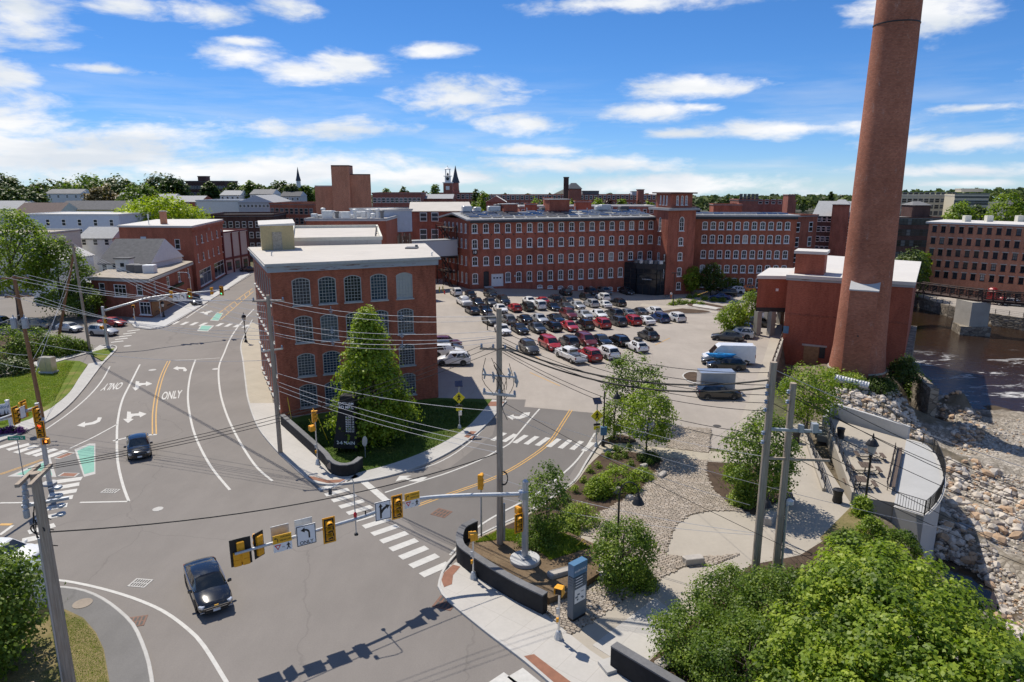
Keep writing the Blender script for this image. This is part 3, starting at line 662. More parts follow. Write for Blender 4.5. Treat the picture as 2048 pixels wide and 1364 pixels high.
poly_px('turn_arrow',[(1325,205),(1360,210),(1355,225),(1420,225),(1425,208),(1485,232),(1425,255),(1420,240),(1385,245),(1355,258),(1350,268),(1362,270),(1320,300),(1290,268),(1315,268)],*Z7)
poly_px('turn_arrow',[(1240,503),(1275,505),(1278,525),(1350,520),(1358,503),(1430,525),(1365,560),(1360,543),(1310,545),(1285,555),(1280,575),(1305,575),(1248,615),(1200,575),(1235,573)],*Z7)
poly_px('turn_arrow',[(1350,535),(1385,515),(1385,523),(1440,525),(1460,545),(1450,557),(1430,555),(1430,540),(1390,538),(1395,550)],(0,600),3.898)
poly_px('turn_arrow',[(1557,98),(1590,90),(1592,97),(1645,82),(1660,90),(1622,103),(1618,116),(1590,110),(1595,104)],(0,600),3.898)
poly_px('turn_arrow',[(140,135),(180,132),(170,155),(120,172),(75,170),(78,180),(42,158),(80,145),(82,155),(115,157)],(1000,780),2.966)
poly_px('turn_arrow',[(1775,590),(1825,592),(1790,615),(1740,630),(1670,628),(1635,612),(1600,615),(1545,630),(1580,580),(1690,578),(1640,592),(1680,605),(1740,605)],(440,820),4.4)
def ground_word(px,py,ux,uy,w,h):
    c = G(px,py);u = (G(ux,uy)-c).normalized();r = Vector((u.y,-u.x,0))
    o = text_on('lane_word','ONLY','paint_white',None,c+Vector((0,0,ZP+.002)),r,u,w,h,bold=.02);o['kind'] = 'structure'
ground_word(344,790,352,760,2.0,3.3);ground_word(225,773,205,800,2.0,3.1)
def green(pts,inner=.35):
    P = GL(pts);c = sum(P,Vector())/len(P)
    mb = MB();mb.sheet([tuple(p) for p in P],ZP-.004);struct('island_border',mb,'kerb_granite')
    mb = MB();mb.sheet([tuple(p+(c-p).normalized()*min(inner*1.7,(c-p).length*.3)) for p in P],ZP+.003);struct('painted_island',mb,'paint_green')
green([(149,899),(179,887),(191,887),(191,948),(168,954)]);green([(15,953),(101,916),(113,954)]);green([(420,641),(434,625),(447,626),(437,642)]);green([(394,662),(402,650),(429,651),(416,663)])
mb = MB();mb.sheet([tuple(p) for p in GL([(112,916),(150,906),(166,954),(112,955)])],.006);struct('traffic_island',mb,'asphalt_path')
def tact(pts,border=True):
    P = GL(pts);c = sum(P,Vector())/4
    if border:mb = MB();mb.sheet([tuple(c+(p-c)*1.25) for p in P],ZP+.004);struct('tactile_border',mb,'kerb_granite')
    mb = MB();mb.sheet([tuple(p) for p in P],ZP+.008);struct('tactile_paving',mb,'tactile')
tact([(112,916),(136,906),(147,907),(122,917)]);tact([(119,952),(129,946),(156,947),(148,953)])
def drain(px,py,w,d,m='pale',ang=0.0,slots=4):
    c = G(px,py);r = bpy.data.objects.new('storm_drain',None);COL.objects.link(r);r.location = c;r.rotation_euler = (0,0,ang);tag(r,kind='structure')
    mb = MB();mb.box((0,0,.004),(w,d,.03));obj('frame',mb.mesh('frame','rust_iron' if m == 'rust' else 'kerb_granite'),r)
    k = MB();k.box((0,0,0),(w*.8/slots*.62,d*.36,.012));sm = k.mesh('slot','iron_grate')
    for i in range(slots):
        for j in (-1,1):obj('slot',sm,r,((i-(slots-1)/2)*w*.86/slots,j*d*.22,.016))
drain(883,1026,1.2,1.1,'rust',R(-28));drain(891,1206,1.15,1.15,'rust',R(-20));drain(281,1166,1.1,.85,ang=R(-8),slots=6);drain(221,982,1.2,.7,ang=R(-5),slots=5);drain(273,1243,.95,.95,'rust',R(15))
for px,py,r_,m in ((316,1018,.36,'kerb_granite'),(166,1211,.5,'manhole'),(255,692,.5,'kerb_granite'),(305,740,.45,'kerb_granite'),(432,738,.45,'kerb_granite'),(1434,852,.4,'iron_grate')):
    mb = MB();c = G(px,py);mb.lathe((c.x,c.y,c.z+(.14 if m=='manhole' else .004)),[(r_,0),(r_,.010),(r_*.9,.014)],20);struct('manhole_cover',mb,m)
# -- pavements and kerbs
def slab(name,pts,m,z=.13,z0=-.3,z_at=None):
    mb = MB();P = pts if isinstance(pts[0],Vector) else GL(pts,z_at if z_at is not None else z);mb.prism([tuple(p) for p in P],z0,z);return struct(name,mb,m)
def kerb(pts,w=.18,z=.145,m='kerb_granite',smooth=True,zpx=.1):
    P = smooth_line(GL(pts,zpx),.7) if smooth else GL(pts,zpx);n = len(P);mb = MB();vs = []
    for i,p in enumerate(P):
        t = (P[min(i+1,n-1)] - P[max(i-1,0)]);t.z = 0;t.normalize();nn = Vector((-t.y,t.x,0))
        for s,zz in ((1,-.2),(1,z-.015),(.8,z),(-.8,z),(-1,z-.015),(-1,-.2)):
            q = p+nn*s*w/2;vs.append((q.x,q.y,zz))
    fs = []
    for i in range(n-1):
        for j in range(5):fs.append((i*6+j,(i+1)*6+j,(i+1)*6+j+1,i*6+j+1))
    fs += [tuple(range(6)),tuple(range((n-1)*6+5,(n-1)*6-1,-1))]
    mb.add(vs,fs);return struct('kerb',mb,m)
def SL(pts,z=.13,st=.8):return smooth_line(GL(pts,z),st)
k1 = [(505,640),(490,668),(482,692),(486,720),(491,760),(497,800),(515,850),(545,890),(580,925),(622,960),(655,968),(690,966)]
slab('pavement',SL([(482,692),(486,720),(491,760),(498,806)])+GL([(546,806),(540,760),(527,700),(516,650),(503,643)],.13) ,'concrete_beige')
slab('pavement',SL([(498,806),(515,850),(545,890),(580,925),(622,960),(655,968),(690,966)])+GL([(718,952),(690,938),(650,915),(566,846),(548,806)],.13),'concrete_white')
slab('pavement',SL([(690,966),(760,955),(830,935),(890,908),(940,876),(975,845),(1012,802)])+SL([(984,799),(962,824),(930,856),(868,893),(790,924),(715,944)]),'concrete_walk')
kerb(k1+[(760,955),(830,935),(890,908),(940,876),(975,845),(1012,802)])
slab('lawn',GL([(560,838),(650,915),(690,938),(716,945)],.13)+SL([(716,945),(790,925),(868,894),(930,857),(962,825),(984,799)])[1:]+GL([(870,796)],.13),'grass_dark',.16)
tact2 = lambda pts:(lambda mb:struct('tactile_paving',mb,'tactile'))((lambda mb:mb.sheet([tuple(p) for p in GL(pts,.14)],.142))(MB()))
tact2([(612,952),(622,958),(655,966),(690,964),(690,958),(655,960),(628,953)]);tact2([(928,873),(941,862),(955,863),(945,878)]);tact2([(960,812),(975,803),(1010,803),(1002,812)])
slab('pavement',SL([(912,1124),(890,1142),(880,1165),(893,1195),(960,1252),(1052,1322),(1120,1380)])+GL([(1300,1380),(1180,1300),(1090,1228),(920,1128)],.13),'concrete_white')
kerb([(935,1078),(912,1108),(893,1130),(880,1160),(886,1188),(960,1252),(1052,1322),(1120,1380)],.16)
tact2([(906,1129),(921,1133),(906,1150),(904,1168),(888,1174),(883,1160),(888,1145)]);tact2([(1048,1312),(1068,1308),(1170,1385),(1130,1385)])
slab('plaza',GL([(1085,1224),(1180,1300),(1290,1385),(1500,1385),(1660,1150),(1720,1035),(1655,935),(1612,868),(1600,845),(1548,858),(1461,904),(1324,908),(1200,890),(1150,965),(1000,1050),(935,1080)],.10),'concrete_plaza',.10)
slab('pavement',GL([(1185,1290),(1310,1195),(1375,1245),(1270,1345)],.115),'concrete_white',.118)
slab('pavement',GL([(1200,891),(1240,886),(1330,896),(1462,905),(1462,925),(1324,913),(1256,900),(1203,905)],.115),'concrete_beige',.118)
kerb([(1240,868),(1222,872),(1200,884),(1175,920),(1150,960),(1110,990),(1060,1022),(1000,1050),(940,1080)])
slab('planting_bed',SL([(1203,906),(1178,930),(1152,964),(1110,995),(1060,1028),(1005,1054)],.14)+GL([(1040,1075),(1120,1066)],.14)+SL([(1133,1060),(1202,1023),(1270,989),(1303,955),(1324,920),(1256,902)],.14),'mulch',.14)
slab('planting_bed',GL([(940,1083),(1005,1054),(1040,1075),(1133,1062),(1190,1088),(1200,1145),(1145,1180),(1098,1196),(925,1090)],.55),'soil',.55)
slab('planting_bed',GL([(1175,1150),(1300,1110),(1312,1165),(1270,1185),(1205,1165)],.16),'grass_dark',.16)
slab('planting_bed',SL([(1416,923),(1412,942),(1425,976),(1452,1002),(1486,1021),(1508,1029)],.14)+GL([(1560,1000),(1560,945),(1520,928),(1462,926)],.14),'mulch',.14)
slab('planting_bed',SL([(1204,884),(1222,872),(1240,868),(1272,880),(1245,886)],.14),'mulch',.14)
slab('planting_bed',GL([(1290,1330),(1400,1225),(1500,1130),(1600,1110),(1680,1060),(1760,1100),(1800,1385),(1330,1385)],.14),'mulch',.14)
slab('planting_bed',GL([(1640,1075),(1700,1015),(1760,1040),(1740,1080),(1660,1100)],.13),'grass_dry',.13)
for pts,m in (([(1323,610),(1335,604),(1370,598),(1400,602),(1422,609),(1400,613),(1360,614),(1335,612)],'mulch'),([(1375,588),(1400,582),(1440,590),(1485,602),(1470,608),(1430,603),(1395,596)],'mulch')):
    mb = MB();P = smooth_line(GL(pts),1.0,True);mb.prism([tuple(p) for p in P],lambda p:gz(p[0],p[1])-.3,lambda p:gz(p[0],p[1])+.13);struct('planting_bed',mb,m)
    mb = MB();P2 = [p+(p-sum(P,Vector())/len(P)).normalized()*.25 for p in P];mb.prism([tuple(p) for p in P2],lambda p:gz(p[0],p[1])-.3,lambda p:gz(p[0],p[1])+.11);struct('kerb',mb,'kerb_granite')
mb = MB();P = GL([(1285,585),(1330,590),(1375,597),(1440,606),(1465,612),(1445,617),(1390,603),(1320,598),(1280,592)]);mb.prism([tuple(p) for p in P],lambda p:gz(p[0],p[1])-.3,lambda p:gz(p[0],p[1])+.05);struct('pavement',mb,'concrete_plaza')
mb = MB();P = smooth_line(GL([(1364,752),(1378,744),(1398,746),(1406,758),(1398,768),(1376,764)]),.5,True);mb.prism([tuple(p) for p in P],-.3,.10);struct('kerb',mb,'kerb_granite');c_ = sum(P,Vector())/len(P)
mb = MB();mb.prism([tuple(c_+(p-c_)*.86) for p in P],-.3,.13);struct('planting_bed',mb,'mulch')
wk = GL([(1458,905),(1484,830),(1512,765),(1533,700),(1548,650),(1566,640),(1560,690),(1548,730),(1532,770),(1540,850),(1548,860)],.1)
slab('walkway',wk,'concrete_plaza',.112)
mb = MB();P = [G(1549,648),G(1553,632),G(1562,632),G(1566,640)];
slab('lawn',GL([(-60,770),(0,755),(60,740),(130,720),(160,722),(175,729),(160,753),(138,786),(104,815),(60,838),(0,858),(-60,870)],.13),'grass',.13)
slab('pavement',SL([(233,697),(205,727),(190,746),(169,774),(144,803),(118,826),(92,843),(40,866),(-30,893)])+GL([(-60,872),(0,858),(60,838)],.13)+SL([(104,815),(138,786),(160,753),(178,727)])+GL([(208,722),(176,706),(200,690)],.13),'concrete_walk',.138)
slab('pavement',GL([(-80,772),(0,752),(90,730),(175,706),(170,700),(90,718),(0,742),(-80,760)],.13),'concrete_walk',.134)
slab('lawn',GL([(177,706),(210,697),(230,697),(206,722)],.13),'grass',.15)
slab('planting_bed',GL([(-80,758),(0,741),(90,717),(172,699),(150,690),(100,680),(0,668),(-80,668)],.13),'mulch',.15)
kerb([(200,690),(222,690),(233,697),(205,727),(190,746),(169,774),(144,803),(118,826),(92,843),(40,866),(-30,893)])
kl = [(20,1172),(80,1173),(131,1175),(170,1182),(206,1198),(238,1221),(266,1249),(284,1285),(298,1327),(306,1375)]
slab('pavement',SL(kl)+GL([(220,1375),(208,1300),(192,1267),(167,1238),(131,1221),(60,1216),(20,1230)],.13),'asphalt_path',.13)
kerb(kl)
slab('lawn',GL([(20,1228),(60,1214),(131,1219),(167,1236),(192,1265),(208,1299),(222,1380),(60,1400),(-100,1400),(-100,1240)],.13),'grass_dry',.15)
slab('pavement',GL([(500,548),(450,580),(400,612),(352,640),(330,652),(300,657),(268,652),(255,640),(280,628),(385,592),(450,553),(480,535)],.13),'concrete_grey',.13)
kerb([(502,549),(450,581),(400,613),(352,642),(330,653),(300,658),(268,653)],.2)
def _k(fn):
    def K(name,m,par,*a):mb = MB();getattr(mb,fn)(*a);return mb.build(name,m,par)
    def O(name,m,par,*a):mb = MB();getattr(mb,fn)(*a);return obj(name,mb.mesh(name,m,uv=False),par)
    return K,O
KB,OB = _k('box');KT,OT = _k('tube');KL,OL = _k('lathe');KC,OC = _k('cyl')
# -- building kit
def arch_pts(w,zs,rise,n=8):
    if rise <= 0:return [(-w/2,zs),(w/2,zs)]
    r = (w*w/4+rise*rise)/(2*rise);cz = zs+rise - r;a = math.asin(min(1,w/2/r))
    if rise > w/2:return [(-w/2*math.cos(math.pi*i/n),zs+rise*math.sin(math.pi*i/n)) for i in range(n+1)]
    return [(r*math.sin(-a+2*a*i/n),cz+r*math.cos(-a+2*a*i/n)) for i in range(n+1)]
WM = {}
def window_mesh(style,w,h,rise):
    k = (style,round(w,2),round(h,2),round(rise,2))
    if k in WM:return WM[k]
    spec = dict(mill=('trim_white',.17,[.5],[.5]),mill_half=('trim_white',.17,[.5],[.45]),old=('trim_grey',.09,[.2,.4,.6,.8],[.125,.25,.375,.5,.625,.75,.875]),dbl=('trim_white',.11,[],[.5]),
        dark=('trim_black',.10,[.5],[.5]),tall=('trim_white',.12,[.5],[.33,.66]),grid=('trim_grey',.10,[.33,.66],[.5]),shop=('trim_white',.12,[.33,.66],[.72]),lancet=('trim_white',.13,[.5],[.3,.6]),plainw=('trim_white',.09,[.5],[.5]))[style]
    fm,fw,vm,hm = spec
    hs = h - rise;mb = MB();y0,y1 = .03,.16
    out = [(-w/2,0)]+arch_pts(w,hs,rise)+[(w/2,0)]
    cx,cz = 0,h*.5;sx,sz = (w-2*fw)/w,(h-2*fw)/h
    inn = [(p[0]*sx,cz+(p[1]-cz)*sz) for p in out];n = len(out)
    vs = [(p[0],y0,p[1]) for p in out]+[(p[0],y0,p[1]) for p in inn]+[(p[0],y1,p[1]) for p in inn]
    fs = []
    for i in range(n):
        j = (i+1) % n;fs += [(i,n+i,n+j,j),(n+i,2*n+i,2*n+j,n+j)]
    mb.add(vs,[f[::-1] for f in fs])
    mw = .055 if style != 'old' else .035
    for a in vm:mb.box(((a-.5)*(w-2*fw),.10,fw+(h-2*fw)*.5),(mw,.05,h-2*fw-rise*.4))
    for a in hm:mb.box((0,.095,fw+(h-2*fw)*a),(w-2*fw,.06,mw*(1.6 if len(hm)==1 else 1)))
    mb.box((0,-.03,-.06),(w+.18,.30,.12))
    pane = MB();pane.add([(p[0],.13,p[1]) for p in inn],[tuple(range(n))])
    if pane and True:
        pass
    fr = mb.mesh('window',fm,uv=False)
    WM[k] = (fr,pane);return WM[k]
PM = {}
def pane_mesh(k,pane,m):
    kk = (k,m)
    if kk not in PM:
        me = pane.mesh('pane',m,uv=False)
        me.flip_normals() if me.polygons[0].normal.y > 0 else None
        PM[kk] = me
    return PM[kk]
def put_window(root,p0,d,u,zb,w,h,rise=0.0,style='mill',glass=None,name='window'):
    k = (style,round(w,2),round(h,2),round(rise,2));fr,pane = window_mesh(style,w,h,rise)
    o = Vector(root['_org']);q = Vector((p0.x+d.x*u,p0.y+d.y*u,zb)) - o
    wd = obj(name,fr,root,q,math.atan2(d.y,d.x))
    g = glass or random.choice(['glass_dark']*9+['glass_grey']*2+['glass_blind'])
    obj('pane',pane_mesh(k,pane,g),wd);return wd
def facade(mb,p0,p1,z0,z1,ops=(),depth=.22):
    """wall from p0 to p1 (outside on the right hand), openings (u, w, zb, h, rise) cut out with reveals"""
    d = Vector((p1.x-p0.x,p1.y-p0.y,0));L = d.length;d.normalize();inn = Vector((-d.y,d.x,0))*depth
    def P(u,z,k=0.0):return (p0.x+d.x*u+inn.x*k,p0.y+d.y*u+inn.y*k,z)
    us = {0.0,L};zs = {z0,z1}
    for (u,w,zb,h,r) in ops:us |= {round(u-w/2,4),round(u+w/2,4)};zs |= {round(zb,4),round(zb+h-r,4),round(zb+h,4)}
    us = sorted(x for x in us if -1e-6 <= x <= L+1e-6);zs = sorted(x for x in zs if z0-1e-6 <= x <= z1+1e-6)
    rows = []
    for j in range(len(zs)-1):
        za,zb_ = zs[j],zs[j+1];zm = (za+zb_)/2;run = None
        for i in range(len(us)-1):
            um = (us[i]+us[i+1])/2;hit = None
            for (u,w,zb,h,r) in ops:
                if abs(um-u) < w/2 and zb < zm < zb+h:hit = (u,w,zb,h,r);break
            if hit is None:
                if run is None:run = us[i]
            if (hit is not None or i == len(us)-2) and run is not None:
                e = us[i] if hit is not None else us[i+1]
                mb.add([P(run,za),P(e,za),P(e,zb_),P(run,zb_)],[(0,1,2,3)]);run = None
    for (u,w,zb,h,r) in ops:
        a = arch_pts(w,zb+h-r,r)
        if r > 0:
            m = len(a)//2
            lft = [(-w/2,zb+h)]+[p for p in a[:m+1]];rgt = [p for p in a[m:]]+[(w/2,zb+h)]
            for poly in (lft,rgt):
                c = poly[0] if poly is lft else poly[-1];q = poly[1:] if poly is lft else poly[:-1]
                for s in range(len(q)-1):
                    mb.add([P(u+c[0],c[1]),P(u+q[s][0],q[s][1]),P(u+q[s+1][0],q[s+1][1])],[(0,1,2)])
        ring = [(-w/2,zb)]+a+[(w/2,zb)]
        for s in range(len(ring)):
            p,q = ring[s],ring[(s+1) % len(ring)]
            mb.add([P(u+p[0],p[1]),P(u+q[0],q[1]),P(u+q[0],q[1],1),P(u+p[0],p[1],1)],[(0,1,2,3)])
def zat(px,py,D):return at(px,py,D).z
def u_at(px,py,p0,p1):
    r = ray(px,py);a = Vector((r.x,r.y));d = Vector((p1.x-p0.x,p1.y-p0.y));L = d.length;d /= L
    den = d.x*a.y - d.y*a.x;t = (p0.x*a.y - p0.y*a.x)/-den
    return t
class Bld:
    def __init__(s,name,label,loc,cat='building',group=None,wall='brick_red'):
        s.root = thing(name,label,cat,loc,group);s.w = MB();s.wall = wall
    def side(s,p0,p1,z0,z1,wins=(),style='mill',depth=.22,glass=None):
        """wins: (u, w, zb, h, rise[, style[, glass]])"""
        facade(s.w,p0,p1,z0,z1,[t[:5] for t in wins],depth)
        d = Vector((p1.x-p0.x,p1.y-p0.y,0)).normalized()
        for t in wins:
            st = t[5] if len(t) > 5 and t[5] else style;g = t[6] if len(t) > 6 else glass
            if st == 'none':continue
            put_window(s.root,p0,d,t[0],t[2],t[1],t[3],t[4],st,g)
    def done(s):return s.w.build('wall',s.wall,s.root)
    def part(s,name,mb,m,**k):return mb.build(name,m,s.root,**k)
def perp(p0,p1):
    d = Vector((p1.x-p0.x,p1.y-p0.y,0)).normalized();return Vector((-d.y,d.x,0))
def grid_wins(L,n,rows,w,margin=None,rise=0.0,style=None):
    m = margin if margin is not None else L/n/2
    return [(m+(L-2*m)*i/max(1,n-1),w,zb,h,rise)+((style,) if style else ()) for i in range(n) for zb,h in rows]
FARW = {}
def far_window(w,h,fm='trim_white',g='glass_dark'):
    k = (round(w,1),round(h,1),fm,g)
    if k not in FARW:
        mb = MB();mb.box((0,-.02,0),(w+.24,.10,h+.24));mb.cm = 1;mb.box((0,-.055,h*.26),(w,.08,h*.44));mb.box((0,-.055,-h*.26),(w,.08,h*.44))
        FARW[k] = mb.mesh('window',[fm,g],uv=False)
    return FARW[k]
def simple(name,label,a,b,depth,z0,z1,wall,roof='roof_grey',rows=(),cols=0,ww=1.1,fm='trim_white',kind='flat',rise=3.0,parapet=.5,cat='building',group=None,margin=None,over=.25,side_cols=0,side='left',ridge='along',g=None,cornice=None,dvec=None):
    """a background building: front wall a-b, windows, roof. rows: (z centre, height)"""
    a = Vector((a.x,a.y,0));b = Vector((b.x,b.y,0));n = (dvec if dvec is not None else perp(a,b)*depth);c,e = b+n,a+n;d = (b-a);L = d.length;d.normalize()
    B = Bld(name,label,(a.x,a.y,z0),cat,group,wall)
    for p,q in ((a,b),(b,c),(c,e),(e,a)):facade(B.w,p,q,z0,z1)
    ctr = (a+b+c+e)/4
    def grow(p,k):return p+(p-ctr).normalized()*k
    q = [a,b,c,e]
    if kind == 'flat':
        mb = MB();mb.prism([tuple(grow(p,over)) for p in q],z1-.05,z1+.12);r = B.part('roof',mb,roof)
        if parapet:
            mb = MB()
            for p,r2 in zip(q,q[1:]+q[:1]):
                t = (r2-p).normalized();m = (p+r2)/2;mb.box((m.x,m.y,z1+.12+parapet/2),((r2-p).length+.5,.3,parapet),math.atan2(t.y,t.x))
            B.part('parapet',mb,cornice or wall)
    else:
        if ridge == 'along':r0,r1 = (a+e)/2,(b+c)/2
        else:r0,r1 = (a+b)/2,(e+c)/2
        k = .3 if kind == 'hip' else 0.0;R0,R1 = r0.lerp(r1,k),r1.lerp(r0,k)
        R0,R1 = Vector((R0.x,R0.y,z1+rise)),Vector((R1.x,R1.y,z1+rise));A,Bq,Cq,E = [Vector((*grow(p,.45)[:2],z1-.08)) for p in q]
        mb = MB()
        if ridge == 'along':fs = [[A,Bq,R1,R0],[Cq,E,R0,R1]];ends = [[Bq,Cq,R1],[E,A,R0]]
        else:fs = [[Bq,Cq,R1,R0],[E,A,R0,R1]];ends = [[A,Bq,R0],[Cq,E,R1]]
        for f in fs:mb.add(f,[tuple(range(len(f)))]);mb.add([p-Vector((0,0,.2)) for p in f],[tuple(range(len(f)-1,-1,-1))])
        if kind == 'hip':
            for f in ends:mb.add(f,[(0,1,2)])
        B.part('roof',mb,roof)
        if kind == 'gable':
            for f in ends:B.w.add([p - (p-ctr).normalized()*.3*0 for p in f],[(0,1,2)])
    ang = math.atan2(d.y,d.x);o = Vector(B.root['_org'])
    if cols:
        m = margin if margin is not None else L/cols/2
        for zc,hh in rows:
            for i in range(cols):
                p = a+d*(m+(L-2*m)*i/max(1,cols-1)) ;obj('window',far_window(ww,hh,fm,g or random.choice(['glass_dark','glass_dark','glass_grey'])),B.root,Vector((p.x,p.y,zc))-o,ang)
    if side_cols:
        s0,s1 = (e,a) if side == 'left' else (b,c)
        dd = (s1-s0);LL = dd.length;dd.normalize();an = math.atan2(dd.y,dd.x)
        for zc,hh in rows:
            for i in range(side_cols):
                p = s0+dd*(LL*(i+.5)/side_cols);obj('window',far_window(ww,hh,fm,g or 'glass_dark'),B.root,Vector((p.x,p.y,zc))-o,an)
    B.done();return B
def trim_ring(pts,z0,z1,out,closed=True):
    mb = MB();n = len(pts);rng = range(n if closed else n-1)
    for i in rng:
        p,q = Vector(pts[i]),Vector(pts[(i+1)%n]);t = (q-p);L = t.length;t.normalize();o = Vector((t.y,-t.x,0));m = (p+q)/2+o*out/2
        mb.box((m.x,m.y,(z0+z1)/2),(L+out*2*(1 if i % 2 == 0 else .98),out,z1-z0-(.004 if i % 2 else 0)),math.atan2(t.y,t.x))
    return mb
# -- white-roofed mill building at the corner
H1 = 15.5
A = G(563,835);B_ = G(877,795);Cc = Vector((-11.6,88.6,0));D_ = Vector((-31.6,83.4,0));A.z = B_.z = 0
bw = Bld('mill_building','red brick mill building with a flat white roof at the street corner',(A.x,A.y,0))
L1 = (B_-A).length;uu = [u_at(px,600,A,B_) for px in (604,656,707,759,810)]
rows1 = [(zat(610,605,68.5),zat(610,545,68.5),[(p) for p in (0,1,2,3,4)]),]
wz = [(11.35,2.75),(7.55,2.75),(4.05,2.4),(.75,2.45)]
ops = []
for k,(zb,h) in enumerate(wz):
    for i,u in enumerate(uu):
        g = ['glass_grey','glass_blue','glass_dark','glass_blue','glass_frost'][i] if k == 0 else random.choice(['glass_grey','glass_dark','glass_blue'])
        ops.append((u,1.75,zb,h,.28,'old',g))
bw.side(A,B_,0,H1-.6,ops,depth=.3)
sideL = (A-D_).length;ops = [(sideL*(i+.5)/8,1.3,zb,h,.2,'old','glass_grey') for i in range(8) for zb,h in wz]
bw.side(D_,A,0,H1-.6,ops,depth=.3);bw.side(B_,Cc,0,H1-.6);bw.side(Cc,D_,0,H1-.6)
bw.done()
mb = MB();ctr = (A+B_+Cc+D_)/4;mb.prism([tuple(p+(p-ctr).normalized()*.65) for p in (A,B_,Cc,D_)],H1-.05,H1+.12);rf = bw.part('roof',mb,'roof_white')
mb = trim_ring([A,B_,Cc,D_],H1-.75,H1-.06,.28);bw.part('cornice',mb,'cornice')
mb = MB();mb.prism([tuple(p+(p-ctr).normalized()*.75) for p in (A,B_,Cc,D_)],H1-.16,H1-.055);bw.part('gutter',mb,'trim_grey')
for px in (538,862):q = at(px,527,72);KT('roof_vent','galvanised',bw.root,[(q.x,q.y+1,H1+.12),(q.x,q.y+1,H1+.5),(q.x+.15,q.y+1,H1+.55)],.06,8)
mb = MB();q = at(824,500,82);mb.box((q.x,q.y,H1+.2),(1.4,1.6,.16));mb.box((q.x+.5,q.y+.4,H1+.36),(.3,.3,.3));bw.part('roof_hatch',mb,'hvac_dark')
S2 = [Vector((-27.6,86.6,0)),Vector((-17.0,88.9,0)),Vector((-22.6,115,0)),Vector((-35.6,113,0))]
b2 = Bld('mill_wing','rear wing of the white-roofed mill, roof edged with a cream parapet',(-25,90,0),wall='brick_dark')
for p,q in zip(S2,S2[1:]+S2[:1]):b2.side(p,q,0,15.55)
b2.done();mb = MB();c2 = sum(S2,Vector())/4;mb.prism([tuple(p+(p-c2).normalized()*.3) for p in S2],15.52,16.1);b2.part('roof',mb,'roof_white')
mb = trim_ring([p-(p-c2).normalized()*.1 for p in S2],16.1,16.55,.3);b2.part('parapet',mb,'siding_cream')
for i in range(5):mb = MB();q = Vector((-18.4-i*.75,93+i*4,16.1));mb.tube([q,q+Vector((0,0,.5)),q+Vector((.2,0,.55))],.09,6);b2.part('roof_vent',mb,'hvac_dark')
ph = Bld('roof_hut','beige ribbed stair hut with a peeling door on the white roof',(-29.5,80.6,H1+.12),cat='hut',wall='siding_beige')
hA,hB = Vector((-28.9,79.3,0)),Vector((-25.5,80.6,0));nn = perp(hA,hB)*3.6;hq = [hA,hB,hB+nn,hA+nn]
for p,q in zip(hq,hq[1:]+hq[:1]):ph.side(p,q,H1+.1,H1+2.9)
ph.done();mb = MB();hc = sum(hq,Vector())/4;mb.prism([tuple(p+(p-hc).normalized()*.25) for p in hq],lambda p:H1+2.9,lambda p:H1+3.05+.08*(p[1]-79));ph.part('roof',mb,'roof_membrane')
mb = MB();dm = hA.lerp(hB,.48);dd = (hB-hA).normalized();mb.box((dm.x+dd.y*.04,dm.y-dd.x*.04,H1+1.15),(1.05,.1,2.05),math.atan2(dd.y,dd.x));dr = ph.part('door',mb,'old_door')
for i in range(12):
    mb = MB();t = hA.lerp(hB,(i+.5)/12)
    if abs(i-5.3) > 2.2:mb.box((t.x+dd.y*.03,t.y-dd.x*.03,H1+1.5),(.06,.06,2.75),math.atan2(dd.y,dd.x));ph.part('rib',mb,'siding_beige')
# -- long mill with tower
MA,MB1 = Vector((-9.5,153.2,0)),Vector((34.4,168,0));MH = 15.6
dm_ = (MB1-MA).normalized();out_ = Vector((dm_.y,-dm_.x,0));ang_m = math.atan2(dm_.y,dm_.x)
MG = Vector((-16.6,165.9,0));MD = MG+(MB1-MA)
bm_ = Bld('long_mill','long four-storey red brick mill facing the car park',(MA.x,MA.y,0),wall='brick_mill')
rowpx = [(466.5,447.2),(497.3,478.0),(531.4,512.7),(567.3,546.0)]
rz = [(zat(950,b,154),zat(950,t,154)) for b,t in rowpx];rz = [(b,t-b) for b,t in rz]
u0,u1 = u_at(949.8,500,MA,MB1),u_at(1300,490,MA,MB1);ops = []
for i in range(18):
    u = u0+(u1-u0)*i/17
    for k,(zb,h) in enumerate(rz):
        if k == 3 and i in (1,2):continue
        ops.append((u,1.35,zb,h,.2,'mill',None))
    if i >= 6:ops.append((u,1.35,max(gz(MA.x+dm_.x*u,MA.y+dm_.y*u)+.35,-2.2),.95 if i > 8 else .75,.2,'mill_half',None))
ud = u0+(u1-u0)/17
ops.append((ud,1.3,.35,3.6,.15,'none'));ops.append((ud+(u1-u0)/17+.05,2.9,.35,2.9,0,'none'))
bm_.side(MA,MB1,-3.2,MH,ops,depth=.28)
Lg = (MA-MG).length;bm_.side(MG,MA,-.5,MH,[(Lg*(i+.6)/6.4,.95,zb,h,.15,'mill',None) for i in range(6) for zb,h in rz])
bm_.side(MD,MG,-.5,MH);bm_.side(MB1,MD,-3,MH);bm_.done()
def mpt(u,o=0.0,z=0.0):return (MA.x+dm_.x*u+out_.x*o,MA.y+dm_.y*u+out_.y*o,z)
dr = KB('door','trim_black',bm_.root,mpt(ud,-.2,2.1),(1.3,.1,3.5),ang_m)
gd = KB('garage_door','trim_white',bm_.root,mpt(ud+(u1-u0)/17+.05,-.2,1.8),(2.9,.1,2.9),ang_m)
for i in range(3):KB('pane','glass_dark',bm_.root,mpt(ud+(u1-u0)/17+.05+(i-1)*.75,-.13,2.3),(.42,.06,.3),ang_m).parent = bm_.root
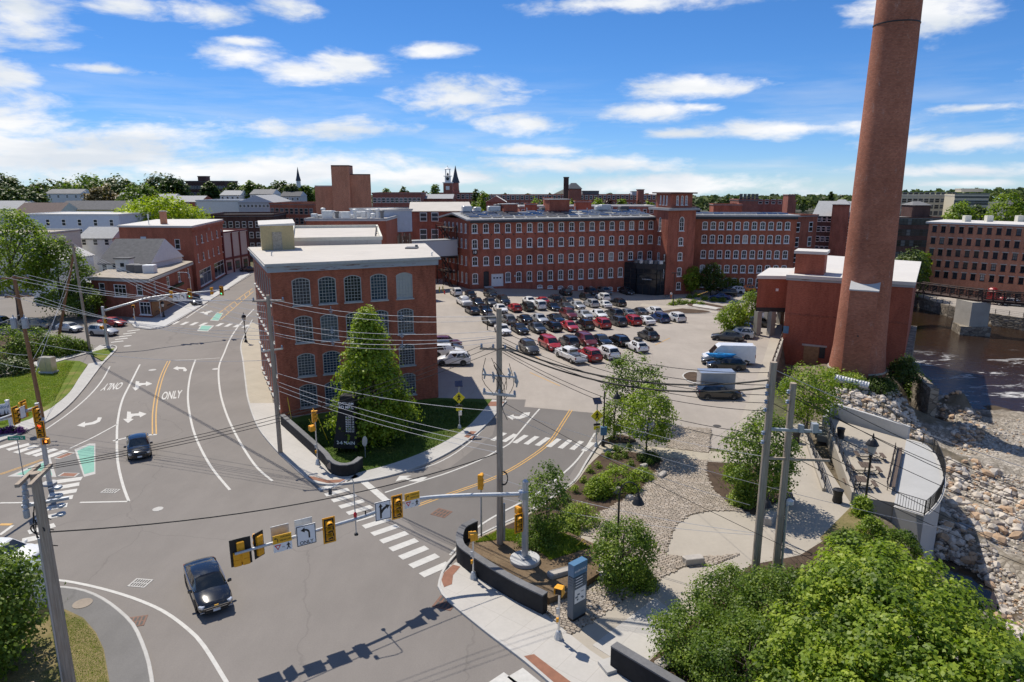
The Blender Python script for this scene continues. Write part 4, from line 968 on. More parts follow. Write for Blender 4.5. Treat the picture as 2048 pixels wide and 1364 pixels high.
for k in range(3):KB('step','concrete_grey',bm_.root,mpt(ud+.3,.5+.35*(2-k),.12+.17*k-.0),(1.9,.7*(3-k),.17),ang_m)
ov = 0.7
def roofpt(s,t,z):
    p = MA.lerp(MB1,s)+(MG-MA)*t;return (p.x,p.y,z)
mb = MB();ex = .02
pts = [roofpt(-ex,-.06,MH),roofpt(1.0,-.06,MH),roofpt(1.0,.5,MH+1.25),roofpt(-ex,.5,MH+1.25),roofpt(1.0,1.06,MH),roofpt(-ex,1.06,MH)]
mb.add(pts,[(0,1,2,3),(3,2,4,5)]);mb.add([(p[0],p[1],p[2]-.35) for p in pts],[(3,2,1,0),(5,4,2,3)]);mb.add([pts[0],pts[1],(pts[1][0],pts[1][1],MH-.35),(pts[0][0],pts[0][1],MH-.35),pts[5],(pts[5][0],pts[5][1],MH-.35),pts[3],(pts[3][0],pts[3][1],MH+.9)],[(3,2,1,0),(0,6,7,3),(6,4,5,7)])
bm_.w = MB();bm_.part('roof',mb,'roof_midgrey')
mb = MB();m = (Vector(roofpt(.5,-.045,MH-.55)));mb.box(tuple(m),((MB1-MA).length,.45,.5),ang_m);bm_.part('eave',mb,'trim_black')
pn = MB();pn.box((0,0,0),(2.3,1.0,.06));pmesh = [pn.mesh('solar_panel','solar_light'),None]
pn = MB();pn.box((0,0,0),(2.3,1.0,.06));pmesh[1] = pn.mesh('solar_panel','solar')
for r_ in range(4):
    for i in range(17):
        if random.random() < .08:continue
        q = Vector(roofpt((i+.6)/17.3,.06+r_*.11,MH+.42+1.25*(.06+r_*.11)/.5)) - Vector(bm_.root['_org'])
        o = obj('solar_panel',pmesh[0 if random.random() < .75 else 1],bm_.root,q);o.rotation_euler = (R(13),0,ang_m)
for i,(s,t,w,h,m) in enumerate(((.06,.5,2.2,1.5,'hvac'),(.12,.55,1.6,1.2,'hvac'),(.2,.5,3.0,1.4,'hvac'),(.24,.6,2.0,1.8,'hvac_dark'),(.47,.55,1.2,.9,'hvac_dark'),(.78,.5,1.6,1.2,'hvac'),(.83,.55,2.8,1.5,'hvac'),(.93,.5,2.4,1.1,'hvac_dark'))):
    q = roofpt(s,t,MH+1.2);KB('roof_unit',m,bm_.root,(q[0],q[1],q[2]+h/2),(w,1.6,h),ang_m,.12)
for i in range(14):
    q = roofpt((i+.7)/15,.42+.1*random.random(),MH+1.1);KC('vent_pipe','galvanised',bm_.root,q,.12,.6+.6*random.random(),8)
for s,w,h in ((.28,3.4,2.2),(.545,5.2,3.2)):
    q = roofpt(s,.5,MH+.8);p_ = KB('stair_head','brick_mill',bm_.root,(q[0],q[1],q[2]+h/2),(w,3.0,h),ang_m);KB('cap','trim_grey',bm_.root,(q[0],q[1],q[2]+h+.06),(w+.4,3.4,.12),ang_m)
c = Vector(mpt(u0,.06,zat(950,504,154)));n_ = KT('number_disc','sign_black',bm_.root,[c-out_*.05,c+out_*.03],.62,20);text_on('number','18','sign_white',bm_.root,c+out_*.05,dm_,(0,0,1),h=.62)
for u in (u0+9.4,u0+12.8):KB('wall_lamp','hvac',bm_.root,mpt(u,.12,2.6),(.3,.2,.4),ang_m)
for i in range(18):KB('anchor_plate','trim_black',bm_.root,mpt(u0+(u1-u0)*(i+.5)/17,.06,zat(950,470,154)),(.25,.1,.25),ang_m)
TB = MB1.copy();TA = TB+out_*6.6;TC = TA+dm_*7.4;TD = TC - out_*9
bt = Bld('stair_tower','square brick stair tower with belfry at the middle of the mill',(TA.x,TA.y,-3),cat='tower',wall='brick_mill')
TH = 17.2;us = [u_at(px,500,TA,TC) for px in (1368,)];u_ = 3.7
bt.side(TA,TC,-3.4,TH,[(u_,1.3,zat(1368,463,161),3.3,.75,'lancet'),(u_,1.3,zat(1367,493,161),2.0,.2,'mill'),(u_,1.3,zat(1365,523,161),2.0,.2,'mill'),(u_,1.3,zat(1363,555,161),2.2,.2,'mill'),(u_,1.3,zat(1362,582,161),1.9,.2,'mill')])
Lt = (TA-TB).length
bt.side(TB,TA,-3.4,TH,[(Lt*.45,1.2,zat(1322,463,164),3.3,.75,'lancet'),(Lt*.45,1.2,zat(1322,490,164),2.0,.2,'mill'),(Lt*.45,1.2,zat(1322,522,164),2.0,.2,'mill')])
bt.side(TC,TD,-3.4,TH);bt.side(TD,TB,-3.4,TH)
tc = (TA+TC+TD+TB)/4
def tsq(k,z):
    hx = (TC-TA)*.5*k;hy = out_*4.6*k*.93;return [tuple(Vector((*(tc+sx*hx+sy*hy)[:2],z))) for sx,sy in ((-1,1),(1,1),(1,-1),(-1,-1))]
mb = MB();mb.prism(tsq(1.12,0),TH,TH+.55);bt.part('cornice',mb,'roof_midgrey')
bel = [Vector(p) for p in tsq(.78,0)]
zb0,zb1 = TH+.5,21.0
for i in range(4):
    p,q = bel[i],bel[(i+1)%4];Lb = (q-p).length
    bt.side(p,q,zb0,zb1,[(Lb*f,.62,zb0+.7,2.2,.31,'lancet') for f in (.3,.52,.72)] if i in (0,3) else [])
bt.done()
mb = MB();mb.prism(tsq(.98,0),zb1,zb1+.3);bt.part('roof',mb,'brick_brown')
for j,ch_ in enumerate('MAIN ENTRANCE'):
    p = TA - dm_*.45 - out_*.25;zz = zat(1333,511+j*3.75,161)
    KB('letter_plate','sign_black',bt.root,(p.x,p.y,zz),(.5,.16,.43),ang_m)
    if ch_ != ' ':text_on('letter',ch_,'sign_white',bt.root,p+out_*.1+Vector((0,0,zz)),dm_,(0,0,1),h=.34)
ea = Vector(mpt((MB1-MA).length-3.6,0,0));e1 = ea+out_*3.2 - dm_*2.2;e2 = ea+out_*6.6+dm_*1.2;e3 = Vector((TA.x,TA.y,0))+dm_*0 - out_*.3;e4 = Vector(mpt((MB1-MA).length-.1,.02,0));e0 = Vector(mpt((MB1-MA).length-7.4,.02,0))
en = Bld('glass_entrance','black two-storey glazed entrance at the foot of the tower',(e1.x,e1.y,-2.7),cat='entrance',wall='glass_dark')
eq = [e0,e1,e2,Vector((e3.x-dm_.x*.05,e3.y-dm_.y*.05,0)),e4]
zt = 4.8
mb = MB();mb.prism([tuple(p) for p in eq],-3.2,zt-1.3);en.w = mb;wl = en.done()
mb = MB();ce = sum(eq,Vector())/5;mb.prism([tuple(p+(p-ce).normalized()*.25) for p in eq],zt-1.3,zt);en.part('fascia',mb,'trim_black')
for p,q in zip(eq[:3],eq[1:4]):
    n = max(2,int((q-p).length/1.3))
    for i in range(n+1):
        t = p.lerp(q,i/n);o = (t-ce).normalized()*.06;KB('mullion','trim_black',en.root,(t.x+o.x,t.y+o.y,.6),(.12,.12,6.4))
    for zz in (-.2,1.1,2.4):
        t = (p+q)/2;o = (t-ce).normalized()*.06;KB('transom','trim_black',en.root,(t.x+o.x,t.y+o.y,zz),((q-p).length,.12,.16),math.atan2((q-p).y,(q-p).x))
t = e1.lerp(e2,.55);dv = (e2-e1).normalized();nv = Vector((dv.y,-dv.x,0));KB('name_board','sign_black',en.root,(t.x+nv.x*.3,t.y+nv.y*.3,1.1),(2.6,.1,.45),math.atan2(dv.y,dv.x));text_on('lettering','RIVERDAM MILL','sign_white',en.root,t+nv*.37+Vector((0,0,1.1)),dv,(0,0,1),w=2.3)
for i in range(6):q = e0.lerp(e3,.2+.12*i)+out_*1.6;KB('roof_unit','hvac' if i % 2 else 'hvac_dark',en.root,(q.x,q.y,zt+.4),(.9,.8,.8),ang_m,.1)
for k_,p in enumerate(((.35,'trim'),)):pass
WA,WB = Vector((41.5,170.2,0)),Vector((69.4,168.5,0));wv = Bld('mill_wing','brick mill wing right of the tower, behind the two trees',(WA.x,WA.y,-3),wall='brick_red')
dW = (WB-WA).normalized();cx0,cx1 = u_at(1407,500,WA,WB),u_at(1571,500,WA,WB)
rw = [(zat(1405,b,169.5),zat(1405,t,169.5)) for b,t in ((459.5,443),(486.5,469.5),(517,500),(545.5,529.5),(575,555.5))]
wv.side(WA,WB,-3.6,MH-.1,[(cx0+(cx1-cx0)*i/10,1.3,b,t-b,.2,'mill') for i in range(11) for b,t in rw if not (b < -1.5 and i < 5 and False)])
back = perp(WA,WB)*15;wv.side(WB,WB+back,-3.6,MH-.1);wv.side(WB+back,WA+back,-3.6,MH-.1);wv.side(WA+back,WA,-3.6,MH-.1);wv.done()
mb = MB();q = [WA-dW*.4-back*.04,WB+dW*.5-back*.04,WB+dW*.5+back*1.04,WA-dW*.4+back*1.04];mb.prism([tuple(p) for p in q],MH-.15,MH+.25);wv.part('roof',mb,'roof_midgrey')
mb = MB();m = (WA+WB)/2 - back*.02;mb.box((m.x,m.y,MH-.45),((WB-WA).length,.5,.55),math.atan2(dW.y,dW.x));wv.part('eave',mb,'trim_black')
for r_ in range(3):
    for i in range(10):
        q = WA+dW*(1.5+i*2.6)+back*(.1+r_*.14);o = obj('solar_panel',pmesh[0 if random.random()<.7 else 1],wv.root,Vector((q.x,q.y,MH+.6)) - Vector(wv.root['_org']));o.rotation_euler = (R(13),0,math.atan2(dW.y,dW.x))
# -- pump house and chimney stack
PF,PR,PB,PL = Vector((40.1,98.7,0)),Vector((53.9,91.0,0)),Vector((68.9,115.5,0)),Vector((55.7,128,0));PH = 10.0
pw = Bld('pump_house','windowless brick river building with a white roof behind the tall chimney',(PF.x,PF.y,-3.3),wall='brick_wheel')
for p,q in ((PF,PR),(PR,PB),(PB,PL),(PL,PF)):pw.side(p,q,-9.5,PH)
pw.done();pc = (PF+PR+PB+PL)/4;mb = MB();mb.prism([tuple(p+(p-pc).normalized()*.5) for p in (PF,PR,PB,PL)],PH-.1,PH+.35);pw.part('roof',mb,'roof_membrane')
mb = trim_ring([PF,PR,PB,PL],PH-.45,PH-.11,.2);pw.part('cornice',mb,'cornice')
dp = (PR-PF).normalized();op = Vector((dp.y,-dp.x,0));an_p = math.atan2(dp.y,dp.x)
def ppt(u,o,z):return (PF.x+dp.x*u+op.x*o,PF.y+dp.y*u+op.y*o,z)
up0,up1 = u_at(1606,700,PF,PR),u_at(1650,700,PF,PR);uc = (up0+up1)/2
KB('boarded_door','plywood',pw.root,ppt(uc-.35,.06,-1.6),(up1-up0-.9,.1,3.4),an_p)
KB('door_gap','trim_black',pw.root,ppt(up1-.35,.05,-.6),(.75,.1,1.8),an_p)
KB('lintel','lintel',pw.root,ppt(uc,.07,.25),(up1-up0+.4,.12,.25),an_p)
for u,z,w,h,m in ((.35,2.2,.75,1.1,'sign_blue'),):KB('notice',m,pw.root,ppt(u,.05,z),(w,.06,h),an_p)
KB('string_course','brick_dark',pw.root,ppt((PR-PF).length/2,.03,4.6),((PR-PF).length,.06,.22),an_p)
mb = MB();mb.tube([ppt(up1+1.2,.02,-.6),ppt(up1+1.2,.5,-.5)],.05,6);mb.box(ppt(up1+1.2,.5,-.55),(.35,.3,.3),an_p);pw.part('wall_lamp',mb,'hvac_dark')
q0 = Vector(ppt(.6,-1.4,0));q1 = Vector(ppt(4.5,-1.4,0));nq = perp(q0,q1)*4;pt = [q0,q1,q1+nq,q0+nq]
for a_,b_ in zip(pt,pt[1:]+pt[:1]):m_ = MB();facade(m_,a_,b_,PH+.3,PH+3.3);pw.part('stair_head_wall',m_,'brick_wheel')
ct = sum(pt,Vector())/4;mb = MB();mb.prism([tuple(p+(p-ct).normalized()*.35) for p in pt],PH+3.3,PH+3.7);pw.part('stair_head_roof',mb,'roof_membrane')
mb = MB();q = Vector(ppt(11.2,-3.2,0));mb.lathe((q.x,q.y,PH+.3),[(.75,0),(.75,1.1),(.7,1.3),(.6,1.3)],14);pw.part('roof_drum',mb,'roof_tan');
an = Bld('stilt_annex','brick box raised on pillars over the walkway beside the pump house',(37.9,105,0),cat='building',wall='brick_wheel')
a0 = at(1513,600,105);a0 = Vector((a0.x,a0.y,0));a1 = Vector((45.0,104.2,0));na = Vector((5.3,9.5,0));aq = [a0,a1,a1+na,a0+na]
for p,q in zip(aq,aq[1:]+aq[:1]):an.side(p,q,4.4,8.9)
an.done();mb = MB();ca = sum(aq,Vector())/4;mb.prism([tuple(p+(p-ca).normalized()*.4) for p in aq],8.9,9.4);an.part('roof',mb,'roof_membrane')
mb = MB();mb.prism([tuple(p+(p-ca).normalized()*.05) for p in aq],3.7,4.4);an.part('beam',mb,'trim_black')
for p in (a0+(a1-a0)*.06,a0+(a1-a0)*.06+na*.9,a0+(a1-a0)*.36,a0+(a1-a0)*.36+na*.9):KB('pillar','concrete_pier',an.root,(p.x,p.y,1.7),(.85,.85,4.2),.35)
mb = MB();q = a0.lerp(a1,.42);mb.box((q.x,q.y-.05,7.2),(.4,.08,.4));an.part('plate',mb,'sign_white')
CX,CY = 45.25,86.6;ch = thing('factory_chimney','tall tapering round brick factory chimney on the river bank','chimney',(CX,CY,-.7))
mb = MB();prof = [];n = 64
def crad(z):return float(np.interp(z,[-1.2,.3,2.5,8.6,43,62],[3.46,3.32,3.1,2.9,2.44,2.3]))
zz = -1.2
vs = [];fs = [];uvs = []
lev = [-1.2]+[(-.7)+i*1.6 for i in range(1,39)]
for z in lev:
    r = crad(z)
    for j in range(n):th = 2*math.pi*j/n;vs.append((CX+r*math.cos(th),CY+r*math.sin(th),z))
for i in range(len(lev)-1):
    for j in range(n):j2 = (j+1)%n;fs.append((i*n+j,i*n+j2,(i+1)*n+j2,(i+1)*n+j))
mb.add(vs,fs);sh = mb.build('shaft','brick_chimney',ch,smooth=True)
uvl = sh.data.uv_layers[0];k = 0
for p in sh.data.polygons:
    i,j = divmod(p.index,n)
    for q,(jj,ii2) in enumerate(((j,i),(j+1,i),(j+1,i+1),(j,i+1))):uvl.data[p.loop_start+q].uv = (jj/n*2*math.pi*3.4,lev[ii2])
for z,r,h,m in ((-.55,.10,.22,'concrete_pier'),(41.3,.06,.12,'black_metal')):
    mb = MB();mb.lathe((CX,CY,z),[(crad(z)+.01,0),(crad(z)+r,.02),(crad(z)+r,h),(crad(z)+.01,h+.02)],48);mb.build('band',m,ch,smooth=False)
mb = MB();z1 = lev[-1];mb.lathe((CX,CY,z1-2),[(crad(z1)+.0,0),(crad(z1)+.45,.8),(crad(z1)+.45,2.2),(crad(z1)-.4,2.3)],48);mb.build('crown','brick_chimney',ch)
fd = Vector((-.50,-.866,0));fr_ = Vector((.866,-.5,0))
def cpt(a,o,z):return (CX+fr_.x*a+fd.x*o,CY+fr_.y*a+fd.y*o,z)
mb = MB();bz0,bz1 = -1.0,10.4;w0 = 1.55
mb.prism([cpt(-w0,2.0,0),cpt(w0,2.0,0),cpt(w0,3.85,0),cpt(-w0,3.85,0)],bz0,bz1);mb.build('flue_breast','brick_chimney',ch)
mb = MB();mb.add([cpt(-w0-.1,3.97,bz1),cpt(w0+.1,3.97,bz1),cpt(w0+.1,2.35,bz1+.9),cpt(-w0-.1,2.35,bz1+.9),cpt(-w0-.1,3.97,bz1-.15),cpt(w0+.1,3.97,bz1-.15),cpt(w0+.1,2.2,bz1-.15),cpt(-w0-.1,2.2,bz1-.15)],[(0,1,2,3),(4,5,1,0),(5,6,2,1),(7,4,0,3)]);mb.build('cap','concrete_grey',ch)
KB('anchor_plate','trim_black',ch,cpt(-.1,3.9,4.6),(.14,.14,.14))
# -- buildings on the left side of the street
def W2(px,py,D):p = at(px,py,D);return Vector((p.x,p.y,0))
cC,cE,cL = W2(390,520,151),W2(450,500,181),W2(243,500,153)
st = Bld('brick_shop_block','three-storey red brick shop block with arched white windows up the street',(cC.x,cC.y,0),wall='brick_store')
Ls = (cE-cC).length
rowsS = [(10.0,1.9),(6.0,1.9)]
ops = [(Ls*f,w,zb,h,.25 if w > 1.2 else 0,'dbl') for f,w in ((.10,.9),(.26,1.5),(.42,.9),(.58,.9),(.76,1.5),(.92,.9)) for zb,h in rowsS]
ops += [(Ls*.27,Ls*.36,.5,3.6,0,'shop','glass_dark'),(Ls*.74,Ls*.36,.5,3.6,0,'shop','glass_dark')]
st.side(cC,cE,0,14.0,ops)
Ll = (cC-cL).length
st.side(cL,cC,0,14.0,[(u_at(px,480,cL,cC),1.25,zat(px,b,152),zat(px,t,152)-zat(px,b,152),0,'dbl') for px,t,b in ((270,479,494),(316,478,498),(354,478,498),(320,516,534),(357,516,534))])
bk = (cE-cC)*.9;st.side(cE,cL+bk,0,14.0);st.side(cL+bk,cL,0,14.0);st.done()
mb = MB();q = [cL,cC,cE,cL+bk];c0 = sum(q,Vector())/4;mb.prism([tuple(p+(p-c0).normalized()*.4) for p in q],13.9,14.3);st.part('roof',mb,'roof_membrane')
mb = trim_ring([cC,cE],13.2,13.85,.4,False);st.part('cornice',mb,'brick_store')
for px,py in ((328,445),):p = W2(px,py,158);s_ = KB('chimney','brick_orange',st.root,(p.x,p.y,15.6),(1.1,1.1,3.0));KB('chimney_cap','lintel',st.root,(p.x,p.y,17.2),(1.3,1.3,.2))
p = W2(298,448,156);mb = MB();mb.cyl((p.x,p.y,14.2),.08,2.4,6);mb.box((p.x,p.y,16.2),(.3,.2,.9));st.part('antenna',mb,'hvac')
o_ = Vector(((cC-cL).y,-(cC-cL).x,0)).normalized();p = cL.lerp(cC,u_at(289,490,cL,cC)/Ll)
KB('door','siding_blue',st.root,(p.x+o_.x*.06,p.y+o_.y*.06,zat(289,484,152)),(1.2,.12,2.3));KB('balcony','trim_white',st.root,(p.x+o_.x*.7,p.y+o_.y*.7,zat(289,496,152)),(3.2,1.4,.15))
mb = MB()
for i in range(7):mb.box((p.x-1.5+i*.5+o_.x*1.35,p.y+o_.y*1.35,zat(289,496,152)+.5),(.08,.08,1.0))
mb.box((p.x+o_.x*1.35,p.y+o_.y*1.35,zat(289,496,152)+1.0),(3.2,.1,.1));st.part('balcony_rail',mb,'trim_white')
text_on('date_stone','1894','lintel',st.root,cC.lerp(cE,.5)+Vector(((cE-cC).y,-(cE-cC).x,0)).normalized()*.05+Vector((0,0,12.7)),(cE-cC),(0,0,1),w=1.8)
pC,pR,pL = W2(300,600,118.5),W2(387,570,146),W2(186,590,122);PZ = 6.9
pb = Bld('corner_pub','low dark brick corner pub with a flat tan roof behind the signal arm',(pC.x,pC.y,0),wall='brick_dark')
Lr = (pR-pC).length;Lq = (pC-pL).length
pb.side(pC,pR,0,PZ,[(Lr*.12,1.0,4.1,1.9,0,'dbl'),(Lr*.40,1.7,4.0,2.0,0,'dbl'),(Lr*.66,1.7,4.0,2.0,0,'dbl'),(Lr*.9,1.0,4.0,1.9,0,'dbl'),(Lr*.12,2.6,.9,2.2,0,'dark'),(Lr*.36,2.4,.9,2.2,0,'dark')])
pb.side(pL,pC,0,PZ,[(Lq*.18,1.3,4.0,1.9,0,'dbl'),(Lq*.5,2.7,3.6,2.2,0,'shop'),(Lq*.84,1.3,4.0,1.9,0,'dbl'),(Lq*.9,2.4,.6,2.3,0,'shop')])
bkp = Vector((-4,17,0));pb.side(pR,pR+Vector((-14,8,0)),0,PZ);pb.side(pR+Vector((-14,8,0)),pL+bkp,0,PZ);pb.side(pL+bkp,pL,0,PZ);pb.done()
q = [pC,pR,pR+Vector((-14,8,0)),pL+bkp,pL];c0 = sum(q,Vector())/5;mb = MB();mb.prism([tuple(p+(p-c0).normalized()*.5) for p in q],PZ-.1,PZ+.15);pb.part('roof',mb,'roof_tan')
mb = trim_ring([pL,pC,pR],PZ-.5,PZ-.11,.35,False);pb.part('cornice',mb,'trim_grey')
dpr = (pR-pC).normalized();opr = Vector((dpr.y,-dpr.x,0));apr = math.atan2(dpr.y,dpr.x)
mb = MB();q = pC+dpr*Lr*.24+opr*.05;mb.box((q.x,q.y,1.4),(Lr*.46,.1,2.8),apr);pb.part('shopfront_panel',mb,'plywood')
mb = MB();q = pC+dpr*Lr*.08+opr*.9;mb.box((q.x,q.y,3.25),(6.5,1.8,.18),apr);pb.part('awning',mb,'hvac_dark')
mb = MB();q = pC+dpr*Lr*.55+opr*.3;mb.box((q.x,q.y,3.6),(8.0,.5,.45),apr);pb.part('flower_box',mb,'leaf_dark')
for x in (.3,.45,.6):q = pL.lerp(pC,x)+Vector((1,7,0));KB('roof_unit','hvac_dark' if x < .5 else 'siding_white',pb.root,(q.x,q.y,PZ+.9),(2.0,1.8,1.5),.1,.1)
a,b = W2(199,530,133),W2(301,525,133);simple('white_house','white house with a dark shingled roof behind the corner pub',a,b,13,0,8.2,'siding_white','roof_shingle',[(7.2,1.4)],5,.8,kind='gable',rise=4.2)
mb = MB();q = W2(250,530,130.5);hut = thing('roof_cabin','small white cabin standing on the tan pub roof','cabin',(q.x,q.y,PZ+.15));mb.box((q.x,q.y,PZ+1.3),(2.6,1.8,2.2));mb.build('wall','siding_white',hut);KB('roof','roof_shingle',hut,(q.x,q.y,PZ+2.5),(3.0,2.2,.2));KB('window','glass_dark',hut,(q.x,q.y-.93,PZ+1.3),(.7,.06,.7))
simple('blue_long_house','long pale blue clapboard building behind the shop block',W2(50,450,186),W2(240,450,184),16,0,15.2,'siding_blue','roof_membrane',[(13.2,1.6),(10.8,1.4)],6,.9,parapet=.2,cornice='trim_white')
simple('yellow_row_house','yellow row house with a dark roof and small windows above the blue building',W2(112,420,222),W2(246,420,222),12,0,15.4,'siding_yellow','roof_shingle',[(13.9,1.5)],8,.8,kind='gable',rise=2.6)
simple('brown_roof_house','house with a brown roof and a pale skylight at the far left',W2(20,425,212),W2(112,425,212),14,0,14.0,'siding_cream','roof_brown',[(12.6,1.4)],3,.9,kind='gable',rise=3.6)
simple('grey_roof_house','low house with a grey roof at the left edge',W2(-60,425,240),W2(45,425,240),12,0,15.0,'siding_cream','roof_midgrey',[(13.6,1.4)],4,.9,kind='gable',rise=2.6)
simple('cream_house','cream three-storey house at the left edge behind the tree',W2(-60,500,150),W2(97,500,150),12,0,12.6,'siding_cream','roof_tan',[(10.4,1.8),(5.6,1.8)],5,1.1,parapet=.25)
simple('white_shed','low white building behind the leaning pole',W2(60,540,136),W2(112,540,135),10,0,8.6,'siding_white','roof_membrane',[(6.4,1.0)],2,.7,kind='gable',rise=1.6,ridge='across')
simple('white_annex','pale clapboard annex joined to the left end of the pub',W2(148,600,125),W2(186,600,124),10,0,5.2,'siding_blue','roof_midgrey',[(2.4,1.2)],1,.8,parapet=.2)
simple('grey_gable_house','grey-roofed house between the blue building and the pub',W2(158,490,165),W2(226,490,165),10,0,10.6,'siding_white','roof_midgrey',[(9.6,1.3)],3,.9,kind='gable',rise=2.4)
ps = simple('panel_shop','cream shop with maroon posts beside the shop block',W2(447,500,179),W2(497,500,192),20,0,10.6,'panel_pink','roof_membrane',[(2.0,2.0)],3,2.0,parapet=.4,cornice='maroon',fm='maroon')
a,b = W2(447,500,179),W2(497,500,192)
for f in (.01,.34,.66,.99):
    q = a.lerp(b,f);KB('post','maroon',ps.root,(q.x+.05,q.y-.12,5.4),(.45,.4,10.7),math.atan2((b-a).y,(b-a).x))
q = a.lerp(b,.5);KB('band','maroon',ps.root,(q.x+.05,q.y-.12,4.0),((b-a).length,.3,.6),math.atan2((b-a).y,(b-a).x))
simple('brown_block','brown brick two-storey block with white windows behind the panel shop',W2(415,450,216),W2(548,450,218),18,0,13.4,'brick_brown','roof_grey',[(10.9,1.7),(7.6,1.7),(4.2,1.7)],10,1.0,parapet=.6)
simple('grey_hall','dark grey hall with a low pitched roof behind the brown block',W2(478,420,265),W2(548,420,265),22,0,16.6,'siding_grey','roof_midgrey',[(15.2,1.0)],9,.8,kind='gable',rise=2.6,ridge='across')
simple('white_wall_block','white-walled flat building beyond the lime tree',W2(393,410,268),W2(481,410,266),20,0,17.0,'siding_white','roof_midgrey',[(11,1.2)],4,1.0,parapet=.3)
simple('brick_terrace','four-storey brick terrace with dark shopfronts at the end of the street',W2(541,430,242),W2(628,430,236),18,0,16.4,'brick_store','roof_grey',[(14.2,1.8),(10.9,1.9),(6.2,2.6)],9,1.2,parapet=.5,fm='lintel')
simple('hill_hospital','long brown brick hospital block on the left hill',W2(372,370,430),W2(450,370,430),20,0,25.0,'brick_brown','roof_grey',[(21.5,1.6),(17.5,1.6)],12,1.2,parapet=.4)
hp = simple('hill_penthouse','square brick penthouse standing on the hill hospital',W2(396,360,433),W2(412,360,433),6,24.9,28.0,'brick_brown','roof_grey',parapet=.3)
simple('low_hall','low building with grey roof in front of the lime tree row',W2(335,395,300),W2(400,395,300),15,0,16.0,'brick_store','roof_midgrey',[(15,1.0)],4,.9,kind='gable',rise=2.4)
for i,(x0,x1,yt,D,w,rf,lb) in enumerate(((230,300,395,330,'siding_white','roof_midgrey','white house with a grey roof among trees below the left hill'),(90,160,387,360,'siding_white','roof_grey','white flat building among the trees at far left'),(300,345,398,310,'siding_cream','roof_midgrey','cream house with grey roof beside the lime tree'),(500,545,388,340,'siding_white','roof_grey','small white house below the left steeple'),(560,600,392,360,'siding_grey','roof_shingle','grey house left of the tall brown block'),(440,480,390,350,'siding_white','roof_midgrey','white house under the hill trees left of centre'),(750,800,404,300,'siding_grey','roof_midgrey','grey flat building right of the tall brown block'))):
    zt_ = zat((x0+x1)/2,yt,D);simple('town_house',lb,W2(x0,yt,D),W2(x1,yt,D),12,0,zt_,w,rf,[(zt_-1.5,1.3)],4,.9,kind='gable',rise=2.2)
# -- theatre tower and its neighbours
tz = zat(700,350,170)
tw = Bld('theatre_block','tall windowless tan brick block rising above the roofs',(W2(668,400,170).x,170,0),wall='brick_orange')
def boxwalls(B,a,b,depth,z0,z1):
    n = perp(a,b)*depth;q = [a,b,b+n,a+n]
    for p,r in zip(q,q[1:]+q[:1]):facade(B.w,p,r,z0,z1)
    return q
q = boxwalls(tw,W2(668,400,170),W2(743,400,172),14,0,tz);mb = MB();mb.prism([tuple(p) for p in q],tz,tz+.25);tw.part('roof',mb,'brick_brown')
q = boxwalls(tw,W2(665.5,400,169.5),W2(701,400,169.8),6,0,zat(684,333,170));mb = MB();mb.prism([tuple(p) for p in q],zat(684,333,170),zat(684,332,170)+.2);tw.part('stair_head_roof',mb,'brick_brown')
q = boxwalls(tw,W2(631,400,173),W2(667,400,172),16,0,zat(650,373,172));mb = MB();mb.prism([tuple(p) for p in q],zat(650,373,172),zat(650,371,172));tw.part('side_roof',mb,'trim_grey');tw.done()
B2 = simple('flat_brick_block','low brick block with white roof units in front of the tan tower',W2(612,450,131),W2(772,450,131),20,0,16.4,'brick_store','roof_membrane',(),0,parapet=.35,cornice='trim_grey')
for i in range(16):
    q = W2(630+i*9.0,450,135+8*random.random());mb = MB();h = .6+1.1*random.random()
    if random.random() < .35:mb.lathe((q.x,q.y,16.5),[(.35,0),(.35,h),(.5,h+.1),(.5,h+.4),(.2,h+.5)],10)
    else:mb.box((q.x,q.y,16.5+h/2),(.8+1.6*random.random(),1.4,h),0,.08)
    B2.part('roof_unit',mb,'hvac' if random.random() < .8 else 'hvac_dark')
lk = simple('metal_link','pale blue-grey metal link building between brick blocks',W2(747,440,141),W2(824,440,146),12,13.4,17.8,'clad_blue','roof_membrane',parapet=.2,cornice='trim_grey')
fb = thing('board_fence','tall fence of weathered brown boards below the metal link','fence',(*W2(770,470,143)[:2],0))
pm_ = MB();pm_.box((0,0,0),(.30,.06,13.0));pms = [pm_.mesh('board',m) for m in ('wood_fence','old_door','wood_fence')]
for i in range(24):
    q = W2(768+i*2.3,470,143.5);o = obj('board',random.choice(pms),fb,(q.x-fb.location.x,q.y-fb.location.y,6.6+random.uniform(-.5,.2)));o.rotation_euler = (0,random.uniform(-.02,.02),0)
mb = MB();q = W2(795,470,143.8);mb.box((q.x,q.y,9),(6,.1,.3));mb.build('rail','wood_fence',fb)
b5 = simple('cream_roof_block','brick block with a broad cream roof left of the long mill',W2(820,440,170),W2(945,440,172),22,0,zat(850,422,170),'brick_mill','roof_white',(),0,kind='gable',rise=1.9)
for px in (847,870):
    for py,h in ((434,1.9),(469,2.4)):
        p = W2(px,py,170.2);wd = obj('window',far_window(1.5,h,'trim_white','glass_grey'),b5.root,Vector((p.x,p.y-.05,zat(px,py,170)))-Vector(b5.root['_org']))
k0,k1 = W2(742,490,149),Vector((-13.1,158.2,0));sk = thing('sky_bridge','grey metal-clad covered bridge joining two mill buildings','bridge',(k0.x,k0.y,7.2))
dk = (k1-k0).normalized();m = (k0+k1)/2;ak = math.atan2(dk.y,dk.x)
KB('cladding','rib_metal',sk,(m.x,m.y,9.0),((k1-k0).length,2.8,3.5),ak)
KB('roof','roof_midgrey',sk,(m.x,m.y,10.85),((k1-k0).length+.1,3.1,.2),ak)
KB('beam','trim_black',sk,(m.x,m.y,7.12),((k1-k0).length,3.0,.24),ak)
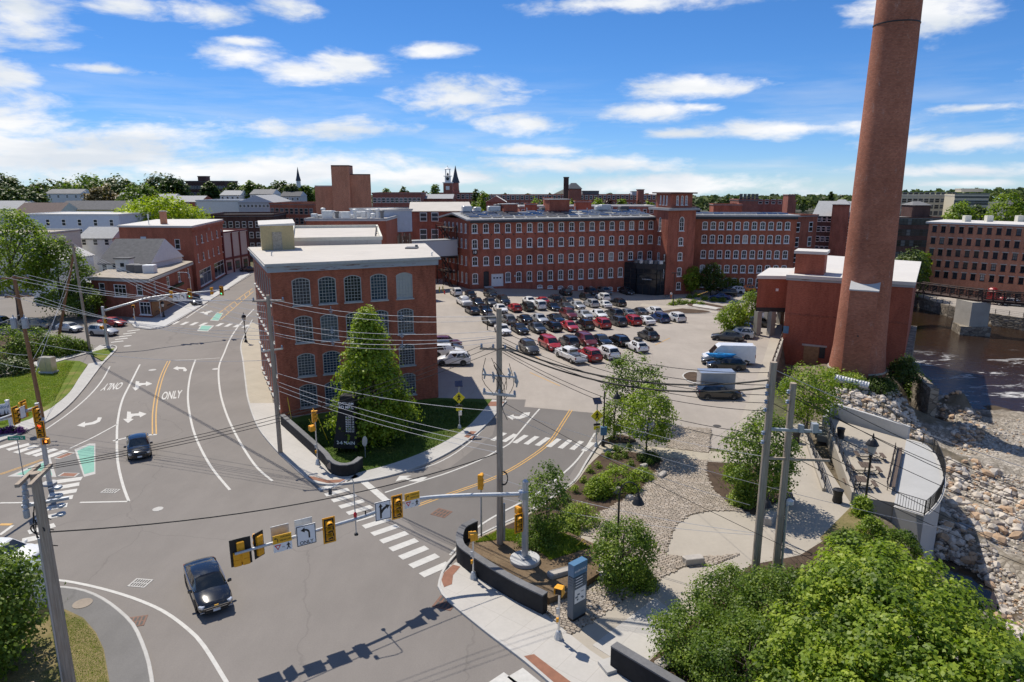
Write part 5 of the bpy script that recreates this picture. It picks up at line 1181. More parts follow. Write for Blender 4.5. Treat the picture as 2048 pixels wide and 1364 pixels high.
gd_ = (MA-MG).normalized();go = Vector((gd_.y,-gd_.x,0));fe = thing('fire_escape','rusty steel fire escape on the end wall of the long mill','fire escape',(MG.x+gd_.x*3+go.x,MG.y+gd_.y*3+go.y,0))
def fp(u,o,z):return (MG.x+gd_.x*u+go.x*o,MG.y+gd_.y*u+go.y*o,z)
for u,o in ((1.5,.3),(1.5,2.4),(8.5,.3),(8.5,2.4),(5,2.4)):KB('post','rust_steel',fe,fp(u,o,7),(.22,.22,14))
for k,z in enumerate((3.2,6.6,10.2,13.4)):
    KB('platform','rust_steel',fe,fp(5,1.35,z),(7.2,2.1,.12),math.atan2(gd_.y,gd_.x))
    mb = MB();mb.tube([fp(1.6,2.4,z+1),fp(8.4,2.4,z+1)],.05,5);mb.tube([fp(1.6,2.4,z+.5),fp(8.4,2.4,z+.5)],.04,5);mb.build('rail','rust_steel',fe)
    mb = MB();mb.tube([fp(2.0,1.9,z-.1),fp(7.6,1.9,z-3.2)],.14,5);mb.tube([fp(2.0,1.2,z-.1),fp(7.6,1.2,z-3.2)],.14,5);mb.build('stair_flight','rust_steel',fe)
    KT('brace','rust_steel',fe,[fp(1.5,2.4,z-3),fp(8.5,2.4,z)],.07,4)
# -- town behind the mill
simple('brick_row','brick row with white windows left of the clock tower',W2(745,395,270),W2(842,395,270),16,0,zat(790,388,270),'brick_far','roof_grey',[(17.2,1.7),(13.6,1.7)],11,1.2,parapet=.4)
simple('low_brick_hall','low brick hall with a grey roof below the clock tower',W2(838,398,280),W2(905,398,280),18,0,zat(870,397,280),'brick_far','roof_midgrey',(),0,kind='gable',rise=1.6)
simple('city_hall','brick hall with flat roof at the foot of the clock tower',W2(868,392,335),W2(948,392,335),16,0,zat(905,388,335),'brick_far','roof_grey',[(17.5,1.8)],9,1.3,parapet=.4)
ct_ = thing('clock_tower','brick clock tower with a white open belfry left of a dark spire','tower',(*W2(895,380,330)[:2],0))
p = W2(896,370,330);zt1 = zat(896,366,330);KB('shaft','brick_far',ct_,(p.x,p.y,zt1/2),(4.1,4.1,zt1));KB('cornice','trim_white',ct_,(p.x,p.y,zt1+.15),(4.7,4.7,.4))
KB('window','trim_white',ct_,(p.x,p.y-2.1,zat(896,376,330)),(1.7,.15,1.7))
z2 = zat(896,353,330);KB('clock_stage','trim_white',ct_,(p.x,p.y,(zt1+z2)/2),(2.6,2.6,z2-zt1));mb = MB();c = Vector((p.x,p.y-1.32,(zt1+z2)/2+.4));mb.tube([c,c+Vector((0,-.1,0))],.75,16);mb.build('clock_face','sign_black',ct_)
KB('balcony','trim_white',ct_,(p.x,p.y,z2+.15),(3.7,3.7,.3))
z3 = zat(896,339,330)
for sx in (-1,1):
    for sy in (-1,1):KB('column','trim_white',ct_,(p.x+sx*.95,p.y+sy*.95,(z2+z3)/2),(.3,.3,z3-z2))
KL('bell','spire',ct_,(p.x,p.y,z2+.4),[(.5,0),(.45,.8),(.15,1.3)],10);KL('dome','trim_white',ct_,(p.x,p.y,z3),[(1.6,0),(1.5,.3),(.2,.9),(.05,1.8)],10)
def steeple(name,label,px,D,ybase,yspire,ytip,w,m1,m2):
    p = W2(px,ybase,D);t = thing(name,label,'steeple',(p.x,p.y,0));z0,z1,z2 = zat(px,ybase,D),zat(px,yspire,D),zat(px,ytip,D)
    KB('tower',m1,t,(p.x,p.y,z0/2),(w*1.15,w*1.15,z0));KL('belfry',m1,t,(p.x,p.y,z0),[(w*.55,0),(w*.5,z1-z0)],8);KL('spire',m2,t,(p.x,p.y,z1),[(w*.66,-.2),(w*.36,(z2-z1)*.35),(.05,z2-z1)],8)
steeple('church_steeple','dark pointed church spire right behind the clock tower',911.5,345,381,365,331,3.1,'brick_far','spire');steeple('church_steeple','slender dark church spire above the left trees',597.5,420,372,361,334,2.5,'trim_white','spire')
fm_ = simple('far_mill','very long flat-roofed brick mill on the skyline behind the long mill',W2(965,395,335),W2(1312,395,345),18,0,zat(1130,391,340),'brick_far','roof_membrane',[(17.0,1.7),(13.6,1.7)],38,1.2,parapet=.3)
p = W2(1132,380,305);cs = thing('factory_chimney','slim square brick stack on the skyline over the long mill','chimney',(p.x,p.y,0));mb = MB();zt_ = zat(1132,356,305);mb.box((p.x,p.y,zt_/2),(2.1,2.1,zt_));mb.build('shaft','brick_brown',cs);KB('crown','brick_brown',cs,(p.x,p.y,zt_+.2),(2.4,2.4,.5))
simple('gabled_tower','brick tower with a black hipped roof beside the slim stack',W2(1138,380,335),W2(1163,380,336),7,0,zat(1150,377,335),'brick_far','spire',kind='hip',rise=2.6,cat='tower')
simple('rooftop_box','dark rooftop plant box on the far mill',W2(1165,384,342),W2(1198,384,342),5,17.8,zat(1180,382,342),'hvac_dark','roof_grey',parapet=0,cat='plant box')
simple('brick_stack_house','square brick stair head at the right end of the far mill',W2(1276,385,330),W2(1288,385,330),4,0,zat(1282,380,330),'brick_far','roof_grey',parapet=.2);simple('rooftop_box','grey rooftop plant box near the right end of the far mill',W2(1264,388,343),W2(1281,388,343),5,18.0,zat(1270,383,343),'siding_grey','roof_grey',parapet=0,cat='plant box')
simple('gabled_shed','brick shed with a pale pitched roof behind the long mill roof',W2(972,405,235),W2(1012,405,235),12,0,zat(990,404,235),'brick_far','roof_membrane',kind='gable',rise=2.0,ridge='across')
simple('sawtooth_shed','low white-roofed shed just behind the long mill roof',W2(995,415,205),W2(1030,415,205),8,0,zat(1010,419,205),'brick_far','roof_membrane',kind='gable',rise=1.6)
for x0,x1,yt,D,lb in ((1050,1074,409,200,'small square brick stair head behind the long mill roof, leftmost'),(1088,1105,397,230,'slim brick tower behind the long mill roof'),(1151,1183,404,198,'large brick stair head behind the middle of the mill roof')):
    simple('roof_house',lb,W2(x0,yt,D),W2(x1,yt,D),5,0,zat((x0+x1)/2,yt,D),'brick_mill','roof_midgrey',parapet=.15,cat='roof house')
simple('back_mill','low brick mill with a white roof edge behind the long mill',W2(1040,412,225),W2(1310,412,228),14,0,zat(1150,414,226),'brick_far','roof_membrane',[(14.6,1.2)],20,1.0,parapet=.3,cornice='roof_membrane')
simple('brick_box','square brick roof block right of the tower',W2(1427,418,215),W2(1484,418,214),8,0,zat(1455,410,215),'brick_mill','roof_midgrey',parapet=.2)
simple('arcaded_block','brick block with tall dark openings right of the tower',W2(1477,410,250),W2(1516,410,250),10,0,zat(1495,401,250),'brick_far','roof_grey',[(18.6,2.4)],5,.9,parapet=.3,fm='brick_far')
simple('back_block','long brick block with white windows behind the grey-roofed mill',W2(1514,408,275),W2(1592,408,272),12,0,zat(1550,403,272),'brick_far','roof_grey',[(16.6,1.6)],6,1.2,parapet=.3);simple('roof_house','brick stair head above the grey mill roof',W2(1576,402,262),W2(1590,402,262),5,0,zat(1582,391,262),'brick_far','roof_grey',parapet=.2,cat='roof house')
gm = simple('grey_roof_mill','brick mill with a broad grey pitched roof and many small windows',W2(1622,460,206),W2(1712,460,200),26,-6,zat(1660,431,206),'brick_brown','roof_midgrey',[(13.2,1.4),(10.3,1.4),(7.4,1.4),(4.5,1.4),(1.6,1.4)],9,.9,kind='gable',rise=4.0)
simple('hip_roof_tower','square brick tower with a grey hipped roof beside the chimney',W2(1663,430,199),W2(1697,430,197),8,-6,zat(1680,408,199),'brick_mill','roof_midgrey',kind='hip',rise=1.2,cat='tower')
ew = simple('mill_end_block','dark brick end block with tall white windows at the mill wing\'s right end',W2(1581,470,176),W2(1632,470,181),14,-4,zat(1605,433,178),'brick_dark','roof_midgrey',[(12.4,2.3),(8.6,2.3),(4.6,2.3)],2,1.2,parapet=.3)
# -- across the river
zr = -4.5
rA,rB = W2(1851,500,178),W2(2140,500,157)
rm = Bld('river_mill','five-storey tan brick mill with rows of small windows across the river',(rA.x,rA.y,zr),wall='brick_right')
Lr_ = (rB-rA).length;rt = zat(1858,446,178);rows_ = [zat(1866,y,177) for y in (458,481,503.5,526,547,575)]
u0_,u1_ = u_at(1866,480,rA,rB),u_at(2035,480,rA,rB)
ops = [(u0_+(u1_-u0_)*i/9.0,1.0,z-.75,1.55,0,'dark',None) for i in range(14) for z in rows_ if u0_+(u1_-u0_)*i/9.0 < Lr_-1]
rm.side(rA,rB,zr-.5,rt,ops);nb = perp(rA,rB)*16;rm.side(rB,rB+nb,zr,rt);rm.side(rB+nb,rA+nb,zr,rt);rm.side(rA+nb,rA,zr,rt);rm.done()
cR = rA.lerp(rB,.5)+nb*.5;mb = MB();mb.prism([tuple(p+(p-cR).normalized()*.8) for p in (rA,rB,rB+nb,rA+nb)],rt-.1,rt+.35);rm.part('roof',mb,'roof_membrane')
for px in (1933,1977,2038):q = W2(px,440,178);KB('roof_hatch','siding_cream',rm.root,(q.x,q.y,rt+1.1),(1.6,1.2,1.6))
lt = MB();lt.box((0,-.03,0),(1.35,.12,.22));ltm = lt.mesh('lintel','lintel');dR = (rB-rA).normalized();
for t in ops:q = rA+dR*t[0];obj('lintel',ltm,rm.root,Vector((q.x,q.y,t[2]+t[3]+.12))-Vector(rm.root['_org']),math.atan2(dR.y,dR.x))
dk_ = simple('dark_mill','dark brown brick mill with four rows of windows beyond the river bend',W2(1786,470,240),W2(1880,470,238),18,-5,zat(1830,437,240),'brick_brown','roof_grey',[(10.6,2.0),(6.9,2.0),(3.2,2.0),(-.8,2.0)],11,1.2,parapet=.4,fm='trim_black');simple('mill_tower','brown brick tower with a low hipped roof above the dark mill',W2(1823,430,248),W2(1859,430,248),7,-5,zat(1840,410,248),'brick_brown','roof_grey',kind='hip',rise=1.2,cat='tower')
ff = simple('concrete_factory','long cream concrete factory with bands of dark windows on the right skyline',W2(1802,405,430),W2(1912,405,432),25,0,zat(1860,392,430),'concrete_factory','roof_membrane',[(17.4,2.3),(13.6,2.3),(9.8,2.3),(6.0,2.3)],10,2.6,fm='trim_grey',parapet=.8);simple('concrete_factory','nearer cream factory wing with a taller roof house on the right skyline',W2(1908,405,405),W2(1976,405,400),20,0,zat(1940,392,405),'concrete_factory','roof_membrane',[(16.9,2.6),(13.0,2.6),(9.1,2.6)],5,3.4,fm='trim_grey',parapet=.8);simple('factory_penthouse','cream roof house on the concrete factory',W2(1922,385,412),W2(1966,385,410),8,19,zat(1945,379,410),'concrete_factory','roof_membrane',parapet=.4)
qw = thing('quay_wall','rough stone quay wall along the far side of the river','wall',(FARB[4].x,FARB[4].y,-7))
for a,b in zip(FARB[2:-1],FARB[3:]):
    d = (b-a);L = d.length;d.normalize();m = (a+b)/2;KB('wall_run','stone_wall',qw,(m.x,m.y,-6.6),(L+.3,.9,4.4),math.atan2(d.y,d.x))
fr = thing('quay_fence','thin black railing on top of the far quay wall','fence',(FARB[4].x,FARB[4].y,-4.4))
for a,b in zip(FARB[2:-2],FARB[3:-1]):
    d = (b-a);L = d.length;n = max(2,int(L/2.5));mb = MB()
    for i in range(n+1):q = a+d*(i/n);mb.box((q.x,q.y+.3,-3.85),(.09,.09,1.1))
    for z in (-3.35,-3.7,-4.1):mb.tube([(a.x,a.y+.3,z),(b.x,b.y+.3,z)],.03,4)
    mb.build('railing','black_metal',fr)
mb = MB();fq = [tuple(Vector((p.x,p.y,0))+Vector((0,.6,0))) for p in FARB[2:-1]];mb.sheet(fq+[(300,170),(160,178),(104,196)],-4.45);struct('far_street',mb,'asphalt_lot')
fbA,fbB = at(1836,583,150),at(1965,585,138);fbC = at(2200,600,128)
zdk = .1
fbr = thing('footbridge','rust-black steel truss footbridge crossing the river','bridge',(fbA.x,fbA.y,zdk))
def span(a,b,n):
    a = Vector((a.x,a.y,0));b = Vector((b.x,b.y,0));d = (b-a).normalized();o = Vector((d.y,-d.x,0));L = (b-a).length;an2 = math.atan2(d.y,d.x);m = (a+b)/2
    KB('deck','rust_steel',fbr,(m.x,m.y,zdk-.15),(L,2.4,.3),an2)
    for s in (-1,1):
        mb = MB();A2 = a+o*1.2*s;B2_ = b+o*1.2*s
        for z in (zdk+.05,zdk+1.9):mb.tube([(A2.x,A2.y,z),(B2_.x,B2_.y,z)],.13,5)
        for i in range(n+1):q = A2.lerp(B2_,i/n);mb.box((q.x,q.y,zdk+1),(.16,.16,1.9),an2)
        for i in range(n):q = A2.lerp(B2_,i/n);r = A2.lerp(B2_,(i+1)/n);mb.tube([(q.x,q.y,zdk+.1),(r.x,r.y,zdk+1.85)],.07,4)
        for k in range(4):mb.tube([(A2.x,A2.y,zdk+.4+.38*k),(B2_.x,B2_.y,zdk+.4+.38*k)],.03,4)
        mb.build('truss','rust_steel',fbr)
span(fbA,fbB,7);span(fbB,fbC,10);span(Vector((70,142,0)),fbA,5)
q = fbB+Vector((-.8,.8,0));pr = thing('bridge_pier','pale concrete pier carrying the footbridge at the far bank','pier',(q.x,q.y,-7));mb = MB();mb.prism([(q.x-1.9,q.y-2.2),(q.x+1.9,q.y-2.2),(q.x+2.2,q.y+2.4),(q.x-2.2,q.y+2.4)],-5.2,zdk-.32);mb.build('shaft','concrete_pier',pr);KB('footing','stone_wall',pr,(q.x,q.y,-6.9),(5.4,6,3.4),-.3)
rw_ = thing('river_wall','tall rough stone wall under the pump house dropping to the river','wall',(PR.x+.5,PR.y,-7))
for a,b in ((PR+Vector((.35,-.2,0)),PB+Vector((.4,-.2,0))),(Vector((51.6,80.0,0)),PR+Vector((.5,0,0)))):
    d = (b-a);m = (a+b)/2;L = d.length;d.normalize();KB('wall_run','stone_wall',rw_,(m.x,m.y,-5.2),(L+.4,.9,9.0 if a.y > 88 else 8.0),math.atan2(d.y,d.x))
pw_ = thing('parapet_wall','low concrete parapet along the walkway to the pump house','wall',(35,90,0));a,b = Vector((40.4,99.6,0)),Vector((31.4,80.2,0));d = (a-b).normalized();m = (a+b)/2;KB('wall_run','concrete_pier',pw_,(m.x,m.y,-.9),((a-b).length,.45,3.4),math.atan2(d.y,d.x))
mb = MB();
for i in range(9):q = b.lerp(a,i/8);mb.box((q.x,q.y,1.2),(.08,.08,.9))
for z in (1.25,1.65):mb.tube([(b.x,b.y,z),(a.x,a.y,z)],.04,5)
mb.build('railing','rust_steel',pw_)
# -- vegetation
LEAF4 = np.array([[0,0,0],[.42,.42,.06],[0,1,-.05],[-.42,.42,.06]]);FACE4 = [[0,1,2,3]]
LEAF_M = np.array([[0,0,0],[.30,.10,.05],[.62,.34,.0],[.34,.48,.06],[.22,.72,.03],[0,1.0,-.06],[-.22,.72,.03],[-.34,.48,.06],[-.62,.34,.0],[-.30,.10,.05]])
def leaf_mesh(name,P,Nn,size,m,lobed=False,tint=None,rng=RNG):
    n = len(P);base = LEAF_M if lobed else LEAF4;k = len(base)
    nn = Nn/np.maximum(np.linalg.norm(Nn,axis=1,keepdims=True),1e-6)
    t = rng.normal(size=(n,3));t -= nn*np.sum(t*nn,1,keepdims=True);t /= np.maximum(np.linalg.norm(t,axis=1,keepdims=True),1e-6);b = np.cross(nn,t)
    s = (size*rng.uniform(.65,1.3,n))[:,None,None]
    v = P[:,None,:]+s*(base[None,:,0:1]*t[:,None,:]+(base[None,:,1:2]-.5)*b[:,None,:]+base[None,:,2:3]*nn[:,None,:]*1.6)
    v = v.reshape(-1,3).astype('f');me = bpy.data.meshes.new(name);me.vertices.add(n*k);me.vertices.foreach_set('co',v.ravel())
    me.loops.add(n*k);me.polygons.add(n);me.loops.foreach_set('vertex_index',np.arange(n*k,dtype='i'));me.polygons.foreach_set('loop_start',(np.arange(n)*k).astype('i'))
    me.update(calc_edges=True)
    a = me.attributes.new('tint','FLOAT','POINT');tv = rng.uniform(0,1,n) if tint is None else np.clip(tint+rng.normal(0,.14,n),0,1)
    a.data.foreach_set('value',np.repeat(tv,k).astype('f'));me.materials.append(mat(m));return me
PROF = dict(round=lambda t:np.sin(np.pi*np.clip(t*.94+.05,0,1))**.55,cone=lambda t:np.clip((1-t)**.75*(.35+.65*np.clip(t/.14,0,1)),0.04,1),oval=lambda t:np.sin(np.pi*np.clip(t*.9+.07,0,1))**.8,vase=lambda t:np.clip(.35+.9*t,0,1)*np.sqrt(np.clip(1.02-t**4,0,1)),dome=lambda t:np.sqrt(np.clip(1.02-t*t,0,1)))
def crown_pts(R_,z0,z1,prof,nclump,per,sig,rng,flat=1.0):
    t = rng.uniform(0,1,nclump*3);keep = rng.uniform(0,1,nclump*3) < PROF[prof](t)*.9+.1;t = t[keep][:nclump];n = len(t)
    th = rng.uniform(0,2*np.pi,n);rr = R_*PROF[prof](t)*(rng.uniform(.30,1.0,n)**.42)*rng.uniform(.86,1.10,n)
    C = np.stack([rr*np.cos(th),rr*np.sin(th)*flat,z0+(z1-z0)*t],1);tc = rng.uniform(.15,.85,n)
    idx = np.repeat(np.arange(n),per);off = rng.normal(size=(len(idx),3))*np.array([1,1,.55])*sig
    off[:,2] -= .25*(off[:,0]**2+off[:,1]**2)/sig
    P = C[idx]+off;cc = np.array([0,0,z0+(z1-z0)*.4]);N = (C[idx]-cc)*.25/max(R_,.1)+off/sig*.35+np.array([0,0,.75])+rng.normal(size=P.shape)*.42
    return P,N,tc[idx],C
def tree(name,label,base,h,R_,prof='round',m='leaf_mid',z0=.25,nclump=90,per=40,sig=None,leaf=.22,lobed=False,cat='tree',group=None,trunk=None,limbs=12,seed=0,flat=1.0,lean=(0,0)):
    rng = np.random.default_rng(seed+11);root = thing(name,label,cat,tuple(base),group);local(root)
    sig = sig or R_*.16
    P,N,tc,C = crown_pts(R_,h*z0,h*.985,prof,nclump,per,sig,rng,flat);P[:,0] += lean[0]*P[:,2]/h;P[:,1] += lean[1]*P[:,2]/h
    obj('crown',leaf_mesh('crown',P,N,leaf,m,lobed,tc,rng),root)
    tr = trunk or max(.06,h*.018);mb = MB();top = h*(.8 if prof != 'dome' else .5)
    mb.tube([(0,0,-.3),(.02*h*rng.normal()*.3,0,h*.15),(lean[0]*.4,lean[1]*.4,h*.45),(lean[0]*.7,lean[1]*.7,top)],[tr*1.35,tr,tr*.65,tr*.15],8)
    for i in rng.choice(len(C),min(limbs,len(C)),replace=False):
        c = C[i];zb = max(h*.1,min(c[2]*.62,top*.9));mb.tube([(lean[0]*.3*zb/h,lean[1]*.3*zb/h,zb),(c[0]*.5,c[1]*.5,zb+(c[2]-zb)*.65),tuple(c)],[tr*.5,tr*.3,tr*.08],5,cap=False)
    obj('trunk',mb.mesh('trunk','bark',smooth=True,uv=False),root);return root
def tree_px(name,label,px,py,ytop,wpx,z=None,dz=0.0,D=None,**k):
    b = at(px,py,D) if D else G(px,py,z)
    if D:b.z = z if z is not None else terrZ(b.x,b.y)
    b.z += dz;zt_ = zat(px,ytop,b.y);Yc = b.y*CP+(CAM_H-(b.z+zt_)/2)*SP
    return tree(name,label,b,max(.6,zt_-b.z),wpx/FPX*Yc/2,**k)
tree_px('maple_tree','broad cone-shaped green maple in front of the white-roofed brick mill',745,878,612,186,z=.1,prof='cone',m='leaf_maple',z0=.05,nclump=300,per=72,sig=.46,leaf=.25,lobed=False,seed=1,limbs=20,trunk=.2)
tree_px('plaza_tree','young green tree by the gooseneck lamp at the car park edge',1264,842,702,116,z=.1,prof='round',m='leaf_mid',z0=.22,nclump=110,per=40,sig=.36,leaf=.20,seed=2,trunk=.09)
tree_px('plaza_tree','young tree with a bare thin trunk standing at the concrete path',1293,906,772,104,z=.1,prof='round',m='leaf_maple',z0=.26,nclump=110,per=42,sig=.36,leaf=.20,seed=3,trunk=.07)
tree_px('plaza_shrub','upright bright green shrub behind the yellow pedestrian sign',1228,878,782,52,z=.1,prof='oval',m='leaf_maple',z0=.05,nclump=60,per=36,sig=.26,leaf=.17,cat='shrub',seed=4)
tree_px('plaza_tree','bushy green tree left of the twin poles',1515,1005,818,142,z=.1,prof='oval',m='leaf_mid',z0=.10,nclump=190,per=46,sig=.36,leaf=.19,seed=5,trunk=.09)
tree_px('plaza_tree','spreading green tree below the chimney beside the terrace stairs',1612,862,722,112,z=-.2,prof='round',m='leaf_maple',z0=.25,nclump=130,per=44,sig=.40,leaf=.20,seed=6,trunk=.09)
tree_px('plaza_tree','slim young tree behind the large signal mast',1093,1080,920,96,z=.3,prof='oval',m='leaf_mid',z0=.12,nclump=90,per=40,sig=.28,leaf=.15,seed=7,trunk=.06)
tree_px('plaza_shrub','round green bush around the black gooseneck lamp',1243,1168,1036,128,z=.15,prof='round',m='leaf_mid',z0=.04,nclump=170,per=60,sig=.26,leaf=.13,cat='shrub',seed=8)
tree_px('plaza_shrub','dense low shrub at the foot of the slim tree',1075,1096,1030,78,z=.3,prof='dome',m='leaf_mid',z0=.02,nclump=80,per=50,sig=.22,leaf=.12,cat='shrub',seed=9)
for i,(x,y,z,h,r,pr,m,lb,nc) in enumerate(((13.2,30.0,.0,4.6,2.6,'round','leaf_mid','tall green shrub around the feet of the twin wooden poles',230),(10.6,26.6,.1,4.2,2.5,'round','leaf_mid','dark green shrub at the bottom edge left of the big maple',230),(15.6,32.0,-.2,3.6,1.9,'round','leaf_mid','low shrub between the twin poles and the big maple',130),(9.0,29.4,.1,3.0,2.1,'round','leaf_mid','leafy shrub spreading onto the concrete path left of the twin poles',170),(11.6,32.6,.1,3.0,1.9,'round','leaf_mid','shrub just left of the twin pole feet beside the path',150))):
    tree('riverside_shrub',lb,(x,y,z),h,r,pr,m,.03,nc,60,.28,.12,cat='shrub',seed=20+i)
BIG = thing('maple_tree','large bright green maple filling the lower right corner','tree',(16.6,22.5,-1.5));local(BIG)
rng = np.random.default_rng(5);Ps=[];Ns=[];Ts=[];CC=[]
for (cx,cy,cz,r) in ((17.2,29.2,4.6,2.3),(16.3,26.8,5.2,3.0),(14.0,25.2,4.0,2.7),(17.7,26.0,4.8,2.7),(12.4,23.6,2.8,2.5),(16.2,23.2,5.0,3.2),(18.3,22.8,4.2,2.7),(17.5,20.2,4.8,3.0),(14.0,20.8,3.8,3.2),(18.7,19.4,2.8,2.4),(17.5,17.5,4.0,3.4),(15.4,29.2,2.4,2.2)):
    n = int(17*r*r);d = rng.normal(size=(n,3));d /= np.linalg.norm(d,axis=1,keepdims=True);d[:,2] = np.where(d[:,2] < -.25,-d[:,2]*.6,d[:,2])
    C = np.array([cx,cy,cz])+d*r*rng.uniform(.62,1.14,n)[:,None]*np.array([1,1,.82]);tc = rng.uniform(.15,.85,n);CC.append(C)
    idx = np.repeat(np.arange(n),46);off = rng.normal(size=(len(idx),3))*np.array([1,1,.45])*.29;off[:,2] -= .8*(off[:,0]**2+off[:,1]**2)
    Ps.append(C[idx]+off);Ns.append(d[idx]*.45+off*.9+np.array([0,0,.75])+rng.normal(size=off.shape)*.36);Ts.append(tc[idx])
P = np.concatenate(Ps)-np.array([16.6,22.5,-1.5]);obj('crown',leaf_mesh('crown',P,np.concatenate(Ns),.165,'leaf_maple',True,np.concatenate(Ts),rng),BIG)
mb = MB();mb.tube([(0,0,-1),(.1,0,1.5),(0,.2,4),(0,.4,6)],[.34,.27,.2,.08],10);C = np.concatenate(CC)-np.array([16.6,22.5,-1.5])
for i in rng.choice(len(C),46,replace=False):c = C[i];mb.tube([(0,.1,1.6+1.8*rng.random()),(c[0]*.5,c[1]*.5,c[2]*.6+.5),tuple(c)],[.14,.09,.02],6,cap=False)
obj('trunk',mb.mesh('trunk','bark',smooth=True,uv=False),BIG)
tree('corner_tree','leafy green tree at the lower left edge beside the leaning wooden pole',(-26.3,28.4,.1),6.6,3.5,'round','leaf_mid',.06,380,50,.42,.17,seed=31,lobed=True,trunk=.16)
for i,(px,py,yt,w,lb) in enumerate(((20,715,650,90,'dark green shrub at the left edge of the corner garden'),(70,712,655,80,'tall green shrub behind the steel cabinet'),(120,708,668,70,'green shrub between the leaning pole and the steel cabinet'),(152,702,680,46,'low bright shrub at the corner garden end by the signal mast'),(20,745,715,80,'grey-green low shrub at the left edge by the path'))):
    tree_px('garden_shrub',lb,px,py,yt,w,z=.1,prof='dome',m='leaf_mid' if i < 4 else 'leaf_far',z0=.02,nclump=90,per=40,sig=.45,leaf=.24,cat='shrub',group='corner garden shrubs',seed=40+i)
tree_px('street_tree','tall green tree at the left edge in front of the cream house',40,640,412,150,z=.0,prof='round',m='leaf_maple',z0=.30,nclump=200,per=46,sig=.8,leaf=.42,seed=50,trunk=.28)
tree_px('street_tree','green tree behind the leaning pole at left',128,632,470,110,z=.0,prof='oval',m='leaf_mid',z0=.12,nclump=170,per=46,sig=.7,leaf=.38,seed=51,trunk=.22)
tree_px('street_tree','low leafy tree against the left end of the pub',170,636,560,66,z=.0,prof='round',m='leaf_mid',z0=.15,nclump=90,per=40,sig=.5,leaf=.32,seed=52,trunk=.14)
tree_px('lime_tree','big lime-green tree behind the brick shop block',326,470,388,168,D=205,z=2,prof='round',m='leaf_lime',z0=.2,nclump=220,per=44,sig=1.3,leaf=.75,seed=53)
tree_px('courtyard_tree','bright green tree by the tower of the long mill',1382,588,531,38,prof='oval',m='leaf_maple',z0=.18,nclump=110,per=36,sig=.42,leaf=.32,seed=60)
tree_px('courtyard_tree','dark green tree next to the bright one by the mill tower',1421,590,524,46,prof='oval',m='leaf_dark',z0=.15,nclump=130,per=36,sig=.46,leaf=.32,seed=61)
tree_px('courtyard_shrub','low round shrub against the mill wing right of the dark tree',1460,581,554,44,prof='dome',m='leaf_mid',z0=.02,nclump=70,per=34,sig=.42,leaf=.30,cat='shrub',seed=62)
tree_px('lot_tree','light green young tree in the car park left of the raised brick annex',1464,668,604,62,prof='oval',m='leaf_maple',z0=.15,nclump=110,per=38,sig=.38,leaf=.27,seed=63)
tree_px('lot_tree','light green tree half hidden behind the raised brick annex',1502,640,580,46,prof='oval',m='leaf_maple',z0=.12,nclump=90,per=36,sig=.38,leaf=.27,seed=64)
for i,(px,py,yt,w) in enumerate(((1345,610,601,16),(1358,609,596,16),(1372,608,600,14),(1388,608,599,14),(1402,610,602,10),(1380,596,588,12),(1396,594,585,14),(1428,603,594,12),(1444,604,594,10),(1410,600,592,12))):
    tree_px('island_shrub','low green shrub in the planted beds before the mill tower',px,py,yt,w,prof='dome',m='leaf_mid' if i % 3 else 'leaf_maple',z0=.02,nclump=24,per=22,sig=.3,leaf=.24,cat='shrub',group='shrubs in the tower beds',seed=70+i)
for i,(px,py,z,yt,w,m,lb) in enumerate(((1806,756,-1.2,712,52,'leaf_dark','dark green bush at the right foot of the tall chimney'),(1832,792,-4.5,742,44,'leaf_mid','green bush hanging on the river wall below the chimney'),(1700,764,-.9,748,60,'grass_blade','tall weeds at the front foot of the chimney'),(1668,754,-1.2,740,30,'grass_blade','pale weeds left of the chimney foot'),(1760,772,-1.2,758,60,'leaf_dark','low green weeds on the rock edge below the chimney'))):
    tree_px('bank_bush',lb,px,py,yt,w,z=z,prof='dome',m=m,z0=.02,nclump=80,per=36,sig=.4,leaf=.24,cat='bush',seed=90+i)
for i,(px,yb,yt,w,D,m,lb) in enumerate(((1822,560,496,60,168,'leaf_far','green tree between the chimney and the river mill'),(1805,545,505,40,175,'leaf_far','pale green tree just right of the chimney'),(1842,555,500,30,176,'leaf_maple','light green tree at the left corner of the river mill'),(1918,448,404,56,300,'leaf_maple','green tree behind the roof of the river mill, left'),(1950,448,410,50,305,'leaf_far','darker green tree behind the roof of the river mill'),(2008,448,384,60,290,'leaf_maple','tall green tree behind the roof of the river mill, right'),(2042,448,392,40,295,'leaf_far','green tree at the right edge above the river mill'))):
    tree_px('far_tree',lb,px,yb,yt,w,D=D,z=-4.5 if D < 250 else -2,prof='round',m=m,z0=.1,nclump=110,per=30,sig=w*D/FPX*.09,leaf=D*.0032,seed=110+i,limbs=4)
LEFT = ((18,388,352,70,380),(60,392,368,60,330),(110,392,356,90,420),(175,396,350,100,400),(70,402,383,56,250),(205,402,372,70,320),(240,400,354,80,390),(280,402,366,80,300),(320,396,350,76,410),(350,398,352,60,380),(470,398,366,46,380),(500,400,362,40,360),(520,396,370,50,420),(560,398,362,60,400),(585,398,368,44,370),(612,398,372,40,420),(10,404,372,60,300),(420,392,364,40,415))
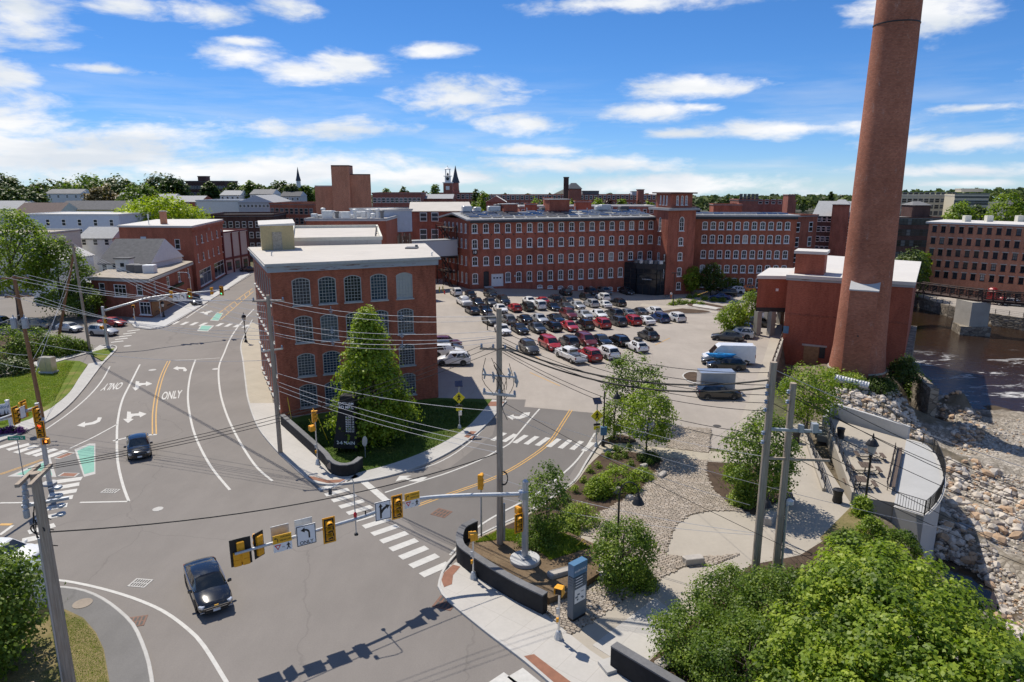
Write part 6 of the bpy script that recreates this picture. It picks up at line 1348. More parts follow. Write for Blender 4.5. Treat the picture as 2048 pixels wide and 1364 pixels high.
for i,(px,yb,yt,w,D) in enumerate(LEFT):
    m = ['leaf_far','leaf_dark','leaf_far','leaf_mid'][i % 4];m = 'leaf_tan' if i == 5 else m
    side_ = ['leftmost','second','third','fourth','fifth','sixth','seventh','eighth','ninth','tenth','eleventh','twelfth','thirteenth','fourteenth','fifteenth','sixteenth','seventeenth','eighteenth'][sorted(LEFT).index(LEFT[i])]
    tree_px('hill_tree',f'{side_} tree from the left in the wooded skyline left of the tan tower'.replace('leftmost tree from the left','leftmost tree'),px,yb,yt,w,D=D,z=3,prof='round',m=m,z0=.05,nclump=130,per=36,sig=w*D/FPX*.085,leaf=D*.0040,seed=130+i,limbs=3,group='skyline trees')
for i,(px,yb,yt,w,D,m,lb) in enumerate(((775,398,373,22,330,'leaf_maple','small light tree on the skyline right of the tan tower'),(808,398,372,22,330,'leaf_far','small dark tree on the skyline left of the clock tower'),(871,396,364,20,320,'leaf_mid','slim tree just left of the clock tower'),(850,398,380,20,300,'leaf_mid','low tree left of the clock tower'),(952,400,377,18,300,'leaf_far','slim dark tree right of the church spire'),(968,408,382,26,280,'leaf_maple','bright tree right of the church spire'),(950,412,402,26,240,'leaf_maple','low bright tree above the cream roof block'),(1074,412,395,34,260,'leaf_maple','bright green tree behind the mill roof, left'),(1110,412,400,20,260,'leaf_purple','dark purple tree behind the mill roof, left'),(1143,412,400,22,262,'leaf_maple','small bright tree behind the mill roof, middle'),(1195,412,396,34,262,'leaf_maple','bright tree behind the mill roof, right of middle'),(1218,412,398,30,270,'leaf_purple','dark purple tree left of the stair tower'),(1243,412,396,24,262,'leaf_maple','round bright tree behind the mill roof near the tower'),(1270,412,398,34,266,'leaf_purple','large dark purple tree near the stair tower'),(1297,416,400,22,250,'leaf_maple','bright tree just left of the stair tower'),(1372,418,400,18,240,'leaf_purple','purple tree just right of the stair tower belfry'),(1391,418,404,22,235,'leaf_purple','second purple tree right of the stair tower belfry'),(1661,402,384,16,420,'leaf_dark','lone dark conifer on the skyline left of the chimney'))):
    tree_px('town_tree',lb,px,yb,yt,w,D=D,z=6 if D > 255 else 4,prof='cone' if i == 17 else 'round',m=m,z0=.1,nclump=70,per=22,sig=w*D/FPX*.11,leaf=D*.0030,seed=160+i,limbs=2)
def wood(name,label,segs,m,leaf,n):
    rng = np.random.default_rng(3);Ps=[]
    for (x0,x1,yt0,yt1,D) in segs:
        k = int(n*(x1-x0)/300);px = rng.uniform(x0,x1,k);t = (px-x0)/(x1-x0);yt = yt0+(yt1-yt0)*t+3.0*np.sin(px*.21)*np.sin(px*.057+1)+rng.normal(0,1.2,k)
        DD = D*rng.uniform(.95,1.08,k);v = (yt-682);zt_ = CAM_H - (v*CP+FPX*SP)/(FPX*CP-v*SP)*DD
        z = zt_*(1-rng.uniform(0,1,k)**2*.5);X = (px-1024)/(FPX*CP-v*SP)*DD;Ps.append(np.stack([X,DD,z],1))
    P = np.concatenate(Ps);N = rng.normal(size=P.shape)*.5+np.array([0,-.5,.8]);o = obj(name,leaf_mesh(name,P,N,leaf,m,False,None,rng));return tag(o,label,'wood',None,'stuff')
wood('far_wood','distant wooded hills along the right skyline',((1800,2200,385,376,620),(1330,1800,396,392,560),(1330,1700,398,394,480)),'leaf_far',3.4,2600)
wood('far_wood','distant wooded hills along the left and middle skyline',((-200,660,372,378,700),(640,1330,393,393,640),(-200,400,390,394,450)),'leaf_far',3.6,2400)
BED = [(1215,915),(1235,918),(1180,945),(1195,935),(1168,965),(1210,958),(1150,985),(1225,980),(1190,985),(1130,1000),(1250,915),(1262,930),(1280,922),(1300,930),(1110,1015),(1145,1020),(1240,905),(1232,901),(1258,898)]
for i,(px,py) in enumerate(BED):
    tree_px('bed_plant','small leafy perennial in the mulch bed between drive and cobbles',px,py,py-random.choice([7,9,12,16]),random.choice([10,12,16]),z=.12,prof='dome',m=random.choice(['leaf_mid','leaf_maple']),z0=.02,nclump=14,per=18,sig=.12,leaf=.11,cat='plant',group='perennials in the mulch bed',seed=200+i,limbs=1)
for i,(px,py,yt,w,m,lb) in enumerate(((1235,978,930,88,'leaf_maple','broad bright green shrub in the middle of the mulch bed'),(1195,990,955,50,'leaf_maple','bright green shrub at the left of the mulch bed'),(1285,955,938,40,'grass_blade','bright grassy clump beside the cobbles'),(1160,1045,1008,80,'grass_blade','long grassy clump along the cobbles by the slim tree'),(1125,1062,1040,60,'grass_blade','grassy clump at the lower end of the mulch bed'),(1482,1006,975,46,'grass_blade','green grassy clump in the right bed'),(1470,960,930,40,'grass_blade','tall grass clump under the bushy tree in the right bed'),(1300,920,906,30,'leaf_dark','low dark shrub at the top of the mulch bed'),(1285,1172,1140,50,'grass_blade','long grass at the foot of the round bush'),(1722,1040,990,34,'leaf_maple','bright shrub at the foot of the terrace lamp'),(1690,1105,1060,70,'leaf_mid','green shrub above the big maple by the terrace'),(1740,1085,1035,60,'leaf_maple','bright green shrub below the terrace wall'),(1800,1105,1062,74,'leaf_mid','green bush under the near end of the terrace stage'))):
    tree_px('bed_shrub',lb,px,py,yt,w,z=.12 if px < 1600 else (-.3 if px < 1780 else -1.9),prof='dome',m=m,z0=.02,nclump=90,per=36,sig=.20,leaf=.14 if m != 'grass_blade' else .12,cat='shrub',seed=230+i,limbs=4)
def blades(name,label,poly,z,n,h,m='grass_blade',seed=1):
    rng = np.random.default_rng(seed);poly = np.array([(p.x,p.y) for p in poly]);lo,hi = poly.min(0),poly.max(0)
    q = rng.uniform(lo,hi,(n*3,2));ins = np.zeros(len(q),bool);j = len(poly)-1
    for i in range(len(poly)):
        a,b = poly[i],poly[j];c = ((a[1] > q[:,1]) != (b[1] > q[:,1])) & (q[:,0] < (b[0]-a[0])*(q[:,1]-a[1])/(b[1]-a[1]+1e-12)+a[0]);ins ^= c;j = i
    q = q[ins][:n];k = len(q);hh = h*rng.uniform(.5,1.4,k);th = rng.uniform(0,2*np.pi,k);w = h*.30
    b0 = np.stack([q[:,0]-np.cos(th)*w,q[:,1]-np.sin(th)*w,np.full(k,z)],1);b1 = np.stack([q[:,0]+np.cos(th)*w,q[:,1]+np.sin(th)*w,np.full(k,z)],1);tp = np.stack([q[:,0]+rng.normal(0,h*.5,k),q[:,1]+rng.normal(0,h*.5,k),z+hh],1)
    v = np.stack([b0,b1,tp],1).reshape(-1,3).astype('f');me = bpy.data.meshes.new(name);me.vertices.add(3*k);me.vertices.foreach_set('co',v.ravel());me.loops.add(3*k);me.polygons.add(k);me.loops.foreach_set('vertex_index',np.arange(3*k,dtype='i'));me.polygons.foreach_set('loop_start',(np.arange(k)*3).astype('i'));me.update(calc_edges=True)
    a = me.attributes.new('tint','FLOAT','POINT');a.data.foreach_set('value',np.repeat(rng.uniform(0,1,k),3).astype('f'));me.materials.append(mat(m));return tag(obj(name,me),label,'grass',None,'stuff')
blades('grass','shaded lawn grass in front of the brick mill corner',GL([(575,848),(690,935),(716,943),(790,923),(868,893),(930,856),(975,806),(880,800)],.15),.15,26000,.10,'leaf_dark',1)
blades('grass','sunlit lawn grass on the left corner',GL([(0,760),(130,724),(150,724),(110,800),(60,832),(0,852)],.13),.13,22000,.09,seed=2)
blades('grass','dry verge grass by the lower left path',GL([(131,1225),(167,1242),(192,1270),(206,1300),(218,1375),(120,1375),(100,1230)],.15),.15,7000,.045,'grass_blade',3)
blades('grass','thin grass on the soil mound around the mast base',GL([(945,1086),(1005,1058),(1130,1068),(1180,1095),(1100,1120),(1060,1085),(990,1080)],.55),.55,9000,.13,seed=4)
# -- vehicles
CT = {
 'sedan':(4.75,1.82,1.47,.92,.93,1.22,.42,-.98,-1.92,.99),'hatchback':(4.25,1.78,1.50,.97,.98,1.05,.40,-1.45,-2.02,1.00),
 'SUV':(4.65,1.86,1.72,1.10,1.10,1.02,.42,-1.85,-2.24,1.12),'wagon':(4.78,1.84,1.56,1.00,1.00,1.02,.34,-1.75,-2.28,1.04),'minivan':(5.05,1.96,1.76,1.08,1.04,1.62,.72,-2.15,-2.46,1.10),'jeep':(4.3,1.88,1.84,1.18,1.16,.62,.42,-1.95,-2.08,1.18)}
def car_parts(tp):
    L,W,H,belt,hood,wb,wt,rr,rb,tail = CT[tp];hw = W/2;box = tp == 'jeep'
    st = [(L/2,.46,.36,.58),(L/2-.03,.66,.29,.66),(L/2-.10,.80,.24,.71 if not box else .98),(L/2-.26,.915,.21,.76 if not box else 1.08),(L/2-.62,.98,.20,hood*.89 if not box else 1.14),(wb+.12,1.0,.20,hood),(wb-.6,1.0,.20,belt+.01),(0,1.0,.20,belt),(rr,1.0,.20,belt+.02),(rb-.02,.985,.20,tail),(-L/2+.34,.955,.22,tail-.01),(-L/2+.12,.89,.26,tail-.05),(-L/2+.03,.78,.32,tail-.13),(-L/2,.62,.42,tail-.22)]
    body = MB();prof = lambda w,zb,zt:[(.80*w,zb),(.965*w,zb+.10),(1.0*w,zb+(zt-zb)*.42),(.992*w,zb+(zt-zb)*.76),(.955*w,zt-.04),(.87*w,zt-.002),(.42*w,zt+.035),(0,zt+.05)]
    n = 15;vs = []
    for x,f,zb,zt in st:
        p = prof(hw*f,zb,zt);ring = [(x,y,z) for y,z in p]+[(x,-y,z) for y,z in p[-2::-1]];vs += ring
    fs = []
    for i in range(len(st)-1):
        for j in range(n-1):fs.append((i*n+j,i*n+j+1,(i+1)*n+j+1,(i+1)*n+j))
        fs.append(((i+1)*n,(i+1)*n+n-1,i*n+n-1,i*n))
    fs += [tuple(range(n-1,-1,-1)),tuple((len(st)-1)*n+j for j in range(n))]
    body.add(vs,fs)
    bw_,tw_ = hw*.945,hw*(.74 if not box else .86);zt = H-.07;zb = belt-.03
    low = [(wb,bw_*.86,hood-.02),(wb-.25,bw_,zb),((wb+rr)/2,bw_*1.0,zb),(rr-.05,bw_,zb),(rb,bw_*.90,tail-.02)]
    up = [(wt,tw_*.92,zt-.03),(wt-.22,tw_,zt),((wt+rr)/2,tw_*1.03,zt+.01),(rr+.25,tw_,zt),(rr,tw_*.92,zt-.04)]
    cr = [(wt-.06,tw_*.5,zt+.025),(wt-.28,tw_*.55,zt+.05),((wt+rr)/2,tw_*.55,zt+.065),(rr+.3,tw_*.55,zt+.05),(rr+.04,tw_*.5,zt+.02)]
    ringv = lambda R_:R_+[(x,-y,z) for x,y,z in R_[::-1]]
    vs = ringv(low)+ringv(up)+ringv(cr);fs = []
    for lv in (0,1):
        for j in range(10):fs.append((lv*10+j,lv*10+(j+1)%10,(lv+1)*10+(j+1)%10,(lv+1)*10+j))
    fs.append(tuple(range(20,30)));body.add(vs,[f[::-1] for f in fs])
    if tp == 'SUV' or tp == 'wagon' or tp == 'minivan':
        for s in (1,-1):body.tube([(wt-.3,s*tw_*.9,zt+.02),(wt-.4,s*tw_*.9,zt+.07),(rr+.4,s*tw_*.9,zt+.07),(rr+.3,s*tw_*.9,zt+.02)],.018,5)
    def panel(c,shrink,off=.010):
        c = [Vector(p) for p in c];m = sum(c,Vector())/len(c);nrm = (c[1]-c[0]).cross(c[-1]-c[0]).normalized()
        if nrm.dot(m-Vector((m.x*.3,0,.7))) < 0:nrm = -nrm
        q = [p+(m-p).normalized()*shrink+nrm*off for p in c];mb = MB();mb.add(q,[tuple(range(len(q)))]);return mb,nrm
    glass = {}
    glass['windshield'] = panel([low[0],(low[0][0],-low[0][1],low[0][2]),(up[0][0],-up[0][1],up[0][2]),up[0]],.07)[0]
    glass['rear_window'] = panel([low[4],(low[4][0],-low[4][1],low[4][2]),(up[4][0],-up[4][1],up[4][2]),up[4]],.09)[0]
    def lr(a,b,t):return tuple(a[i]+(b[i]-a[i])*t for i in range(3))
    for s in (1,-1):
        f = lambda p:(p[0],p[1]*s,p[2]);mb = MB()
        m1,_ = panel([f(low[0]),f(low[2]),f(up[2]),f(up[1]),f(lr(low[0],up[0],.75))],.085);m2,_ = panel([f(low[2]),f(low[3]),f(up[3]),f(up[2])],.06)
        for m_ in (m1,m2):mb.add(m_.v,m_.f)
        if tp in ('SUV','wagon','minivan','jeep'):m3,_ = panel([f(low[3]),f(lr(low[3],low[4],.9)),f(lr(up[3],up[4],.6)),f(up[3])],.06);mb.add(m3.v,m3.f)
        glass['side_window_%d' % s] = mb
    det = {}
    for s in (1,-1):
        zl = .66 if not box else .92
        mb = MB();mb.box((L/2-.17,s*hw*.74,zl),(.30,hw*.30,.12),s*-.62,.03);det['headlight_%d' % s] = (mb,'headlight')
        mb = MB();tall = tp in ('SUV','minivan','jeep','hatchback','wagon');mb.box((-L/2+.13,s*hw*.78,tail-.19),(.16,hw*.26,.28 if tall else .16),s*.25,.02);det['taillight_%d' % s] = (mb,'taillight')
        mb = MB();mb.box((wb-.32,s*(hw+.10),belt+.06),(.12,.22,.15),s*.2,.03);det['mirror_%d' % s] = (mb,None)
    mb = MB();mb.box((L/2-.02,0,.52),(.07,hw*.9,.22),0,.02);mb.box((L/2-.03,0,.34),(.07,hw*1.2,.12),0,.02);det['grille'] = (mb,'car_trim')
    mb = MB();mb.box((L/2+.025,0,.40),(.02,.36,.13));det['licence_plate'] = (mb,'plate');mb = MB();mb.box((-L/2-.005,0,.72 if tp != 'sedan' else .78),(.03,.36,.14));det['rear_plate'] = (mb,'plate')
    mb = MB()
    for s in (1,-1):mb.box((0,s*hw*.94,.24),(L*.52,.10,.14));
    mb.box((-L/2+.07,0,.36),(.16,hw*1.5,.16),0,.02);det['sill_trim'] = (mb,'car_trim')
    wr = .33 if tp in ('sedan','hatchback','wagon') else .37
    wx = (L/2-.93,-L/2+.95)
    arch = MB()
    for s in (1,-1):
        for x in wx:
            k = 14;ring = [(x+(wr+.07)*math.cos(a),s*(hw*1.002),max(.2,wr+(wr+.07)*math.sin(a))) for a in [math.pi*i/k for i in range(k+1)]]
            arch.add([(x,s*hw*1.002,.2)]+ring,[(0,i+1,i+2) if s < 0 else (0,i+2,i+1) for i in range(k)])
    det['wheel_arch'] = (arch,'car_trim')
    return body,glass,det,wx,wr,hw
CARC = {};WHEELS = {}
def wheel_mesh(wr,rim='rim'):
    if (wr,rim) not in WHEELS:
        mb = MB();n = 18;pr = [(wr*.62,.11),(wr*.93,.11),(wr,.07),(wr,-.07),(wr*.93,-.11),(wr*.62,-.11)];vs = []
        for r,y in pr:vs += [(r*math.cos(2*math.pi*j/n),y,r*math.sin(2*math.pi*j/n)) for j in range(n)]
        mb.add(vs,[(i*n+j,i*n+(j+1)%n,(i+1)*n+(j+1)%n,(i+1)*n+j) for i in range(5) for j in range(n)]);mb.cm = 1
        for y,s in ((.075,1),(-.075,-1)):
            mb.add([(0,y+s*.03,0)]+[(wr*.63*math.cos(2*math.pi*j/n),y,wr*.63*math.sin(2*math.pi*j/n)) for j in range(n)],[((0,j+1,(j+1)%n+1) if s < 0 else (0,(j+1)%n+1,j+1)) for j in range(n)])
        mb.cm = 0
        for y in (.10,-.10):
            for k in range(5):a = 2*math.pi*k/5;mb.box((wr*.40*math.cos(a),y*.98,wr*.40*math.sin(a)),(wr*.10,.01,wr*.10))
        WHEELS[(wr,rim)] = mb.mesh('wheel',['rubber',rim],uv=False)
    return WHEELS[(wr,rim)]
def build_car(tp,colour,name,label,loc,heading,group=None,z=0.0,cat='car'):
    key = (tp,colour)
    if key not in CARC:
        body,glass,det,wx,wr,hw = car_parts(tp);pm = 'car_'+colour
        bme = body.mesh('body',pm,uv=False);bme.polygons.foreach_set('use_smooth',[True]*len(bme.polygons));bme.set_sharp_from_angle(angle=R(34))
        parts = [('body',bme,(0,0,0))]+[(k.rsplit('_',1)[0] if k[-1] in '1' else k,g.mesh('glass','glass_car',uv=False),(0,0,0)) for k,g in glass.items()]
        for k,(mb,m) in det.items():
            nm = k.split('_1')[0].split('_-1')[0];parts.append((nm,mb.mesh(nm,m or pm,uv=False),(0,0,0)))
        wm = wheel_mesh(wr,'rim' if colour not in ('black',) or tp != 'SUV' else 'rim_dark')
        for x in wx:
            for s in (1,-1):parts.append(('wheel',wm,(x,s*(hw-.10),wr)))
        CARC[key] = [(a.replace('_-',''),b,c) for a,b,c in parts]
    root = thing(name,label,cat,loc,group,heading);local(root)
    for nm,me,p in CARC[key]:obj(nm,me,root,p)
    return root
ORD = ['leftmost','second','third','fourth','fifth','sixth','seventh','eighth','ninth','tenth','eleventh','twelfth','thirteenth','fourteenth']
ROWS = [
 ('row closest to the mill wall',-71,[(157,130,'SUV','white',-1),(245,142,'sedan','black',1),(365,140,'SUV','black',1),(815,130,'jeep','black',-1),(975,128,'SUV','dark_grey',1),(1052,124,'SUV','grey',1),(1185,124,'SUV','dark_grey',1)]),
 ('second row from the mill wall',-71,[(285,187,'sedan','black',1),(362,187,'sedan','dark_grey',1),(442,180,'SUV','black',1),(600,180,'sedan','white',1),(676,180,'sedan','red',-1),(748,174,'SUV','black',-1),(822,176,'sedan','dark_grey',-1),(946,164,'SUV','black',1),(1040,160,'SUV','white',-1)]),
 ('third row from the mill wall',-71,[(255,236,'sedan','black',-1),(330,232,'sedan','black',1),(425,227,'sedan','white',1),(508,222,'hatchback','red',-1),(583,217,'SUV','dark_green',-1),(655,210,'jeep','white',-1),(740,215,'sedan','black',1),(820,214,'sedan','dark_grey',1),(888,207,'sedan','silver',1),(970,198,'SUV','silver',-1),(1050,201,'sedan','white',-1),(1130,194,'SUV','black',-1)]),
 ('fourth row from the mill wall',-71,[(365,298,'SUV','dark_grey',1),(467,290,'wagon','grey',-1),(570,290,'sedan','black',-1),(660,287,'sedan','silver',1),(758,287,'sedan','black',1),(835,264,'SUV','maroon',1),(930,264,'sedan','silver',1),(1015,260,'sedan','white',1),(1105,257,'SUV','dark_grey',-1),(1185,252,'sedan','grey',-1),(1262,245,'sedan','dark_grey',-1),(1345,240,'wagon','white',-1)]),
 ('fifth row from the mill wall',-71,[(438,352,'sedan','white',1),(540,347,'sedan','black',1),(645,342,'sedan','dark_grey',1),(735,332,'wagon','black',-1),(840,332,'sedan','red',1),(930,324,'SUV','black',-1),(1030,317,'SUV','red',-1),(1125,304,'SUV','dark_grey',-1),(1213,300,'SUV','red',-1),(1295,297,'sedan','white',-1),(1378,285,'SUV','blue',-1),(1475,282,'SUV','white',-1)]),
 ('sixth row from the mill wall',-71,[(597,462,'SUV','dark_grey',1),(722,440,'minivan','red',1),(835,427,'SUV','dark_grey',-1),(940,420,'minivan','maroon',1),(1035,417,'sedan','black',1),(1135,417,'wagon','black',-1)]),
 ('short row nearest the street',-71,[(958,505,'SUV','red',-1),(1065,492,'SUV','white',-1)]),
]
CNAME = {'dark_grey':'dark grey','dark_green':'dark green','deep_blue':'deep blue'}
for rn,ang,cars in ROWS:
    for i,(zx,zy,tp,colr,fc) in enumerate(cars):
        p = G(860+zx/3.012,540+zy/3.012+1.5,dz=.65);p.z = gz(p.x,p.y)+.006
        h = R(ang+random.uniform(-3,3))+(math.pi if fc < 0 else 0)
        build_car(tp,colr,'parked_car',f'{CNAME.get(colr,colr)} {tp}, {ORD[i]} car{"" if i == 0 else " from the left"} in the {rn}',p,h,'cars in the mill car park')
def px_car(px,py,tp,colr,label,ang,group=None,name='parked_car',dz=.65):
    p = G(px,py,dz=dz);p.z = gz(p.x,p.y)+.006;return build_car(tp,colr,name,label,p,R(ang),group)
def roof_box(root,tp,label,L_=1.5):
    H = CT[tp][2];b = thing('roof_box',label,'roof box',tuple(root.location+Vector((0,0,H+.06))),None,root.rotation_euler.z);local(b)
    mb = MB();mb.box((-.3,0,.2),(L_,.75,.34),0,.1);obj('shell',mb.mesh('shell','car_trim',uv=False,smooth=False),b);mb = MB()
    for x in (-.8,.2):mb.box((x,0,.0),(.06,1.2,.05))
    obj('rack',mb.mesh('rack','car_trim',uv=False),b)
c_ = px_car(860+1312/3.012,540+390/3.012,'hatchback','dark_grey','dark grey hatchback with a black roof box parked alone in mid lot',-71+180);roof_box(c_,'hatchback','black roof box on the lone dark hatchback')
c_ = px_car(860+1245/3.012,540+458/3.012,'hatchback','white','white hatchback with a dark roof box at the end of the sixth row',-71+180);roof_box(c_,'hatchback','dark roof box on the white hatchback')
px_car(892,686,'SUV','maroon','dark red SUV mostly hidden by the brick mill corner',5);px_car(893,695,'SUV','dark_grey','dark SUV behind the two white SUVs at the mill corner',5)
px_car(896,703,'SUV','white','white SUV second from the street beside the mill corner',4);px_car(906,719,'SUV','white','white SUV nearest the street beside the mill corner',2+180)
px_car(1440,593,'sedan','blue','blue sedan parked below the mill wing by the planted bed',160);px_car(1452,586,'minivan','black','black van parked behind the blue sedan',160);px_car(1470,581,'SUV','white','white SUV parked by the mill wing',160);px_car(1492,578,'SUV','orange','bright orange SUV parked by the mill wing',160);px_car(1482,574,'sedan','orange','orange car behind the orange SUV',160);px_car(1501,572,'sedan','dark_grey','dark car at the end of the row by the mill wing',160);px_car(1462,578,'sedan','dark_grey','dark grey car between the black van and the white SUV',160)
px_car(1488,655,'sedan','deep_blue','bright blue hatchback under the light green tree',160);px_car(1505,645,'SUV','dark_grey','dark SUV beside the raised annex pillar',160);px_car(1476,667,'SUV','silver','silver SUV behind the white van',160);px_car(1455,672,'sedan','dark_grey','dark car just behind the white van',160);px_car(1530,636,'SUV','white','white pickup-like truck seen through the annex pillars',160)
k1_ = px_car(1440,719,'sedan','dark_grey','dark car next to the white van with a kayak beside it',168);k2_ = px_car(1452,728,'wagon','black','black wagon carrying a blue kayak on its roof',172)
ky = thing('kayak','blue kayak strapped on the roof of the black wagon','kayak',tuple(k2_.location+Vector((-.6,.4,1.66))),None,R(172));local(ky);mb = MB();n=10;pts=[];rr_=[]
for i in range(11):t=i/10;pts.append((-1.9+3.8*t,0,.25*(abs(t-.5)*2)**3));rr_.append(.03+.33*math.sin(math.pi*t)**.7)
mb.tube(pts,rr_,10);obj('hull',mb.mesh('hull','kayak',smooth=True,uv=False),ky);OB('cockpit','car_trim',ky,(.1,0,.30),(.75,.36,.06),0,.02)
px_car(1438,784,'wagon','black','black wagon parked side-on in front of the grey trailer',178+180)
px_car(277,891,'sedan','black','black sedan waiting at the stop line in the left lane',-60,name='moving_car',dz=.6)
BIGCAR = px_car(415,1171,'sedan','black','black sedan with chrome trim crossing the junction in the foreground',-56,name='moving_car',dz=.5);BIGCAR.scale = (1.07,1.03,1.03)
mb = MB();mb.box((2.385,0,.60),(.03,1.25,.035));mb.box((2.39,0,.50),(.03,1.05,.03));obj('chrome_strip',mb.mesh('chrome_strip','chrome',uv=False),BIGCAR);OB('badge','sign_amber',BIGCAR,(2.40,0,.66),(.03,.20,.07))
for s in (1,-1):OB('running_light','headlight',BIGCAR,(2.30,s*.66,.36),(.05,.30,.03))
for s in (1,-1):OT('window_trim','chrome',BIGCAR,[(1.05,s*.80,.955),(.30,s*.875,.95),(-1.0,s*.875,.955),(-1.55,s*.83,1.0)],.014,5)
px_car(140,655,'hatchback','silver','silver hatchback queuing behind the white SUV at left',-18);px_car(207,662,'SUV','silver','silver-white SUV waiting at the left crosswalk',-14);px_car(225,644,'sedan','red','red sports car beside the pub',-12);px_car(72,650,'minivan','beige','tan old van under the trees at left',-8);px_car(4,645,'SUV','dark_grey','dark car at the left edge of the side street',-6);px_car(392,602,'SUV','black','dark SUV coming down the main street by the pub',-58)
px_car(2,1108,'sedan','white','white car entering at the left edge of the crosswalk',0);px_car(497,538,'sedan','dark_grey','dark car far up the main street',60)
def pickup(colr,label,px,py,ang):
    p = G(px,py,dz=.7);p.z = gz(p.x,p.y);t = thing('pickup_truck',label,'pickup truck',p,None,R(ang));local(t);pm = 'car_'+colr
    mb = MB();mb.box((1.95,0,.78),(1.7,1.92,.72),0,.12);mb.box((.1,0,.72),(2.3,1.94,.62),0,.06);mb.box((.05,0,1.38),(1.9,1.62,.86),0,.22);obj('cab',mb.mesh('cab',pm,uv=False),t)
    mb = MB();
    for s in (1,-1):mb.box((-1.95,s*.92,.82),(2.0,.10,.62),0,.02)
    mb.box((-2.92,0,.82),(.10,1.9,.60),0,.02);mb.box((-1.95,0,.62),(2.0,1.75,.12));obj('bed',mb.mesh('bed',pm,uv=False),t);OB('bed_liner','car_trim',t,(-1.95,0,.70),(1.85,1.70,.05))
    for nm,c,s in (('windshield',(.93,0,1.40),(.06,1.35,.46)),('rear_window',(-.91,0,1.45),(.06,1.2,.36))):mb = MB();mb.box(c,s);o = obj(nm,mb.mesh(nm,'glass_car',uv=False),t)
    for s in (1,-1):OB('side_window','glass_car',t,(.1,s*.815,1.42),(1.35,.05,.42));OB('headlight','headlight',t,(2.78,s*.72,.86),(.08,.34,.22));OB('taillight','taillight',t,(-2.95,s*.84,.90),(.06,.16,.34));OB('mirror',pm,t,(.85,s*1.08,1.22),(.14,.24,.24))
    mb = MB();mb.box((2.82,0,.78),(.08,1.0,.34));mb.box((2.86,0,.46),(.16,1.9,.2));mb.box((-3.0,0,.46),(.16,1.8,.2));obj('bumper',mb.mesh('bumper','steel_grey',uv=False),t)
    for x in (1.85,-1.85):
        for s in (1,-1):obj('wheel',wheel_mesh(.39),t,(x,s*.88,.39))
    return t
pickup('white','white pickup truck at the left end of the second car row',860+205/3.012,540+190/3.012,-71);pickup('white','white pickup truck nearest the street in the car park',860+845/3.012,540+510/3.012,-66+180)
def van():
    p = G(1456,712,dz=1.0);p.z = gz(p.x,p.y);t = thing('cargo_van','long white high-roof cargo van parked side-on','van',p,None,R(174));local(t)
    side = [(-3.3,.35),(3.0,.35),(3.25,.55),(3.2,1.0),(2.35,1.35),(1.55,2.35),(1.15,2.62),(-3.2,2.62),(-3.3,2.5)];mb = MB();k = len(side);vs = []
    for y,f in ((1.0,0),(.88,1),(-.88,1),(-1.0,0)):
        for x,z in side:vs.append((x,y,z if not f else z+.0) if not f else (x+.0,y,z+(.06 if z > 2 else 0)))
    ring = lambda y,tum:[(x,y*(1-.10*max(0,(z-1.1))/1.5*tum),z) for x,z in side]
    A1,B1 = ring(1.0,1),ring(-1.0,1);fs = [tuple(range(k-1,-1,-1)),tuple(range(k,2*k))]+[(i,(i+1)%k,k+(i+1)%k,k+i) for i in range(k)];mb.add(A1+B1,fs);obj('body',mb.mesh('body','car_white',uv=False),t)
    mb = MB();mb.add([(2.36,.88,1.40),(2.36,-.88,1.40),(1.60,-.80,2.32),(1.60,.80,2.32)],[(0,1,2,3)]);mb2 = [(p[0]+.03,p[1],p[2]+.03) for p in mb.v];mb.v = mb2;obj('windshield',mb.mesh('windshield','glass_car',uv=False),t)
    for s in (1,-1):
        mb = MB();mb.add([(2.15,s*.985,1.30),(1.0,s*.985,1.30),(1.0,s*.93,2.05),(1.62,s*.93,2.05)],[(0,1,2,3) if s > 0 else (3,2,1,0)]);obj('side_window',mb.mesh('side_window','glass_car',uv=False),t)
        OB('headlight','headlight',t,(3.1,s*.78,.92),(.3,.3,.22));OB('side_trim','car_trim',t,(0,s*1.0,.55),(5.2,.05,.14));OB('taillight','taillight',t,(-3.28,s*.9,1.2),(.08,.14,.5));OB('mirror','car_trim',t,(1.75,s*1.15,1.55),(.14,.28,.42))
        for x in (2.15,-2.1):obj('wheel',wheel_mesh(.38),t,(x,s*.93,.38))
    OB('bumper','car_trim',t,(3.2,0,.55),(.18,1.9,.3))
van()
p = G(1431,768,dz=.8);p.z = gz(p.x,p.y);t = thing('box_trailer','silver enclosed box trailer behind the black wagon','trailer',p,None,R(178));local(t)
OB('box','trailer',t,(0,0,1.35),(3.9,1.95,1.9),0,.06);OB('roof','aluminium',t,(0,0,2.33),(3.95,2.0,.08));mb = MB();mb.tube([(1.9,.5,.5),(3.0,0,.5)],.06,6);mb.tube([(1.9,-.5,.5),(3.0,0,.5)],.06,6);obj('drawbar',mb.mesh('drawbar','steel_grey',uv=False),t)
for s in (1,-1):obj('wheel',wheel_mesh(.33),t,(0,s*.98,.33));OB('mudguard','trailer',t,(0,s*1.02,.78),(1.0,.2,.06))
p = G(1984,608,-4.45);t = thing('lorry_cab','bright red lorry cab parked across the river','lorry',p,None,R(-60));local(t)
mb = MB();mb.box((1.6,0,1.3),(1.9,2.0,1.3),0,.3);mb.box((0,0,2.0),(1.9,2.3,2.6),0,.2);mb.box((-.3,0,3.5),(1.4,2.1,.7),0,.3);obj('body',mb.mesh('body','car_red',uv=False),t);OB('windshield','glass_car',t,(.98,0,2.5),(.06,2.0,.7));mb = MB();mb.box((2.6,0,.95),(.12,1.2,.9));mb.box((-3,0,.9),(4,1,.3));obj('chassis',mb.mesh('chassis','car_trim',uv=False),t)
